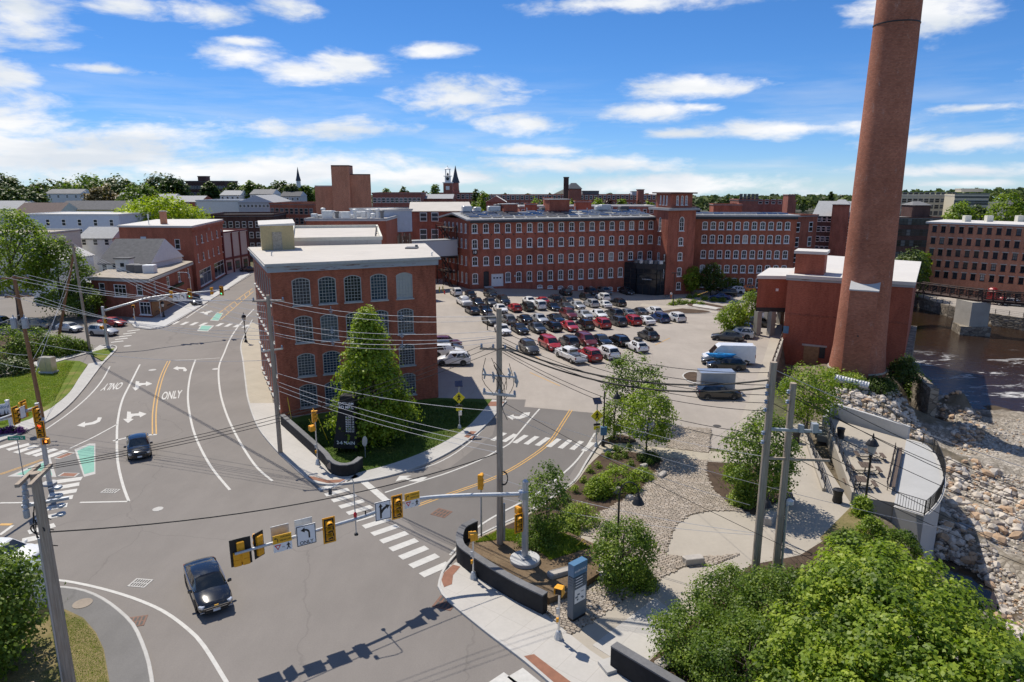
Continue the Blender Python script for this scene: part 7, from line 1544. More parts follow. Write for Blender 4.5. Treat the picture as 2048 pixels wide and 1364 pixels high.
for x in (1.9,-2.6,-3.9):
    for s in (1,-1):obj('wheel',wheel_mesh(.5),t,(x,s*1.0,.5))
build_car('SUV','silver','parked_car','silver SUV parked across the river under the tan mill',G(2030,612,-4.45),R(-30))
# -- walls, signs, furniture of the corner
def wall_path(mb,P,t,z0,z1,capmb=None,capz=.08):
    n = len(P);vs = []
    for i,p in enumerate(P):
        d = (P[min(i+1,n-1)] - P[max(i-1,0)]);d.z = 0;d.normalize();nn = Vector((-d.y,d.x,0));zz = z1(i/(n-1)) if callable(z1) else z1
        for s,z in ((1,z0),(1,zz),(-1,zz),(-1,z0)):q = p+nn*s*t/2;vs.append((q.x,q.y,z))
    fs = [(i*4+j,(i+1)*4+j,(i+1)*4+(j+1)%4,i*4+(j+1)%4) for i in range(n-1) for j in range(4)]+[(0,1,2,3),((n-1)*4+3,(n-1)*4+2,(n-1)*4+1,(n-1)*4)]
    mb.add(vs,[f[::-1] for f in fs])
    if capmb is not None:
        vs = []
        for i,p in enumerate(P):
            d = (P[min(i+1,n-1)] - P[max(i-1,0)]);d.z = 0;d.normalize();nn = Vector((-d.y,d.x,0));zz = z1(i/(n-1)) if callable(z1) else z1
            for s,z in ((1,zz),(1,zz+capz),(-1,zz+capz),(-1,zz)):q = p+nn*s*(t/2+.02);vs.append((q.x,q.y,z))
        capmb.add(vs,[f[::-1] for f in fs])
def low_wall(label,pts,t,h,z0=-.2,smooth=True):
    P = smooth_line(GL(pts,.13),.4) if smooth else GL(pts,.13);r = thing('retaining_wall',label,'wall',tuple(P[0]));a,c = MB(),MB();wall_path(a,P,t,z0,h,c);a.build('wall_face','black_wall',r);c.build('cap','wall_cap',r);return r,P
w1,P1w = low_wall('curved black retaining wall under the mill sign at the street corner',[(566,848),(610,888),(650,925),(664,943),(684,951),(706,948),(722,936)],.4,1.05)
c = Vector(G(679,932,.5));c = P1w[int(len(P1w)*.80)];fdir = Vector((.1,-1,0)).normalized();q = c+Vector((.02,-.24,.62));pl = KT('round_plaque','plate_disc',w1,[q,q+fdir*.05],.30,20);KB('plaque_mark','sign_black',w1,tuple(q+fdir*.06),(.05,.02,.2),0)
w2,P2w = low_wall('black retaining wall beside the round mast base',[(952,1072),(930,1083),(921,1098),(922,1122),(950,1145),(1020,1190),(1090,1226)],.42,1.25)
w3,P3w = low_wall('black retaining wall at the bottom edge in front of the shrubs',[(1226,1332),(1290,1372),(1400,1440)],.45,1.3)
mb = MB();q = G(1224,1330,.13);mb.box((q.x-.1,q.y-.15,.2),(.9,.9,.2),.4);mb.build('footing','kerb_granite',w3)
sA,sB = G(667,907,.16),G(713,909,.16);sg = thing('mill_sign','tall black tapered mill sign with white lettering at the corner','sign',(sA.x,sA.y,.16));ds = (sB-sA);wS = ds.length;ds.normalize();os_ = Vector((ds.y,-ds.x,0));HS = 5.2;k_ = .62
def spt(u,o,z):return tuple(Vector((sA.x,sA.y,.16))+ds*u+os_*o+Vector((0,0,z)))
mb = MB();tl = wS*(1-k_);vs = [spt(0,0,.5),spt(wS,0,.5),spt(wS,-1.6,.5),spt(0,-1.6,.5),spt(tl,-.25,HS),spt(wS*.99,-.25,HS),spt(wS*.99,-1.1,HS),spt(tl,-1.1,HS)];mb.add(vs,[(0,3,2,1),(4,5,6,7),(0,1,5,4),(1,2,6,5),(2,3,7,6),(3,0,4,7)]);mb.build('pylon','black_wall',sg)
for u in (.25,wS-.25):KB('leg','black_metal',sg,spt(u,-.7,.2),(.18,.18,.8))
upv = (Vector(spt(wS,-.25,HS))-Vector(spt(wS,0,.5))).normalized()
def sfront(u,z):t = (z-.5)/(HS-.5);return Vector(spt(u,-.25*t+.03,z))
text_on('lettering','2-6 MAIN','sign_white',sg,sfront(wS*.95,1.05),ds,upv,h=.30,align='RIGHT',bold=.02)
for i,b in enumerate(('15','17','18','19','20','25','27')):text_on('lettering','BLDG '+b,'sign_white',sg,sfront(wS*.95,3.35-i*.21),ds,upv,h=.145,align='RIGHT',bold=.02)
text_on('lettering','RIVERDAM','sign_white',sg,sfront(wS*.95,4.55),ds,upv,w=1.35,align='RIGHT',bold=.02);text_on('lettering','RD MILL','sign_white',sg,sfront(wS*.95,4.22),ds,upv,w=1.3,align='RIGHT',bold=.03)
mb = MB();q = G(731,915,.16);ov_ = thing('oval_sign','small grey oval sign on a thin post on the shaded lawn','sign',(q.x,q.y,.16));mb.cyl((q.x,q.y,.16),.03,1.9,6);mb.build('post','steel_grey',ov_);mb = MB();n=20;vs=[(q.x+.18*math.cos(2*math.pi*j/n),q.y-.05-.0+.12*math.cos(2*math.pi*j/n),1.65+.46*math.sin(2*math.pi*j/n)) for j in range(n)];vs2=[(a+.03,b+.04,c) for a,b,c in vs];mb.add(vs+vs2,[tuple(range(n)),tuple(range(2*n-1,n-1,-1))]+[(j,(j+1)%n,n+(j+1)%n,n+j) for j in range(n)]);mb.build('panel','galvanised',ov_)
kA = G(1145,1246,.12);kB = G(1177,1227,.12);kd = (kB-kA).normalized();ko = Vector((kd.y,-kd.x,0));kw = 1.05;kz = 3.35;kr = thing('riverwalk_kiosk','blue and grey riverwalk information pillar with a map','sign',(kA.x,kA.y,.12));ka = math.atan2(kd.y,kd.x);kc = kA+kd*kw/2-ko*.2
KB('plinth','black_metal',kr,(kc.x,kc.y,.22),(kw-.06,.40,.22),ka);KB('lower_panel','kiosk_grey',kr,(kc.x,kc.y,1.22),(kw,.42,1.8),ka)
for i in range(4):KB('slat','kiosk_grey',kr,(kc.x,kc.y,2.20+i*.16),(kw,.42,.135),ka)
KB('core','kiosk_dark',kr,(kc.x,kc.y,2.45),(kw-.08,.36,.74),ka);KB('head_panel','sign_blue',kr,(kc.x,kc.y,3.15),(kw,.42,.70),ka)
fc = lambda u,z:Vector((kA.x+kd.x*u+ko.x*.02,kA.y+kd.y*u+ko.y*.02,z));mb = MB();m_ = fc(kw*.5,1.62);mb.box(tuple(m_-ko*.005),(kw*.80,.02,.82),ka);mb.build('map_panel','sign_white',kr)
text_on('lettering','RIVERWALK','sign_white',kr,fc(kw*.5,3.10)+ko*.004,kd,(0,0,1),w=kw*.86,bold=.015)
mb = MB();rg = random.Random(4)
for i in range(7):u = kw*rg.uniform(.2,.75);z = rg.uniform(1.35,1.9);m_ = fc(u,z)+ko*.010;mb.box(tuple(m_),(rg.uniform(.05,.22),.008,rg.uniform(.02,.10)),ka)
mb.build('map_print','kiosk_grey',kr)
for i in range(4):
    mb = MB();m_ = fc(kw*.40,2.20+i*.16)+ko*.006;mb.box(tuple(m_),(kw*(.52-.05*(i%2)),.006,.045),ka);mb.build('slat_print','sign_white',kr)
GB = [((1098,1168),(1150,1152),.5),((1092,1198),(1150,1180),.32),((1196,1150),(1252,1188),.45),((1250,1188),(1280,1165),.38),((1368,1128),(1405,1124),.45),((1276,1165),(1300,1155),.3),((1256,1012+(-13)),(1262,997),.3),((1222,988),(1240,984),.45),((1535,1052),(1545,1036),.6),((1318,958-2),(1330,948),.3),((1315,1340),(1370,1305),.35),((1283,938),(1292,935),.4)]
LBL = ['long rough granite block behind the riverwalk pillar, upper course','long granite block behind the riverwalk pillar, lower course','long granite edging block right of the riverwalk pillar','short granite block at the end of the edging right of the pillar','low granite seat block at the edge of the round pad','small granite block by the foot of the round bush','flat granite slab in the bed beside the cobbles','pale granite seat block in the mulch bed','granite block between the twin poles','small granite block at the cobbles by the path','granite kerb block near the bottom black wall','little pale stone in the upper mulch bed']
for i,(a,b,h) in enumerate(GB):
    A_,B2 = G(*a,.12),G(*b,.12);d = B2-A_;L = d.length;m_ = (A_+B2)/2;q = thing('granite_block',LBL[i],'stone block',tuple(m_),'granite blocks');mb = MB();zb = .1 if i != 0 else .3;mb.box((m_.x,m_.y,zb+h/2),(max(L,.5),.55 if L > 1.2 else .4,h),math.atan2(d.y,d.x),.05);bl = mb.build('block','granite',q)
    for v in bl.data.vertices:v.co += Vector((random.uniform(-.04,.04),random.uniform(-.04,.04),random.uniform(-.02,.03)))
# -- traffic signals
SH = {}
def sig_meshes():
    if SH:return SH
    def M(n,mb,m):SH[n] = mb.mesh(n,m,uv=False)
    mb = MB()
    for k in range(3):mb.box((0,.10,(k-1)*.36),(.36,.20,.345),0,.03)
    M('housing',mb,'signal_yellow')
    mb = MB();mb.box((0,.03,0),(.50,.03,1.22));M('backplate',mb,'signal_black');mb = MB()
    for a in ((0,.03,.645,.62,.07),(0,.03,-.645,.62,.07)):mb.box(a[:3],(a[3],.034,a[4]))
    for s in (-1,1):mb.box((s*.275,.03,0),(.07,.034,1.23))
    M('border_yellow',mb,'signal_yellow');M('border_black',mb,'signal_black')
    mb = MB();n = 12;vs = []
    for y,r in ((.0,.165),(-.30,.16),(-.30,.135),(.0,.14)):
        for j in range(n+1):a = math.radians(-40)+math.radians(260)*j/n;yy = y*(.62+.38*max(0,math.sin(a)));vs.append((r*math.cos(a),yy,r*math.sin(a)))
    for k in range(3):mb.cm = 1 if k == 2 else 0;mb.add(vs[k*(n+1):(k+2)*(n+1)],[(j,n+1+j,n+2+j,j+1) for j in range(n)])
    M('visor',mb,['signal_yellow','signal_black'])
    mb = MB();mb.lathe((0,0,0),[(.14,0),(.14,.01)],14)
    mb.v = [(x,-z,y) for x,y,z in mb.v];M('lens',mb,'lens_dark');M('lens_red',mb,'lamp_red');M('lens_green',mb,'lamp_green')
    mb = MB();mb.box((0,.12,0),(.44,.26,.44),0,.04);M('ped_housing',mb,'signal_yellow');mb = MB();mb.box((0,-.03,0),(.40,.05,.40));M('ped_grille',mb,'signal_black');mb = MB();mb.box((0,-.06,.02),(.14,.02,.18));M('ped_hand',mb,'hand_orange')
    mb = MB()
    for s in (-1,1):mb.box((s*.21,-.10,0),(.02,.22,.44))
    mb.box((0,-.10,.21),(.44,.22,.02));M('ped_visor',mb,'signal_yellow')
    return SH
def signal_head(root,loc,rz,lit=None,border='yellow',scale=1.0,back=True,name='signal_head'):
    S = sig_meshes();h = obj(name,S['housing'],root,loc,rz);h.scale = (scale,)*3
    if back:obj('backplate',S['backplate'],h,(0,-.0,0));obj('backplate_border',S['border_'+border],h)
    for k in range(3):
        obj('visor',S['visor'],h,(0,.0,(k-1)*.36));ln = 'lens_red' if (lit == 'red' and k == 2) else 'lens_green' if (lit == 'green' and k == 0) else 'lens';obj('lens',S[ln],h,(0,.0,(k-1)*.36))
    return h
def ped_head(root,loc,rz,lit=False):
    S = sig_meshes();h = obj('pedestrian_head',S['ped_housing'],root,loc,rz);obj('grille',S['ped_grille'],h);obj('visor',S['ped_visor'],h)
    if lit:obj('hand_symbol',S['ped_hand'],h)
    return h
def board(root,c,right,w,h,m,name='sign_panel',border=None,t=.04):
    r = Vector(right).normalized();n = Vector((r.y,-r.x,0));o = KB(name,m,root,tuple(c),(w,t,h),math.atan2(r.y,r.x))
    if border:
        mb = MB()
        for s in (-1,1):mb.box(tuple(Vector(c)+r*s*(w/2-.03)+n*(t/2)),(.035,.01,h-.03),math.atan2(r.y,r.x));mb.box(tuple(Vector(c)+Vector((0,0,s*(h/2-.03)))+n*(t/2+.002)),(w-.03,.01,.035),math.atan2(r.y,r.x))
        mb.build('sign_border',border,root)
    return o
def flat_poly(root,pts,c,right,m,name='symbol',off=.03,s=1.0,flip=1):
    r = Vector(right).normalized();n = Vector((r.y,-r.x,0));P = [Vector(c)+r*(x*s*flip)+Vector((0,0,y*s))+n*off for x,y in pts];mb = MB();mb.add([tuple(p) for p in P],[tuple(range(len(P)))]);return mb.build(name,m,root)
WALK = [[(-.05,.42),(.05,.42),(.09,.48),(.05,.55),(-.05,.55),(-.09,.48)],[(-.10,.38),(.10,.38),(.20,.18),(.28,.08),(.24,.02),(.12,.12),(.09,.20),(.09,.0),(.14,-.2),(.26,-.5),(.16,-.5),(.02,-.18),(-.08,-.32),(-.22,-.52),(-.30,-.46),(-.14,-.18),(-.09,.0),(-.10,.18),(-.18,.06),(-.28,.10),(-.26,.16)]]
def walker(root,c,right,s,m='sign_black',off=.03):
    for pts in WALK:flat_poly(root,pts,c,right,m,'pedestrian_symbol',off,s)
LARROW = [(.16,-.5),(.28,-.5),(.28,-.05),(.22,.14),(.08,.26),(-.10,.30),(-.10,.44),(-.40,.22),(-.10,.02),(-.10,.16),(.06,.12),(.16,-.02)]
SARROW = [(-.22,-.5),(-.10,-.5),(-.10,-.18),(.06,.02),(.26,.16),(.26,.04),(.46,.28),(.16,.40),(.20,.30),(-.02,.18),(-.10,.08),(-.10,.28),(-.02,.28),(-.16,.52),(-.30,.28),(-.22,.28)]
b = G(1050,1122,.55);m1 = thing('signal_mast','large galvanised traffic signal mast with a long curved arm over the junction','traffic signal',(b.x,b.y,.5))
KL('plinth','concrete_grey',m1,(b.x,b.y,.35),[(.92,0),(.92,.42),(.86,.46)],28);KB('base_plate','galvanised',m1,(b.x,b.y,.86),(.62,.62,.1),.4)
zpole = zat(1048,964,b.y);zarm = zat(1041,988,b.y);mb = MB();mb.tube([(b.x,b.y,.8),(b.x,b.y,zpole)],[.215,.175],18);mb.lathe((b.x,b.y,zpole),[(.175,0),(.19,.04),(.10,.14)],16);mb.build('pole','galvanised',m1,smooth=False)
a1 = Vector((b.x,b.y,zarm));a2,a3,a4 = G(841,997,5.0),G(711,1038,5.2),G(470,1108,5.28);arm = smooth_line([a1,a2,a3,a4],.5);k_ = len(arm);mb = MB();mb.tube(arm,[.145-.075*i/(k_-1) for i in range(k_)],12);mb.build('arm','galvanised',m1,smooth=True)
KB('bracket','galvanised',m1,(b.x-.12,b.y-.04,zarm),(.5,.5,.5),.5,.05)
def on_arm(px):
    return min(arm,key=lambda p:abs((p.x/(p.y*CP+(CAM_H-p.z)*SP))*FPX+1024-px))
AR = Vector((.86,.51,0)).normalized();AN = Vector((AR.y,-AR.x,0));AROT = math.atan2(AR.y,AR.x);mo = Vector(m1['_org'])
for px in (796,663):p = on_arm(px);signal_head(m1,p+AN*.28+Vector((0,0,-.05))-mo,AROT,scale=1.08)
for px,dz_ in ((485,-.05),(523,-.0)):
    p = on_arm(px);h = signal_head(m1,p-AN*.30+Vector((0,0,dz_))-mo,AROT+math.pi+(0 if px < 500 else .55),border='black')
    if px < 500:
        OB('wide_backplate','signal_black',h,(0,.035,-.05),(1.0,.03,1.45));mb = MB()
        for s in (-1,1):
            for k in (0,1):mb.box((s*.20,.12,-.55+k*.36),(.36,.2,.345),0,.03)
        obj('side_section',mb.mesh('side_section','signal_yellow',uv=False),h)
def yield_board(px,flip,z=-.02):
    p = on_arm(px)+AN*.20+Vector((0,0,z));w = .92
    board(m1,p+Vector((0,0,.24)),AR,w,.46,'sign_amber');board(m1,p-Vector((0,0,.22)),AR,w,.46,'sign_white');text_on('lettering','TURNING','sign_black',m1,p+AR*.14+Vector((0,0,.34))+AN*.03,AR,(0,0,1),w=.50);text_on('lettering','VEHICLES','sign_black',m1,p+AR*.14+Vector((0,0,.16))+AN*.03,AR,(0,0,1),w=.54)
    flat_poly(m1,LARROW,p+Vector((0,0,.24))-AR*.30,AR,'sign_black','arrow',.03,.30,flip);flat_poly(m1,[(-.5,.43),(.5,.43),(0,-.43)],p+Vector((0,0,-.20))-AR*.25,AR,'sign_red','yield_triangle',.026,.34);flat_poly(m1,[(-.25,.26),(.25,.26),(0,-.19)],p+Vector((0,0,-.195))-AR*.25,AR,'sign_white','yield_triangle',.03,.34);text_on('lettering','TO','sign_black',m1,p-Vector((0,0,.22))+AN*.03+AR*.02,AR,(0,0,1),w=.13);walker(m1,p+AR*.28-Vector((0,0,.22)),AR,.36)
yield_board(574,1);yield_board(823,-1,.10)
p = on_arm(620)+AN*.22;board(m1,p+Vector((0,0,.05)),AR,1.0,1.12,'sign_white',border='sign_black');flat_poly(m1,LARROW,p+Vector((0,0,.20)),AR,'sign_black','arrow',.03,.68);text_on('lettering','ONLY','sign_black',m1,p+Vector((0,0,-.34))+AN*.03,AR,(0,0,1),w=.70)
p = on_arm(757)+AN*.22;board(m1,p+Vector((0,0,.05)),AR,.92,1.12,'sign_white',border='sign_black');flat_poly(m1,SARROW,p+Vector((0,0,.05)),AR,'sign_black','arrow',.03,.88)
for px in (612,566):p = on_arm(px)-AN*.25;board(m1,p+Vector((0,0,.25)),AR,.9,1.0,'galvanised','sign_back')
p = on_arm(708);KT('sensor_pole','galvanised',m1,[p+Vector((0,0,-.9)),p+Vector((0,0,2.2)),p+Vector((-.05,-.02,2.35)),p+Vector((-.35,-.2,2.4)),p+Vector((-1.1,-.65,2.1))],.03,6);mb = MB();q = p+Vector((-1.1,-.65,1.95));mb.box(tuple(q),(.18,.18,.34),.3,.03);mb.build('camera','kiosk_dark',m1);mb = MB();q = p+Vector((0,0,-1.0));mb.lathe(tuple(q),[(.02,0),(.12,.05),(.10,.16)],8);mb.build('sensor','black_metal',m1)
p = on_arm(715)+Vector((0,0,.22));KL('red_beacon','sign_red',m1,tuple(p-Vector((0,0,.08))),[(.09,0),(.10,.16),(.05,.26)],12);p = on_arm(726);KT('detector','black_metal',m1,[p+Vector((0,0,.1)),p+Vector((0,0,.3))],.04,6)
signal_head(m1,Vector((b.x-.38,b.y-.30,zat(1036,1042,b.y)))-mo,AROT,scale=.92);ped_head(m1,Vector((b.x-.34,b.y+.18,zat(1030,1022,b.y)))-mo,AROT+math.pi/2)
def ped_post(label,px,py,h,rz,head=False,lit=False):
    p = G(px,py,.13);t = thing('pedestrian_signal',label,'pedestrian signal',tuple(p));o = Vector(t['_org']);KL('pedestal','galvanised',t,(p.x,p.y,.12),[(.24,0),(.22,.10),(.13,.42),(.08,.46)],8);KC('pole','aluminium',t,(p.x,p.y,.5),.057,h-.6,10)
    if head:signal_head(t,Vector((-.02,-.1,h+.15)),rz,scale=.95);ped_head(t,Vector((-.25,-.15,h-.85)),rz+math.pi*.6,lit)
    else:ped_head(t,Vector((0,0,h)),rz,lit)
    KB('push_button','signal_yellow',t,(p.x-.08,p.y-.08,1.25),(.12,.10,.22));KB('instruction_plate','galvanised',t,(p.x-.07,p.y-.07,1.75),(.16,.06,.34));return t
ped_post('yellow pedestrian signal post by the black wall at the crosswalk',947,1156,2.75,R(-70));ped_post('yellow pedestrian signal post beside the riverwalk pillar',1117,1276,2.75,R(-25));ped_post('post with yellow signals on the pavement by the mill sign',636,928,4.1,R(115),True,True)
p = G(963,1078,.2);t = thing('signal_post','slim post with a yellow signal seen from behind, left of the wooden pole','traffic signal',tuple(p));KC('pole','galvanised',t,(p.x,p.y,.1),.06,4.0,8);signal_head(t,Vector((0,0,4.1)),R(165),scale=.95,back=False)
def beacon_sign(label,px,py,rz,ztop):
    p = G(px,py,.13);t = thing('crossing_sign',label,'sign',tuple(p));r = Vector((math.cos(rz),math.sin(rz),0));n = Vector((r.y,-r.x,0));H = ztop
    KL('pedestal','galvanised',t,(p.x,p.y,.1),[(.22,0),(.20,.1),(.12,.4),(.07,.44)],8);KC('pole','galvanised',t,(p.x,p.y,.4),.055,H-.4,8)
    mb = MB();c = Vector((p.x,p.y,H));u = Vector((0,-.55,.83));e1 = r*.36;e2 = u.cross(r).normalized()*.36;mb.add([tuple(c+a*e1+b_*e2+u*k) for k in (0,.05) for a,b_ in ((-1,-1),(1,-1),(1,1),(-1,1))],[(3,2,1,0),(4,5,6,7),(0,1,5,4),(1,2,6,5),(2,3,7,6),(3,0,4,7)]);mb.build('solar_panel','solar',t)
    c = Vector((p.x,p.y,H-1.35))+n*.07;flat = [(-.58,0),(0,-.58),(.58,0),(0,.58)];mb = MB();vs = [tuple(c+r*x+Vector((0,0,z))) for x,z in flat];vs2 = [tuple(Vector(v)-n*.03) for v in vs];mb.add(vs+vs2,[(0,1,2,3),(7,6,5,4)]+[(i,(i+1)%4,4+(i+1)%4,4+i) for i in range(4)]);mb.build('sign_panel','sign_yellow',t);walker(t,c,r,.66,off=.02)
    KB('flasher_bar','black_metal',t,tuple(c+Vector((0,0,-.80))),(.62,.12,.18),rz,.03);board(t,c+Vector((0,0,-1.12)),r,.58,.34,'sign_yellow');flat_poly(t,LARROW,c+Vector((0,0,-1.12)),r,'sign_black','arrow',.03,.24);KB('control_box','aluminium',t,(p.x+.1,p.y,1.7),(.3,.25,.4))
beacon_sign('yellow walking-person crossing sign with solar panel at the lawn edge',919,857,R(8),4.6);beacon_sign('yellow walking-person crossing sign with solar panel by the plaza path',1192,893,R(12),4.4)
b = G(100,968,0);m3 = thing('signal_mast','signal mast on the left traffic island with its arm reaching to the left edge','traffic signal',(b.x,b.y,0));ztp = zat(84,806,b.y);KT('pole','galvanised',m3,[(b.x,b.y,0),(b.x,b.y,ztp)],[.19,.15],14);KL('plinth','concrete_grey',m3,(b.x,b.y,-.05),[(.5,0),(.5,.2),(.3,.25)],16)
a0 = Vector((b.x,b.y,zat(85,815,b.y)));a9 = at(-120,950,b.y-9.0);a9.z = a0.z+.45;arm3 = [a0.lerp(a9,i/12)+Vector((0,0,.15*math.sin(math.pi*i/12))) for i in range(13)];mb = MB();mb.tube(arm3,[.13-.05*i/12 for i in range(13)],10);mb.build('arm','galvanised',m3,smooth=True);o = Vector(m3['_org'])
d3 = (a9-a0).normalized();n3 = Vector((-d3.y,d3.x,0));
def p3(px):return min(arm3[0:1]+[arm3[i].lerp(arm3[i+1],t/6) for i in range(12) for t in range(6)],key=lambda p:abs(p.x/(p.y*CP+(CAM_H-p.z)*SP)*FPX+1024-px))
r3 = math.atan2(-d3.y,-d3.x);signal_head(m3,p3(56)-o+n3*-.3+Vector((0,0,.1)),r3+math.pi,border='yellow');signal_head(m3,p3(25)-o+n3*.3,r3,border='yellow');signal_head(m3,p3(63)-o+n3*.35+Vector((0,0,-.45)),r3,border='yellow');signal_head(m3,Vector((.15,-.28,zat(90,857,b.y)-0)),R(18),lit='red');ped_head(m3,Vector((.32,-.1,zat(97,882,b.y))),R(20),True)
p = p3(43);board(m3,p+n3*.1,d3*-1,.6,.9,'sign_white',border='sign_black');mb = MB();p = p3(31);mb.lathe(tuple(p+Vector((0,0,.12))),[(.09,0),(.10,.16),(.05,.24)],10);mb.build('red_beacon','sign_red',m3)
p = G(50,968,0);ss = thing('street_sign','green street name sign on a thin post at the left island','sign',(p.x,p.y,0));zz = zat(46,878,p.y);KC('post','steel_grey',ss,(p.x,p.y,0),.035,zz,6);board(ss,Vector((p.x,p.y-.05,zz+.1)),(1,.12,0),1.25,.32,'sign_green');text_on('lettering','Water St','sign_white',ss,Vector((p.x,p.y-.09,zz+.1)),(1,.12,0),(0,0,1),w=1.0)
b = G(216,694,.13);m2 = thing('signal_mast','signal mast in front of the pub with its arm over the main street','traffic signal',(b.x,b.y,.1));zt2 = zat(210,613,b.y);KT('pole','galvanised',m2,[(b.x,b.y,0),(b.x,b.y,zt2)],[.24,.20],14);KL('plinth','concrete_grey',m2,(b.x,b.y,.05),[(.5,0),(.5,.2),(.3,.25)],16);o = Vector(m2['_org'])
za = zat(213,622,b.y);q9 = at(460,579,b.y+10);ar2 = smooth_line([Vector((b.x,b.y,za)),at(262,606,b.y+1.5),at(320,592,b.y+4.5),q9],.8);mb = MB();mb.tube(ar2,[.16-.08*i/(len(ar2)-1) for i in range(len(ar2))],10);mb.build('arm','galvanised',m2,smooth=True)
def q2(px):return min(ar2,key=lambda p:abs(p.x/(p.y*CP+(CAM_H-p.z)*SP)*FPX+1024-px))
for px,lit,sc in ((387,'green',1.05),(448,'green',1.1)):p = q2(px);signal_head(m2,p-o+Vector((0,-.3,-.05)),R(-8),lit=lit,scale=sc)
for px in (420,337):p = q2(px);signal_head(m2,p-o+Vector((0,.3,0)),R(172),back=False,scale=1.05)
for px,m in ((357,'sign_white'),(371,'sign_white')):p = q2(px);board(m2,p+Vector((0,-.25,-.5)),(1,-.1,0),1.2,1.2,m,border='sign_black');flat_poly(m2,LARROW,p+Vector((0,-.25,-.45)),(1,-.1,0),'sign_black','arrow',.05,.7)
signal_head(m2,Vector((.3,-.2,zat(216,640,b.y))),R(60),back=False);ped_head(m2,Vector((-.35,-.2,zat(206,656,b.y))),R(-20))
for px,py,yt,lb in ((271,648,612,'yellow pedestrian signal on the pub corner pavement, left'),(322,632,592,'yellow pedestrian signal on the pub corner pavement, right')):q = G(px,py,.13);ped_post(lb,px,py,max(2.7,zat(px,yt,q.y)-.2),R(20))
# -- lamps
def lamp_goose(label,px,py,ytop,sgn=1,z=.12):
    p = G(px,py,z);H = zat(px,ytop,p.y);t = thing('gooseneck_lamp',label,'street lamp',tuple(p));KL('base','black_metal',t,(p.x,p.y,z),[(.17,0),(.17,.5),(.09,.7)],10);mb = MB();mb.tube([(p.x,p.y,z+.5),(p.x,p.y,H-.7)],[.075,.055],8);arc = [(p.x+sgn*.55*(1-math.cos(a)),p.y,H-.7+.7*math.sin(a)) for a in [math.pi*i/8 for i in range(9)]];mb.tube(arc,.035,6);mb.build('pole','black_metal',t);mb = MB();e = arc[-1];mb.lathe((e[0],e[1],e[2]-.62),[(.36,0),(.34,.04),(.20,.30),(.10,.42),(.05,.62)],16);mb.build('bell_shade','black_metal',t);return t
lamp_goose('black gooseneck lamp with a bell shade rising from the round bush',1232,1166,964);L2 = lamp_goose('black gooseneck lamp with a blue box beside the drive',1206,892,768)
p = G(1206,892,.12);KB('notice_box','sign_blue',L2,(p.x,p.y-.1,1.6),(.55,.3,.75));lamp_goose('black gooseneck lamp half hidden by the twin poles',1561,1080,975,-1)
def lantern(label,px,py,ytop,z=.12,s=1.0,banner=False):
    p = G(px,py,z);H = zat(px,ytop,p.y)-z;t = thing('lantern_post',label,'street lamp',tuple(p));KL('post','black_metal',t,(p.x,p.y,z),[(.2*s,0),(.2*s,.12),(.12*s,.3),(.10*s,.9),(.055*s,1.0),(.05*s,H-1.15*s),(.09*s,H-1.1*s),(.05*s,H-1.0*s)],10);KL('glass','glass_frost',t,(p.x,p.y,z+H-1.0*s),[(.14*s,0),(.24*s,.45*s),(.22*s,.46*s)],8);KL('cap','black_metal',t,(p.x,p.y,z+H-.55*s),[(.30*s,0),(.27*s,.08*s),(.16*s,.26*s),(.06*s,.34*s),(.05*s,.42*s),(.015*s,.6*s)],10);return t
lantern('black lantern post on the riverside terrace among picnic tables',1727,1030,868,-.6,1.5);lantern('black lantern post on the pavement left of the brick mill',492,684,625,.13,1.3);lantern('black lantern post on the main street pavement by the pub',328,634,600,.13,1.2)
for px,py,yt,lb in ((975,660,586,'thin dark lamp post in the car park left of the wooden pole'),(1346,612,546,'thin dark lamp post at the planted island')):
    p = G(px,py);H = zat(px,yt,p.y);t = thing('lot_lamp',lb,'street lamp',tuple(p));KT('pole','black_metal',t,[tuple(p),(p.x,p.y,H)],[.09,.06],6);mb = MB()
    for s in (-1,1):mb.box((p.x+s*.35,p.y,H),(.6,.3,.16));
    mb.build('lamp_head','black_metal',t)
p = G(385,606,.13);t = thing('street_light','white street light leaning over the pub pavement','street lamp',tuple(p));H = zat(376,545,p.y);KT('pole','aluminium',t,[tuple(p),(p.x,p.y,H-.4),(p.x-.4,p.y-.2,H),(p.x-1.6,p.y-.4,H+.1)],[.09,.08,.06,.05],8);KB('lamp_head','hvac',t,(p.x-1.8,p.y-.4,H+.05),(.6,.25,.12))
# -- utility poles and wires
def pole(label,px,py,ytop,m='wood_pole',r0=.20,r1=.14,z=.1,xtop=None,base=None):
    p = base or G(px,py,z);H = zat(px,ytop,p.y);tp = Vector((p.x,p.y,H)) if xtop is None else at(xtop,ytop,p.y);t = thing('utility_pole',label,'utility pole',tuple(p));KT('shaft',m,t,[Vector(p)-Vector((0,0,.4)),Vector(p).lerp(tp,.5),tp],[r0,(r0+r1)/2,r1],12);return t,Vector(p),tp
def xarm(t,c,ang,L,m='wood_pole',ins=3,dz=.0,side=1):
    c = Vector(c);d = Vector((math.cos(ang),math.sin(ang),0));KB('crossarm',m,t,tuple(c),(L,.10,.13),ang);P = []
    for i in range(ins):
        q = c+d*(L*.46*(2*i/(ins-1)-1)) if ins > 1 else c;KL('insulator','insulator',t,tuple(q+Vector((0,0,.06))),[(.03,0),(.09,.06),(.05,.12),(.085,.18),(.03,.26)],8);P.append(q+Vector((0,0,.28)))
    return P
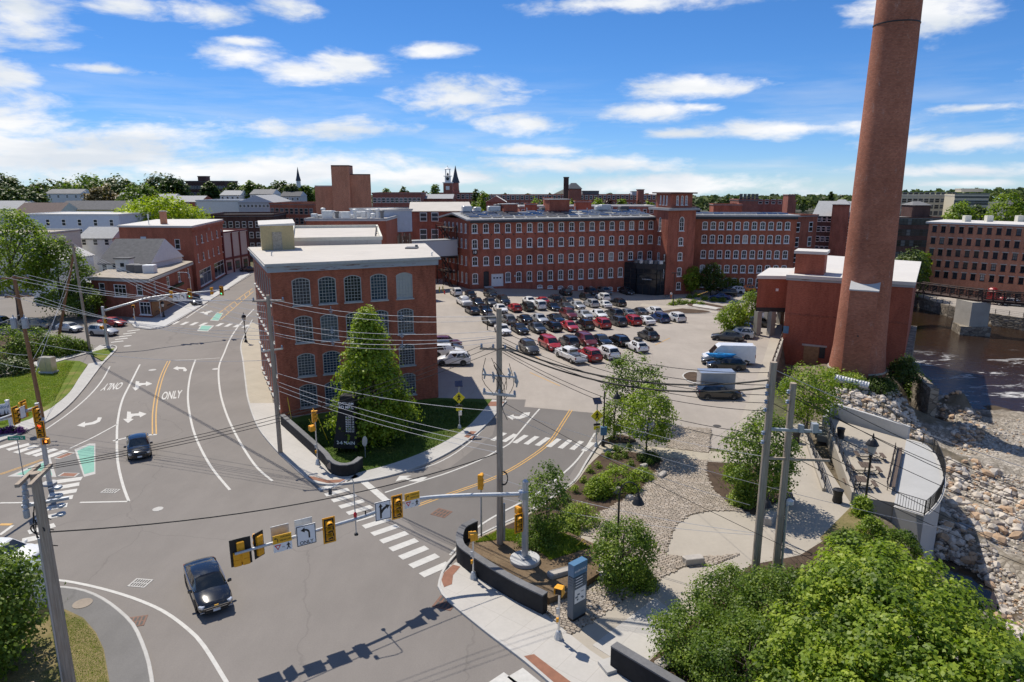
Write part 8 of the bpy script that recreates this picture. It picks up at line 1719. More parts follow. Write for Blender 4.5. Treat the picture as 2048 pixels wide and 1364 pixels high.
def cutout(t,c,s=1.0,m='transformer'):
    c = Vector(c);mb = MB();mb.tube([c,c+Vector((.12,0,-.35))*s,c+Vector((.05,.05,-.75))*s],[.05*s,.08*s,.05*s],7);mb.lathe(tuple(c+Vector((.05,.05,-.5))*s),[(.06*s,0),(.12*s,.04),(.06*s,.08),(.12*s,.12),(.06*s,.16)],8);mb.build('cutout_switch',m,t)
PC,bC,tC = pole('grey wooden utility pole with switches and crossarms in the centre',1000,1088,617,r0=.22,r1=.16,z=.5)
def on(bp,tp,py,px=1000):z = zat(px,py,bp.y);f = (z-bp.z)/(tp.z-bp.z);return bp.lerp(tp,f)
aC1 = xarm(PC,on(bC,tC,699),R(-14),2.4,'wood_pole',4);aC2 = xarm(PC,on(bC,tC,786)+Vector((0,-.25,0)),R(-16),2.1,'galvanised',3);xarm(PC,on(bC,tC,792)+Vector((0,.25,0)),R(-16),2.1,'galvanised',3)
for dx,py in ((-.95,735),(.55,735),(.9,742),(1.0,752),(-.4,742)):cutout(PC,on(bC,tC,py)+Vector((dx,-.15,0)),.9)
mb = MB();q = on(bC,tC,748);mb.tube([q+Vector((-1.0,-.1,0)),q+Vector((1.0,-.2,-.15))],.06,6);mb.build('switch_bar','transformer',PC)
rg = random.Random(3)
for k in range(7):
    y0 = 700+rg.random()*60;a = on(bC,tC,y0)+Vector((rg.choice([-1,1])*rg.uniform(.2,.9),-.2,0));b2 = on(bC,tC,y0+45+rg.random()*50)+Vector((rg.choice([-1,1])*rg.uniform(.1,.5),-.2,0));KT('jumper_wire','wire_black',PC,smooth_line([a,a.lerp(b2,.5)+Vector((rg.uniform(-.5,.5),0,-.2)),b2],.3),.018,4)
mb = MB();q = on(bC,tC,955)+Vector((.25,-.2,0));mb.tube([q+Vector((.25*math.sin(a),.02*a,.45*math.cos(a))) for a in [i*.45 for i in range(26)]],.03,5);mb.build('cable_coil','wire_black',PC);mb = MB();q = on(bC,tC,1040)+Vector((.28,-.1,0));mb.tube([q+Vector((0,0,-1.4)),q+Vector((0,0,1.2))],.07,6);mb.build('conduit','steel_grey',PC)
PA,bA,tA = pole('grey wooden utility pole on the pavement by the brick mill corner',561,905,590,r0=.20,r1=.15);aA = xarm(PA,on(bA,tA,602,545),R(5),2.6,'wood_pole',3);aA2 = xarm(PA,on(bA,tA,700,552),R(35),1.8,'aluminium',2);on_A = lambda y:on(bA,tA,y,550)
PR_,bR,tR = pole('grey wooden utility pole, left one of the twin poles on the plaza',1506,1190,724,r0=.235,r1=.19);PQ,bQ,tQ = pole('grey wooden utility pole, right one of the twin poles on the plaza',1546,1192,766,r0=.22,r1=.17)
for py in (775,790,806,822,868,886):q = on(bR,tR,py,1530)+Vector((-.28,-.15,0));KL('insulator','insulator',PR_,tuple(q),[(.04,0),(.11,.06),(.05,.12),(.11,.18),(.04,.24)],8)
for py in (786,806):q = on(bQ,tQ,py,1560)+Vector((-.28,-.15,0));KL('insulator','insulator',PQ,tuple(q),[(.04,0),(.11,.06),(.05,.12),(.11,.18),(.04,.24)],8)
q = on(bQ,tQ,858,1555);mb = MB();mb.box(tuple(q+Vector((.3,-.2,0))),(2.6,.14,.14),R(-8));mb.box(tuple(q+Vector((1.2,-.35,.2))),(.3,.3,.5));mb.box(tuple(q+Vector((.5,-.3,.15))),(.25,.25,.4));mb.build('switch_frame','transformer',PQ)
q = on(bQ,tQ,912,1552);KB('crossarm','wood_pole',PQ,tuple(q+Vector((.5,-.2,-.1))),(3.4,.10,.13),R(-6));mb = MB();q = bQ.lerp(tQ,.45)+Vector((.25,-.15,0));mb.tube([bQ+Vector((.27,-.1,0)),q],.07,6);mb.build('conduit','galvanised',PQ);mb = MB();q = bQ.lerp(tQ,.46)+Vector((.35,-.2,0));mb.lathe(tuple(q),[(.22,0),(.20,.2),(.05,.3)],10);mb.build('weather_head','hvac',PQ)
PL5,bL,tL = pole('weathered utility pole with transformers rising from the lower left',150,1400,945,r0=.24,r1=.20,base=Vector((-20.1,26.8,.1)),m='wood_pole')
for s in (-1,1):mb = MB();c = tL+Vector((s*.26,-.05,-.1));mb.box(tuple(c),(.16,2.2,.14),.25);mb.build('crossarm','wood_pole',PL5)
for i,(dx,dy,pz) in enumerate(((-.75,.3,-.9),(-.62,.1,-1.25),(-.52,-.1,-1.6),(-.42,-.3,-1.95))):q = tL+Vector((dx,dy,pz));KL('surge_arrester','transformer',PL5,tuple(q),[(.06,0),(.12,.05),(.12,.38),(.07,.42),(.10,.5),(.05,.62)],10)
for i,(dx,dy,pz) in enumerate(((.5,.5,-.9),(.62,.3,-1.2),(.8,.1,-1.55),(.9,-.1,-1.85))):q = tL+Vector((dx,dy,pz));mb = MB();mb.tube([q+Vector((-.4,0,-.1)),q],.05,6);mb.lathe(tuple(q),[(.05,-.12),(.19,-.02),(.17,.05),(.03,.08)],10);mb.build('switch_head','transformer',PL5)
KB('crossarm','galvanised',PL5,tuple(tL+Vector((.1,.2,-1.45))),(1.7,.12,.12),.5)
for k in range(6):mb = MB();a = tL+Vector((rg.uniform(-.7,-.3),rg.uniform(-.2,.3),-1-.3*k));b2 = tL+Vector((rg.uniform(-.35,.4),.1,-2.2-.25*k));mb.tube(smooth_line([a,(a+b2)/2+Vector((-.2,0,-.35)),b2],.3),.025,5);mb.build('jumper_wire','wire_black',PL5)
KT('conduit','galvanised',PL5,[tL+Vector((-.24,-.08,-3.0)),bL+Vector((-.26,-.1,0))],.06,6);mb = MB();q = tL+Vector((-.2,-.2,-2.6));mb.tube([q+Vector((.35*math.cos(a),.05*a,.28*math.sin(a))) for a in [i*.5 for i in range(16)]],.03,5);mb.build('cable_coil','wire_black',PL5)
P6,b6,t6 = pole('brown wooden utility pole with a transformer at the left lawn',85,834,552,'wood_pole_brown',.2,.16,z=.13,xtop=28);a6 = xarm(P6,b6.lerp(t6,.985),R(20),2.4,'wood_pole_brown',3);a62 = xarm(P6,b6.lerp(t6,.86),R(20),2.2,'wood_pole_brown',3)
for dx in (-.65,.42):q = b6.lerp(t6,.68)+Vector((dx,-.35,0));KL('transformer','transformer',P6,tuple(q-Vector((0,0,.5))),[(.28,0),(.30,.08),(.30,.95),(.24,1.05),(.06,1.15),(.05,1.35)],14)
P7,b7,t7 = pole('pale utility pole with a lamp at the corner garden',180,700,486,'wood_pole',.2,.15,z=.13,xtop=145);P8,b8,t8 = pole('brown leaning utility pole behind the corner garden',114,686,495,'wood_pole_brown',.2,.15,z=.13,xtop=150)
mb = MB();q = b7.lerp(t7,.62);mb.tube(smooth_line([q,q+Vector((1.0,-.3,.9)),q+Vector((3.2,-.8,1.2))],.4),.05,6);mb.build('lamp_arm','galvanised',P7)
WIRES = 0
def wire(a,b_,sag,r=.016,m='wire_black',label=None,n=18,name='overhead_wire'):
    a,b_ = Vector(a),Vector(b_);P = [a.lerp(b_,i/n)-Vector((0,0,sag*4*(i/n)*(1-i/n))) for i in range(n+1)];mb = MB();mb.tube(P,r,4,cap=False);o = mb.build(name,m,None,uv=False);return tag(o,label,'wire','overhead wires')
lab = lambda s:s
for i,(ya,yc,sg,r,m) in enumerate(((597,632,.55,.016,'wire_pale'),(603,640,.7,.014,'wire_pale'),(640,662,.6,.016,'wire_pale'),(646,672,.75,.014,'wire_pale'),(664,676,.7,.02,'wire_pale'),(668,684,.8,.014,'wire_pale'))):
    a,c = on_A(ya)+Vector((.2,-.2,0)),on(bC,tC,yc)+Vector((-.2,0,0));wire(a,c,sg,r,m,'pale high wires strung from the mill corner pole to the centre pole')
    if i % 2 == 0:
        for f in (.34,.66):q = a.lerp(c,f)-Vector((0,0,sg*4*f*(1-f)));mb = MB();mb.box(tuple(q),(.05,.05,.55));mb.box(tuple(q),(.36,.05,.05));mb.box(tuple(q-Vector((0,0,.15))),(.24,.05,.04));tag(mb.build('wire_spacer','insulator',None,uv=False),'small grey spacer clipped between the pale high wires','spacer','wire spacers')
for i,(ya,yc,sg,m) in enumerate(((745,822,.5,'wire_pale'),(762,880,.4,'wire_pale'),(770,893,.45,'wire_pale'),(780,905,.4,'wire_pale'))):wire(on_A(ya)+Vector((.2,-.1,0)),on(bC,tC,yc)+Vector((-.15,0,0)),sg,.017,m,'pale low wires crossing the sign from the mill corner pole')
wire(on(bC,tC,822),G(1500,1010,4.5),.4,.014,'wire_pale','pale wire running from the centre pole over the plaza')
for i in range(3):wire(tL+Vector((-.5+.5*i,.3,.05)),aC1[i]+Vector((0,0,-.1)),.75,.016,'wire_black','long black wires rising from the lower left pole to the centre pole')
wire(tL+Vector((.15,0,-2.75)),on(bC,tC,905),.9,.03,'wire_black','thick black cable sagging across the junction');mb = MB();q = tL.lerp(on(bC,tC,905),.12)+Vector((.1,0,-2.7))
for i in range(3):wire(a6[i],on_A(604)+Vector((-1.1+1.1*i,0,.2)),.9,.022,'wire_pale','pale wires from the brown pole top across the street')
for i in range(3):wire(a62[i],on_A(662+9*i)+Vector((-.2,0,0)),1.0,.022,'wire_pale','pale wires from the lower arm of the brown pole across the street')
wire(b6.lerp(t6,.55),on_A(720),.8,.02,'wire_pale','single pale wire from the brown pole trunk over the road')
for i in range(5):wire(t7+Vector((.1*i,0,-.25*i)),on_A(612+13*i)+Vector((-.3,0,0)),1.3,.018,'wire_pale','fan of pale wires from the garden pole down to the mill corner')
for i,(y0) in enumerate((560,583,642,672,690)):wire(at(-60,y0+14,b6.y+4),b6.lerp(t6,1-.13*i) if i < 3 else b6.lerp(t6,.45-.1*(i-3)),.3,.02,'wire_pale','pale wires leaving the brown pole to the left edge')
wire(b8.lerp(t8,.55),b6.lerp(t6,.4),.3,.016,'wire_pale','thin stay between the leaning pole and the brown pole');wire(b8.lerp(t8,.8),b6.lerp(t6,.3),.2,.016,'wire_pale','thin stay from the leaning pole to the brown pole, upper')
for i,(yc,yr,sg,r,m) in enumerate(((690,760,1.1,.05,'wire_black'),(696,775,1.15,.05,'wire_black'),(640,745,.9,.018,'wire_black'),(652,770,.9,.018,'wire_black'),(662,790,.9,.018,'wire_black'),(676,806,.9,.018,'wire_black'),(684,822,.9,.018,'wire_black'),(700,868,.9,.018,'wire_black'),(705,886,.9,.018,'wire_black'))):wire(on(bC,tC,yc)+Vector((.2,0,0)),on(bR,tR,yr,1525)+Vector((-.2,0,0)),sg,r,m,'thick black spliced cables from the centre pole to the twin poles' if r > .03 else 'black wires from the centre pole over the car park to the twin poles')
for i,(yr,ye,r,m) in enumerate(((740,925,.016,'wire_pale'),(758,985,.018,'wire_black'),(775,1000,.018,'wire_black'),(790,1020,.02,'wire_black'),(806,1048,.018,'wire_black'),(868,1120,.018,'wire_black'),(886,1140,.018,'wire_black'))):
    p0 = on(bQ,tQ,max(768,yr),1560) if i % 2 else on(bR,tR,yr,1530);wire(p0+Vector((.15,-.1,0)),at(2260,ye+70,33),.5,r,m,'wires running from the twin poles off to the right edge')
wire(on(bC,tC,800),at(1760,1180,31),.35,.016,'wire_black','black wire passing over the pad to the lower right');wire(on(bC,tC,815),at(1900,1060,33),.4,.012,'wire_pale','thin pale wire over the plaza')
for i in range(3):wire(on(bR,tR,800,1525),G(1385+30*i,905+8*i,.2),.05,.012,'wire_pale','slanting steel stay wires left of the twin poles')
for i in range(2):wire(on(bR,tR,1070,1512)+Vector((0,0,.1*i)),at(960,985-40*i,44),.5,.016,'wire_pale','pale low cables from the twin poles towards the drive')
wire(on(bQ,tQ,1085,1552),at(1980,1180,30),.3,.012,'wire_black','black low wire from the twin poles over the big maple');wire(on(bR,tR,920,1520)+Vector((0,0,.2)),at(1200,838,62),.3,.012,'wire_pale','pale wire from the twin poles to the lamp')
for i,(a,b2) in enumerate((((1128,1112),(1168,1078)),((1132,1115),(1172,1086)),((650,868),(655,880)),((577,828),(572,800)),((583,838),(575,795)),((628,858),(618,838)),((655,880),(634,830)))):
    A_ = G(*a,.3);E = at(b2[0],b2[1],A_.y+1.2);mb = MB();mb.tube([A_,E],.035,6);tag(mb.build('guy_guard','guy_yellow',None,uv=False),('yellow plastic guy wire guard beside the riverwalk pillar' if i < 2 else 'yellow plastic guy wire guard beside the brick mill corner'),'guy guard','yellow guy guards')
# -- cabinets, shelter, lawn sign
q = G(98,745,.13);cb = thing('steel_cabinet','brushed steel utility cabinet on the left lawn','cabinet',tuple(q));KB('plinth','concrete_grey',cb,(q.x,q.y,.2),(1.9,1.1,.3),-.1);KB('body','cabinet_metal',cb,(q.x,q.y,1.25),(1.7,.9,1.8),-.1,.03);KB('door_seam','steel_grey',cb,(q.x+.05,q.y-.46,1.25),(.03,.03,1.6),-.1);KB('meter_box','hvac',cb,(q.x-.9,q.y-.1,1.3),(.2,.5,.8),-.1)
q = Vector((-21.6,24.6,.15));cb = thing('green_cabinet','dark green utility cabinet with a rusty top behind the lower left pole','cabinet',tuple(q));KB('body','cabinet_green',cb,(q.x,q.y,.9),(2.3,1.5,1.5),.55,.04);KB('lid','cabinet_top',cb,(q.x,q.y,1.7),(2.4,1.6,.1),.55);KB('door_seam','trim_black',cb,(q.x+.35,q.y-.72,.9),(.04,.04,1.3),.55);KB('label_plate','sign_white',cb,(q.x+.7,q.y-.42,1.2),(.16,.02,.22),.55)
q = G(30,1205,.13);sh_ = thing('bus_shelter','small glass shelter at the left edge behind the leafy tree','shelter',tuple(q));KB('roof','glass_clear',sh_,(q.x,q.y,2.35),(3.4,1.5,.08));mb = MB();mb.box((q.x,q.y+.7,1.2),(3.3,.04,2.1));mb.box((q.x+1.65,q.y,1.2),(.04,1.4,2.1));mb.build('glass_wall','glass_clear',sh_)
for sx in (-1,1):
    for sy in (-1,1):KB('post','black_metal',sh_,(q.x+sx*1.66,q.y+sy*.72,1.2),(.07,.07,2.4))
a,b2 = G(-22,868,.13),G(24,858,.13);ls = thing('lawn_sign','white board sign with a dark boat emblem on the left lawn','sign',tuple(a));dL = (b2-a).normalized();mid = (a+b2)/2
for p in (a,b2):mb = MB();mb.box((p.x,p.y,1.5),(.24,.24,2.9));mb.box((p.x,p.y,3.0),(.30,.30,.12));mb.build('post','trim_white',ls)
board(ls,Vector((mid.x,mid.y,1.95)),dL,(b2-a).length-.3,1.6,'sign_white');flat_poly(ls,[(-.6,-.2),(-.5,-.32),(.5,-.32),(.62,-.2),(.45,-.2),(.42,.15),(.36,-.1),(.25,-.1),(.2,.3),(.12,-.12),(-.1,-.12),(-.14,.1),(-.3,.05),(-.35,-.15)],Vector((mid.x+.45,mid.y,1.95)),dL,'sign_black','boat_emblem',.03,1.1);text_on('lettering','Biddeford','sign_blue',ls,Vector((mid.x+.3,mid.y-.03,2.5)),dL,(0,0,1),w=1.5)
for i in range(9):tree_px('flower_clump','clump of purple flowers under the white lawn sign',-10+i*7.0,868-i*.6,858-i*.6,12,z=.13,prof='dome',m='flower_purple' if i % 3 else 'leaf_dark',z0=.02,nclump=16,per=20,sig=.14,leaf=.13,cat='flowers',group='purple flower bed',seed=300+i,limbs=1)
q = G(1236,880,.14);t = thing('garden_notice','small white notice board on two legs in the shrub bed','sign',tuple(q))
for s in (-1,1):KC('leg','galvanised',t,(q.x+s*.2,q.y,.1),.03,1.2,6)
KB('panel','sign_white',t,(q.x,q.y-.05,1.35),(.55,.04,.85));KB('print','kiosk_grey',t,(q.x,q.y-.08,1.5),(.35,.02,.25))
for px,py,lb in ((879,584,'yellow bollard at the foot of the fire escape, left'),(886,583,'yellow bollard at the foot of the fire escape, right')):q = G(px,py);t = thing('bollard',lb,'bollard',tuple(q));KL('post','sign_yellow',t,tuple(q),[(.12,0),(.12,1.1),(.08,1.2)],10);KL('band','sign_black',t,(q.x,q.y,q.z+.8),[(.125,0),(.125,.1)],10)
q = G(889,588);t = thing('fire_hydrant','small red fire hydrant near the yellow bollards','hydrant',tuple(q));KL('barrel','sign_red',t,tuple(q),[(.16,0),(.13,.1),(.12,.55),(.16,.6),(.12,.72),(.04,.8)],10);KT('outlet','sign_red',t,[(q.x-.22,q.y,q.z+.45),(q.x+.22,q.y,q.z+.45)],.07,8)
q = G(1333,597);t = thing('bicycle','dark bicycle parked by the entrance island','bicycle',tuple(q));
for s in (-.52,.52):
    mb = MB();n = 18;mb.tube([(q.x+s+.33*math.cos(2*math.pi*j/n),q.y,q.z+.35+.33*math.sin(2*math.pi*j/n)) for j in range(n+1)],.03,5);mb.build('wheel','rubber',t)
mb = MB();B0=(q.x-.52,q.y,q.z+.35);B1=(q.x+.0,q.y,q.z+.32);B2_=(q.x-.18,q.y,q.z+.85);B3=(q.x+.38,q.y,q.z+.85);B4=(q.x+.52,q.y,q.z+.35)
for a,b2 in ((B0,B1),(B1,B2_),(B2_,B0),(B2_,B3),(B3,B1),(B3,B4)):mb.tube([a,b2],.025,5)
mb.build('frame','black_metal',t);KB('saddle','black_metal',t,(q.x-.2,q.y,q.z+.95),(.26,.14,.06));mb = MB();mb.tube([(q.x+.36,q.y-.25,q.z+1.02),(q.x+.36,q.y+.25,q.z+1.02)],.025,5);mb.tube([B3,(q.x+.36,q.y,q.z+1.02)],.025,5);mb.build('handlebar','black_metal',t)
def person(label,px,py,shirt,trousers,rz=0.0):
    q = G(px,py);t = thing('person',label,'person',tuple(q),None,rz);local(t);H = 1.74
    me2 = BODY.copy();me2.materials.clear();o = obj('body',me2,t)
    for mm in (trousers,shirt,'skin'):me2.materials.append(mat(mm))
    for p in me2.polygons:
        z = p.center.z;x = abs(p.center.x);p.material_index = 2 if z > 1.47 or (x > .17 and z < 1.12 and z > .78) else (1 if z > .98 else 0);p.use_smooth = True
    mb = MB();mb.lathe((0,.015,1.66),[(.092,0),(.095,.05),(.075,.10),(.02,.125)],10);obj('hair',mb.mesh('hair','trim_black',uv=False,smooth=True),t)
person('person in a white top standing at the car park edge of the entrance',1269,580,'shirt_white','trousers',.6);person('person in white standing by the bicycle near the tower',1342,598,'shirt_white','orange_cloth',-.5)
# -- riverside terrace
ZT = -.5
tm = GL([(1654,853),(1660,836),(1812,880),(1810,893),(1790,1001),(1788,1005),(1708,992)],ZT);stg = GL([(1812,880),(1810,893),(1790,1001),(1788,1006)],ZT)
outer = smooth_line(GL([(1812,880),(1845,888),(1868,907),(1882,938),(1887,963),(1881,992),(1867,1014),(1848,1032)],ZT),.6)
mb = MB();mb.prism([tuple(p) for p in tm],-7.8,ZT);struct('terrace',mb,'concrete_plaza')
mb = MB();mb.prism([tuple(p) for p in [stg[0],stg[1],stg[2],stg[3]]]+[tuple(p) for p in outer[::-1]],-7.8,ZT+.03);struct('terrace_stage',mb,'concrete_stage')
mb = MB();ribbon(mb,[p+Vector((0,0,0)) for p in outer]+GL([(1788,1013)],ZT),.35,ZT+.06);struct('stage_edge',mb,'kerb_granite')
def fence(label,P,h,z,bar=.16,m='black_metal',solid=None,name='railing'):
    t = thing(name,label,'railing',tuple(P[0]));zz = (lambda f:z) if not callable(z) else z;n = len(P);tot = sum((P[i+1]-P[i]).length for i in range(n-1));acc = 0;mbr = MB();mbb = MB();last = -9
    for i in range(n-1):
        a,b = P[i],P[i+1];L = (b-a).length;k = max(1,int(L/bar))
        for j in range(k):
            q = a.lerp(b,j/k);f = (acc+L*j/k)/tot
            if acc+L*j/k-last > 1.9:KB('post',m,t,(q.x,q.y,zz(f)+h/2),(.07,.07,h));last = acc+L*j/k
            else:mbb.box((q.x,q.y,zz(f)+h*.52),(.022,.022,h*.86))
        acc += L
    acc = 0;top = []
    for i in range(n):
        if i:acc += (P[i]-P[i-1]).length
        top.append((P[i].x,P[i].y,zz(acc/tot)))
    for k in (h,.12):mbr.tube([(a,b,c+k) for a,b,c in top],.03,5)
    mbb.build('baluster',m,t);mbr.build('rail',m,t);return t
fence('curved black railing round the terrace stage above the river',outer[2:],1.15,ZT+.06,.14);fence('straight black railing at the near end of the stage',[outer[-1]]+GL([(1788,1013)],ZT),1.15,ZT+.06,.18)
bk = thing('terrace_wall','grey concrete wall along the back of the terrace','wall',tuple(G(1660,832,ZT)));P = GL([(1646,862),(1652,845),(1664,830),(1740,853),(1816,877)],ZT);mb = MB();wall_path(mb,P,.35,-2.0,lambda f:.95-.25*f);mb.build('wall_face','concrete_grey',bk)
fence('black railing on the rock edge behind the terrace wall',GL([(1636,792),(1680,806),(1760,832),(1835,868)],0),1.1,lambda f:.35-.5*f,.16)
for i,(a,b,lb) in enumerate((((1654,853),(1707,993),'slanting dark handrail wall between ramp and terrace'),((1606,865),(1648,985),'dark handrail wall on the left side of the ramp'))):
    P = GL([a,b],0);t = thing('ramp_wall',lb,'railing',tuple(P[0]));mb = MB();wall_path(mb,[P[0].lerp(P[1],k/8) for k in range(9)],.3,-1.2,lambda f:.45-.1*f);mb.build('wall_base','concrete_plaza',t);mb = MB()
    for k in range(9):q = P[0].lerp(P[1],k/8);mb.box((q.x,q.y,.85),(.06,.06,.95))
    for h in (.65,.85,1.05,1.3):mb.tube([(P[0].x,P[0].y,h),(P[1].x,P[1].y,h)],.035,5)
    mb.build('handrail','black_metal',t)
st_ = thing('terrace_steps','short flight of concrete steps down to the terrace','steps',tuple(G(1645,862,-.3)))
for i in range(5):q = G(1640+i*4,848+i*4,.0);KB('step','concrete_pier',st_,(q.x,q.y,.12-.13*i-.3),(1.8,.5,.6),R(-30))
def bin_(label,px,py,z):
    q = G(px,py,z);t = thing('litter_bin',label,'bin',tuple(q));KL('drum','black_metal',t,(q.x,q.y,z),[(.30,0),(.36,.08),(.31,.5),(.36,.92)],16);KL('lid','black_metal',t,(q.x,q.y,z+.92),[(.38,0),(.38,.08),(.16,.14),(.14,.10)],16)
bin_('black litter bin on the path left of the terrace lamp',1674,1004,.1);bin_('black litter bin at the upper end of the terrace',1680,876,ZT);bin_('black litter bin behind the twin poles',1591,884,.1)
def picnic(label,px,py,rz):
    q = G(px,py,ZT);t = thing('picnic_table',label,'table',(q.x,q.y,ZT),'terrace picnic tables',rz);local(t)
    for s in range(4):OB('table_board','wood_bench',t,(-.36+.24*s,0,.74),(.20,1.2,.05))
    for s in (-1,1):
        OB('seat','wood_bench',t,(s*1.05,0,.45),(.34,1.1,.05),0,.02);mb = MB()
        for y in (-.35,.35):mb.tube([(0,y,.1),(s*.6,y,.06),(s*.95,y,.15),(s*1.05,y,.42)],.04,6)
        mb.tube([(0,0,.1),(0,0,.7)],.05,6);obj('leg',mb.mesh('leg','black_metal',uv=False),t)
picnic('dark picnic table farthest along the terrace, behind the lantern post',1738,918,R(-12));picnic('dark picnic table in the middle of the terrace row',1729,946,R(-12));picnic('dark picnic table nearest the camera on the terrace',1719,975,R(-12))
A_,B2 = G(1795,905,ZT),G(1778,985,ZT);d = B2-A_;m_ = (A_+B2)/2;t = thing('long_bench','long dark slatted bench with backrest along the stage','bench',(m_.x,m_.y,ZT));an2 = math.atan2(d.y,d.x)
for k in range(3):KB('seat_slat','wood_bench',t,(m_.x+.16*k,m_.y,ZT+.46),(d.length,.13,.05),an2)
for k in range(3):KB('back_slat','wood_bench',t,(m_.x-.22-.03*k,m_.y,ZT+.62+.16*k),(d.length,.04,.12),an2)
for f in (.05,.35,.65,.95):q = A_.lerp(B2,f);mb = MB();mb.tube([(q.x+.4,q.y,ZT),(q.x+.35,q.y,ZT+.45),(q.x-.15,q.y,ZT+.45),(q.x-.3,q.y,ZT+1.05)],.03,5);mb.tube([(q.x-.2,q.y,ZT),(q.x-.15,q.y,ZT+.45)],.03,5);mb.build('frame','black_metal',t)
t = thing('park_bench','dark slatted bench on the path behind the twin poles','bench',tuple(G(1577,1000,.1)),None,R(75));local(t)
for k in range(4):OB('seat_slat','wood_bench',t,(0,-.2+.13*k,.45),(1.6,.11,.05))
for k in range(3):OB('back_slat','wood_bench',t,(0,.32+.03*k,.62+.15*k),(1.6,.04,.11))
for s in (-1,1):mb = MB();mb.tube([(s*.7,-.25,0),(s*.7,-.22,.42),(s*.7,.26,.42),(s*.7,.42,1.0)],.035,5);mb.tube([(s*.7,.26,.42),(s*.7,.32,0)],.035,5);obj('leg',mb.mesh('leg','black_metal',uv=False),t)
A_,B2 = G(1668,765,-.9),G(1736,778,-1.2);t = thing('drain_pipe','large corrugated grey pipe lying on the rocks below the chimney','pipe',tuple(A_));mb = MB();a,b = A_+Vector((0,0,.55)),B2+Vector((0,0,.35));n = 24;mb.tube([a.lerp(b,i/n) for i in range(n+1)],[.5 if i % 2 else .55 for i in range(n+1)],14);mb.build('pipe_wall','galvanised',t)
# -- cobbles
def inside(poly,x,y):
    c = False;j = len(poly)-1
    for i in range(len(poly)):
        a,b = poly[i],poly[j]
        if (a.y > y) != (b.y > y) and x < (b.x-a.x)*(y-a.y)/(b.y-a.y+1e-12)+a.x:c = not c
        j = i
    return c
CM = []
for k in range(6):
    for m in ('cobble','cobble_b','cobble_c'):
        rg_ = random.Random(k*7+len(m));w,d,b = .265*rg_.uniform(.9,1.05),.175*rg_.uniform(.94,1.03),.03;mb = MB();h = .05
        j = lambda v:v+rg_.uniform(-.006,.006)
        lo = [(j(-w/2),j(-d/2),-.03),(j(w/2),j(-d/2),-.03),(j(w/2),j(d/2),-.03),(j(-w/2),j(d/2),-.03)];up = [(x*.86,y*.82,h*rg_.uniform(.85,1.1)) for x,y,_ in lo];mi_ = [(x,y,h*.55) for x,y,_ in lo]
        mb.add(lo+mi_+up,[(0,1,5,4),(1,2,6,5),(2,3,7,6),(3,0,4,7),(4,5,9,8),(5,6,10,9),(6,7,11,10),(7,4,8,11),(8,9,10,11)]);CM.append(mb.mesh('cobble',m,uv=False,smooth=False))
def cobbles(polys,ang,z,label_bed='cobbled_plaza',limit=300,pitch=(.282,.192)):
    mb = MB();
    for pl in polys:mb.sheet([(p.x,p.y) for p in pl],z)
    bed = tag(mb.build(label_bed,'cobble_bed',None),None,None,None,'structure');ca,sa = math.cos(ang),math.sin(ang);pts = [];rg_ = random.Random(9)
    for pl in polys:
        us = [p.x*ca+p.y*sa for p in pl];vs = [-p.x*sa+p.y*ca for p in pl];v = min(vs);row = 0
        while v < max(vs):
            u = min(us)-(pitch[0]*.5 if row % 2 else 0)+rg_.uniform(-.05,.05)
            while u < max(us):
                wv = v+.12*math.sin(u*.5+row*.0);x,y = u*ca-wv*sa,u*sa+wv*ca
                if inside(pl,x,y):pts.append((x,y))
                u += pitch[0]*rg_.uniform(.97,1.03)
            v += pitch[1];row += 1
    pts.sort(key=lambda p:p[0]**2+p[1]**2);nm = 0
    for x,y in pts[:limit]:o = obj('cobble',rg_.choice(CM),bed,(x,y,z+rg_.uniform(-.006,.006)));o.rotation_euler = (0,0,ang+rg_.uniform(-.03,.03))
    rest = pts[limit:]
    pick = [rg_.choice(('cobble','cobble','cobble_b','cobble_c')) for _ in rest]
    for mname in ('cobble','cobble_b','cobble_c'):
        pool = [m for m in CM if m.materials[0].name == mname];mb = MB()
        for (x,y),pk in zip(rest,pick):
            if pk == mname:
                m = rg_.choice(pool);a = ang+rg_.uniform(-.05,.05);c_,s_ = math.cos(a),math.sin(a);zz = z+rg_.uniform(-.008,.006);mb.add([(x+v.co.x*c_-v.co.y*s_,y+v.co.x*s_+v.co.y*c_,v.co.z+zz) for v in m.vertices],[tuple(p.vertices) for p in m.polygons])
        if mb.v:tag(mb.build('cobble_field',mname,bed,uv=False),kind='stuff')
    return bed
KP = GL([(1088,1222),(1142,1270),(1262,1190),(1205,1160),(1150,1172),(1100,1200)],.125);MP = GL([(1133,1060),(1202,1023),(1270,989),(1303,955),(1324,922),(1324,915),(1415,920),(1411,942),(1425,976),(1452,1002),(1486,1021),(1506,1028),(1470,1022),(1421,1021),(1381,1030),(1351,1050),(1341,1077),(1330,1108),(1364,1112),(1438,1112),(1480,1106),(1440,1126),(1411,1131),(1367,1134),(1324,1154),(1310,1164),(1303,1150),(1290,1131),(1182,1073)],.125);UP = GL([(1341,851),(1422,857),(1418,906),(1336,896)],.125)
cobbles([KP,MP,UP],R(-24),.122)
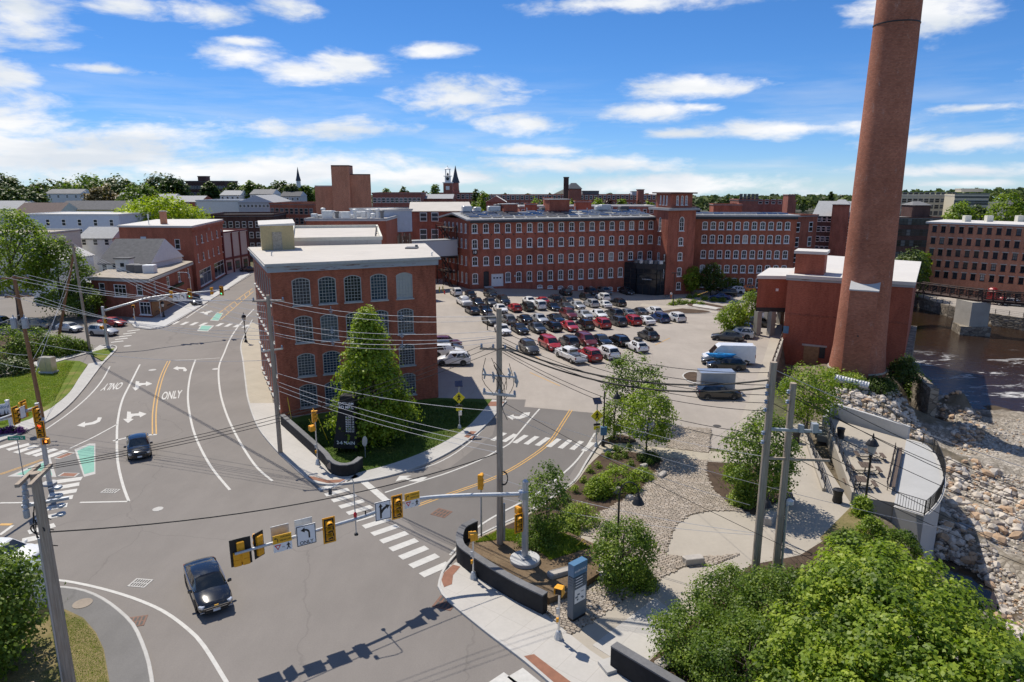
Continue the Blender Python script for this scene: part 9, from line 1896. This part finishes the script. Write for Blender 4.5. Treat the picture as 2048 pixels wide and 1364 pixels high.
# -- rocks
RM = []
def rock_mesh(seed,m):
    bm = bmesh.new();bmesh.ops.create_icosphere(bm,subdivisions=1,radius=1);rg_ = random.Random(seed)
    for v in bm.verts:v.co *= rg_.uniform(.72,1.12)
    s = Vector((rg_.uniform(.8,1.25),rg_.uniform(.65,1.0),rg_.uniform(.5,.8)))
    for v in bm.verts:v.co = Vector((v.co.x*s.x,v.co.y*s.y,v.co.z*s.z))
    me = bpy.data.meshes.new('boulder');bm.to_mesh(me);bm.free();me.materials.append(mat(m));return me
ROCKS = {m:[rock_mesh(i*13+len(m),m) for i in range(6)] for m in ('stone_white','stone_tan','stone_dark')}
def on_terr(px,py):
    z = -4.0
    for _ in range(7):p = G(px,py,z);z = .5*z+.5*terrZ(p.x,p.y)
    p = G(px,py,z);return Vector((p.x,p.y,terrZ(p.x,p.y)))
def pin(poly,x,y):return inside([Vector((a,b,0)) for a,b in poly],x,y)
ZONES = [('pale riprap boulder on the bank between the chimney and the terrace fence',[(1640,800),(1664,776),(1700,768),(1795,776),(1826,830),(1872,892),(1820,872),(1700,824)],430,(.22,.62),(.74,.16,.10),110),
 ('tan and pale boulder in the dry riverbed right of the terrace',[(1888,925),(1915,905),(1965,915),(2010,965),(2048,1000),(2048,1075),(1990,1085),(1900,1035),(1888,985)],210,(.25,.70),(.58,.30,.12),60),
 ('boulder along the pools in the lower right riverbed',[(1858,1048),(1900,1040),(1990,1100),(2010,1180),(2048,1270),(2048,1364),(1990,1364),(1975,1260),(1990,1200),(1950,1135),(1868,1112)],260,(.22,.60),(.62,.22,.16),80),
 ('dark wet boulder around the small pool below the chimney wall',[(1826,796),(1920,808),(1965,830),(1965,880),(1920,905),(1905,880),(1905,845),(1880,820),(1835,808)],150,(.22,.5),(.35,.35,.30),30)]
stuffR = {m:MB() for m in ROCKS}
for lb,poly,n,(r0,r1),(w0,w1,w2),nind in ZONES:
    xs_ = [p[0] for p in poly];ys_ = [p[1] for p in poly];got = [];rg_ = random.Random(len(lb)+n)
    while len(got) < n:
        x,y = rg_.uniform(min(xs_),max(xs_)),rg_.uniform(min(ys_),max(ys_))
        if not pin(poly,x,y):continue
        r = r0+(r1-r0)*rg_.random()**2;got.append((r,x,y,rg_.choices(['stone_white','stone_tan','stone_dark'],(w0,w1,w2))[0]))
    got.sort(reverse=True)
    for i,(r,x,y,m) in enumerate(got):
        p = on_terr(x,y);me = rg_.choice(ROCKS[m]);e = (rg_.uniform(-.4,.4),rg_.uniform(-.4,.4),rg_.uniform(0,6.28))
        if i < nind:
            o = obj('boulder',me,None,p+Vector((0,0,r*.22)));o.scale = (r,r,r);o.rotation_euler = e;tag(o,lb,'boulder','boulders: '+lb[:28])
        else:
            M_ = Matrix.Translation(p+Vector((0,0,r*.22))) @ Matrix.Rotation(e[2],4,'Z') @ Matrix.Rotation(e[0],4,'X') @ Matrix.Scale(r,4);stuffR[m].add([tuple(M_ @ v.co) for v in me.vertices],[tuple(q.vertices) for q in me.polygons])
rg_ = random.Random(77)
for k in range(3200):
    x,y = rg_.uniform(1890,2060),rg_.uniform(840,1364);p = on_terr(x,y)
    if p.z > -5.6 or p.z < -6.75:continue
    r = rg_.uniform(.07,.20);m = rg_.choices(['stone_white','stone_tan','stone_dark'],(.6,.22,.18))[0];me = rg_.choice(ROCKS[m]);M_ = Matrix.Translation(p+Vector((0,0,r*.2))) @ Matrix.Rotation(rg_.uniform(0,6.28),4,'Z') @ Matrix.Scale(r,4);stuffR[m].add([tuple(M_ @ v.co) for v in me.vertices],[tuple(q.vertices) for q in me.polygons])
for m,mb in stuffR.items():
    if mb.v:tag(mb.build('loose_stones',m,None,uv=False),{'stone_white':'pale loose stones of the riverbed and bank','stone_tan':'tan loose stones of the riverbed and bank','stone_dark':'dark loose stones of the riverbed and bank'}[m],'stones',None,'stuff')
for r in ROOTS:
    if '_org' in r:del r['_org']
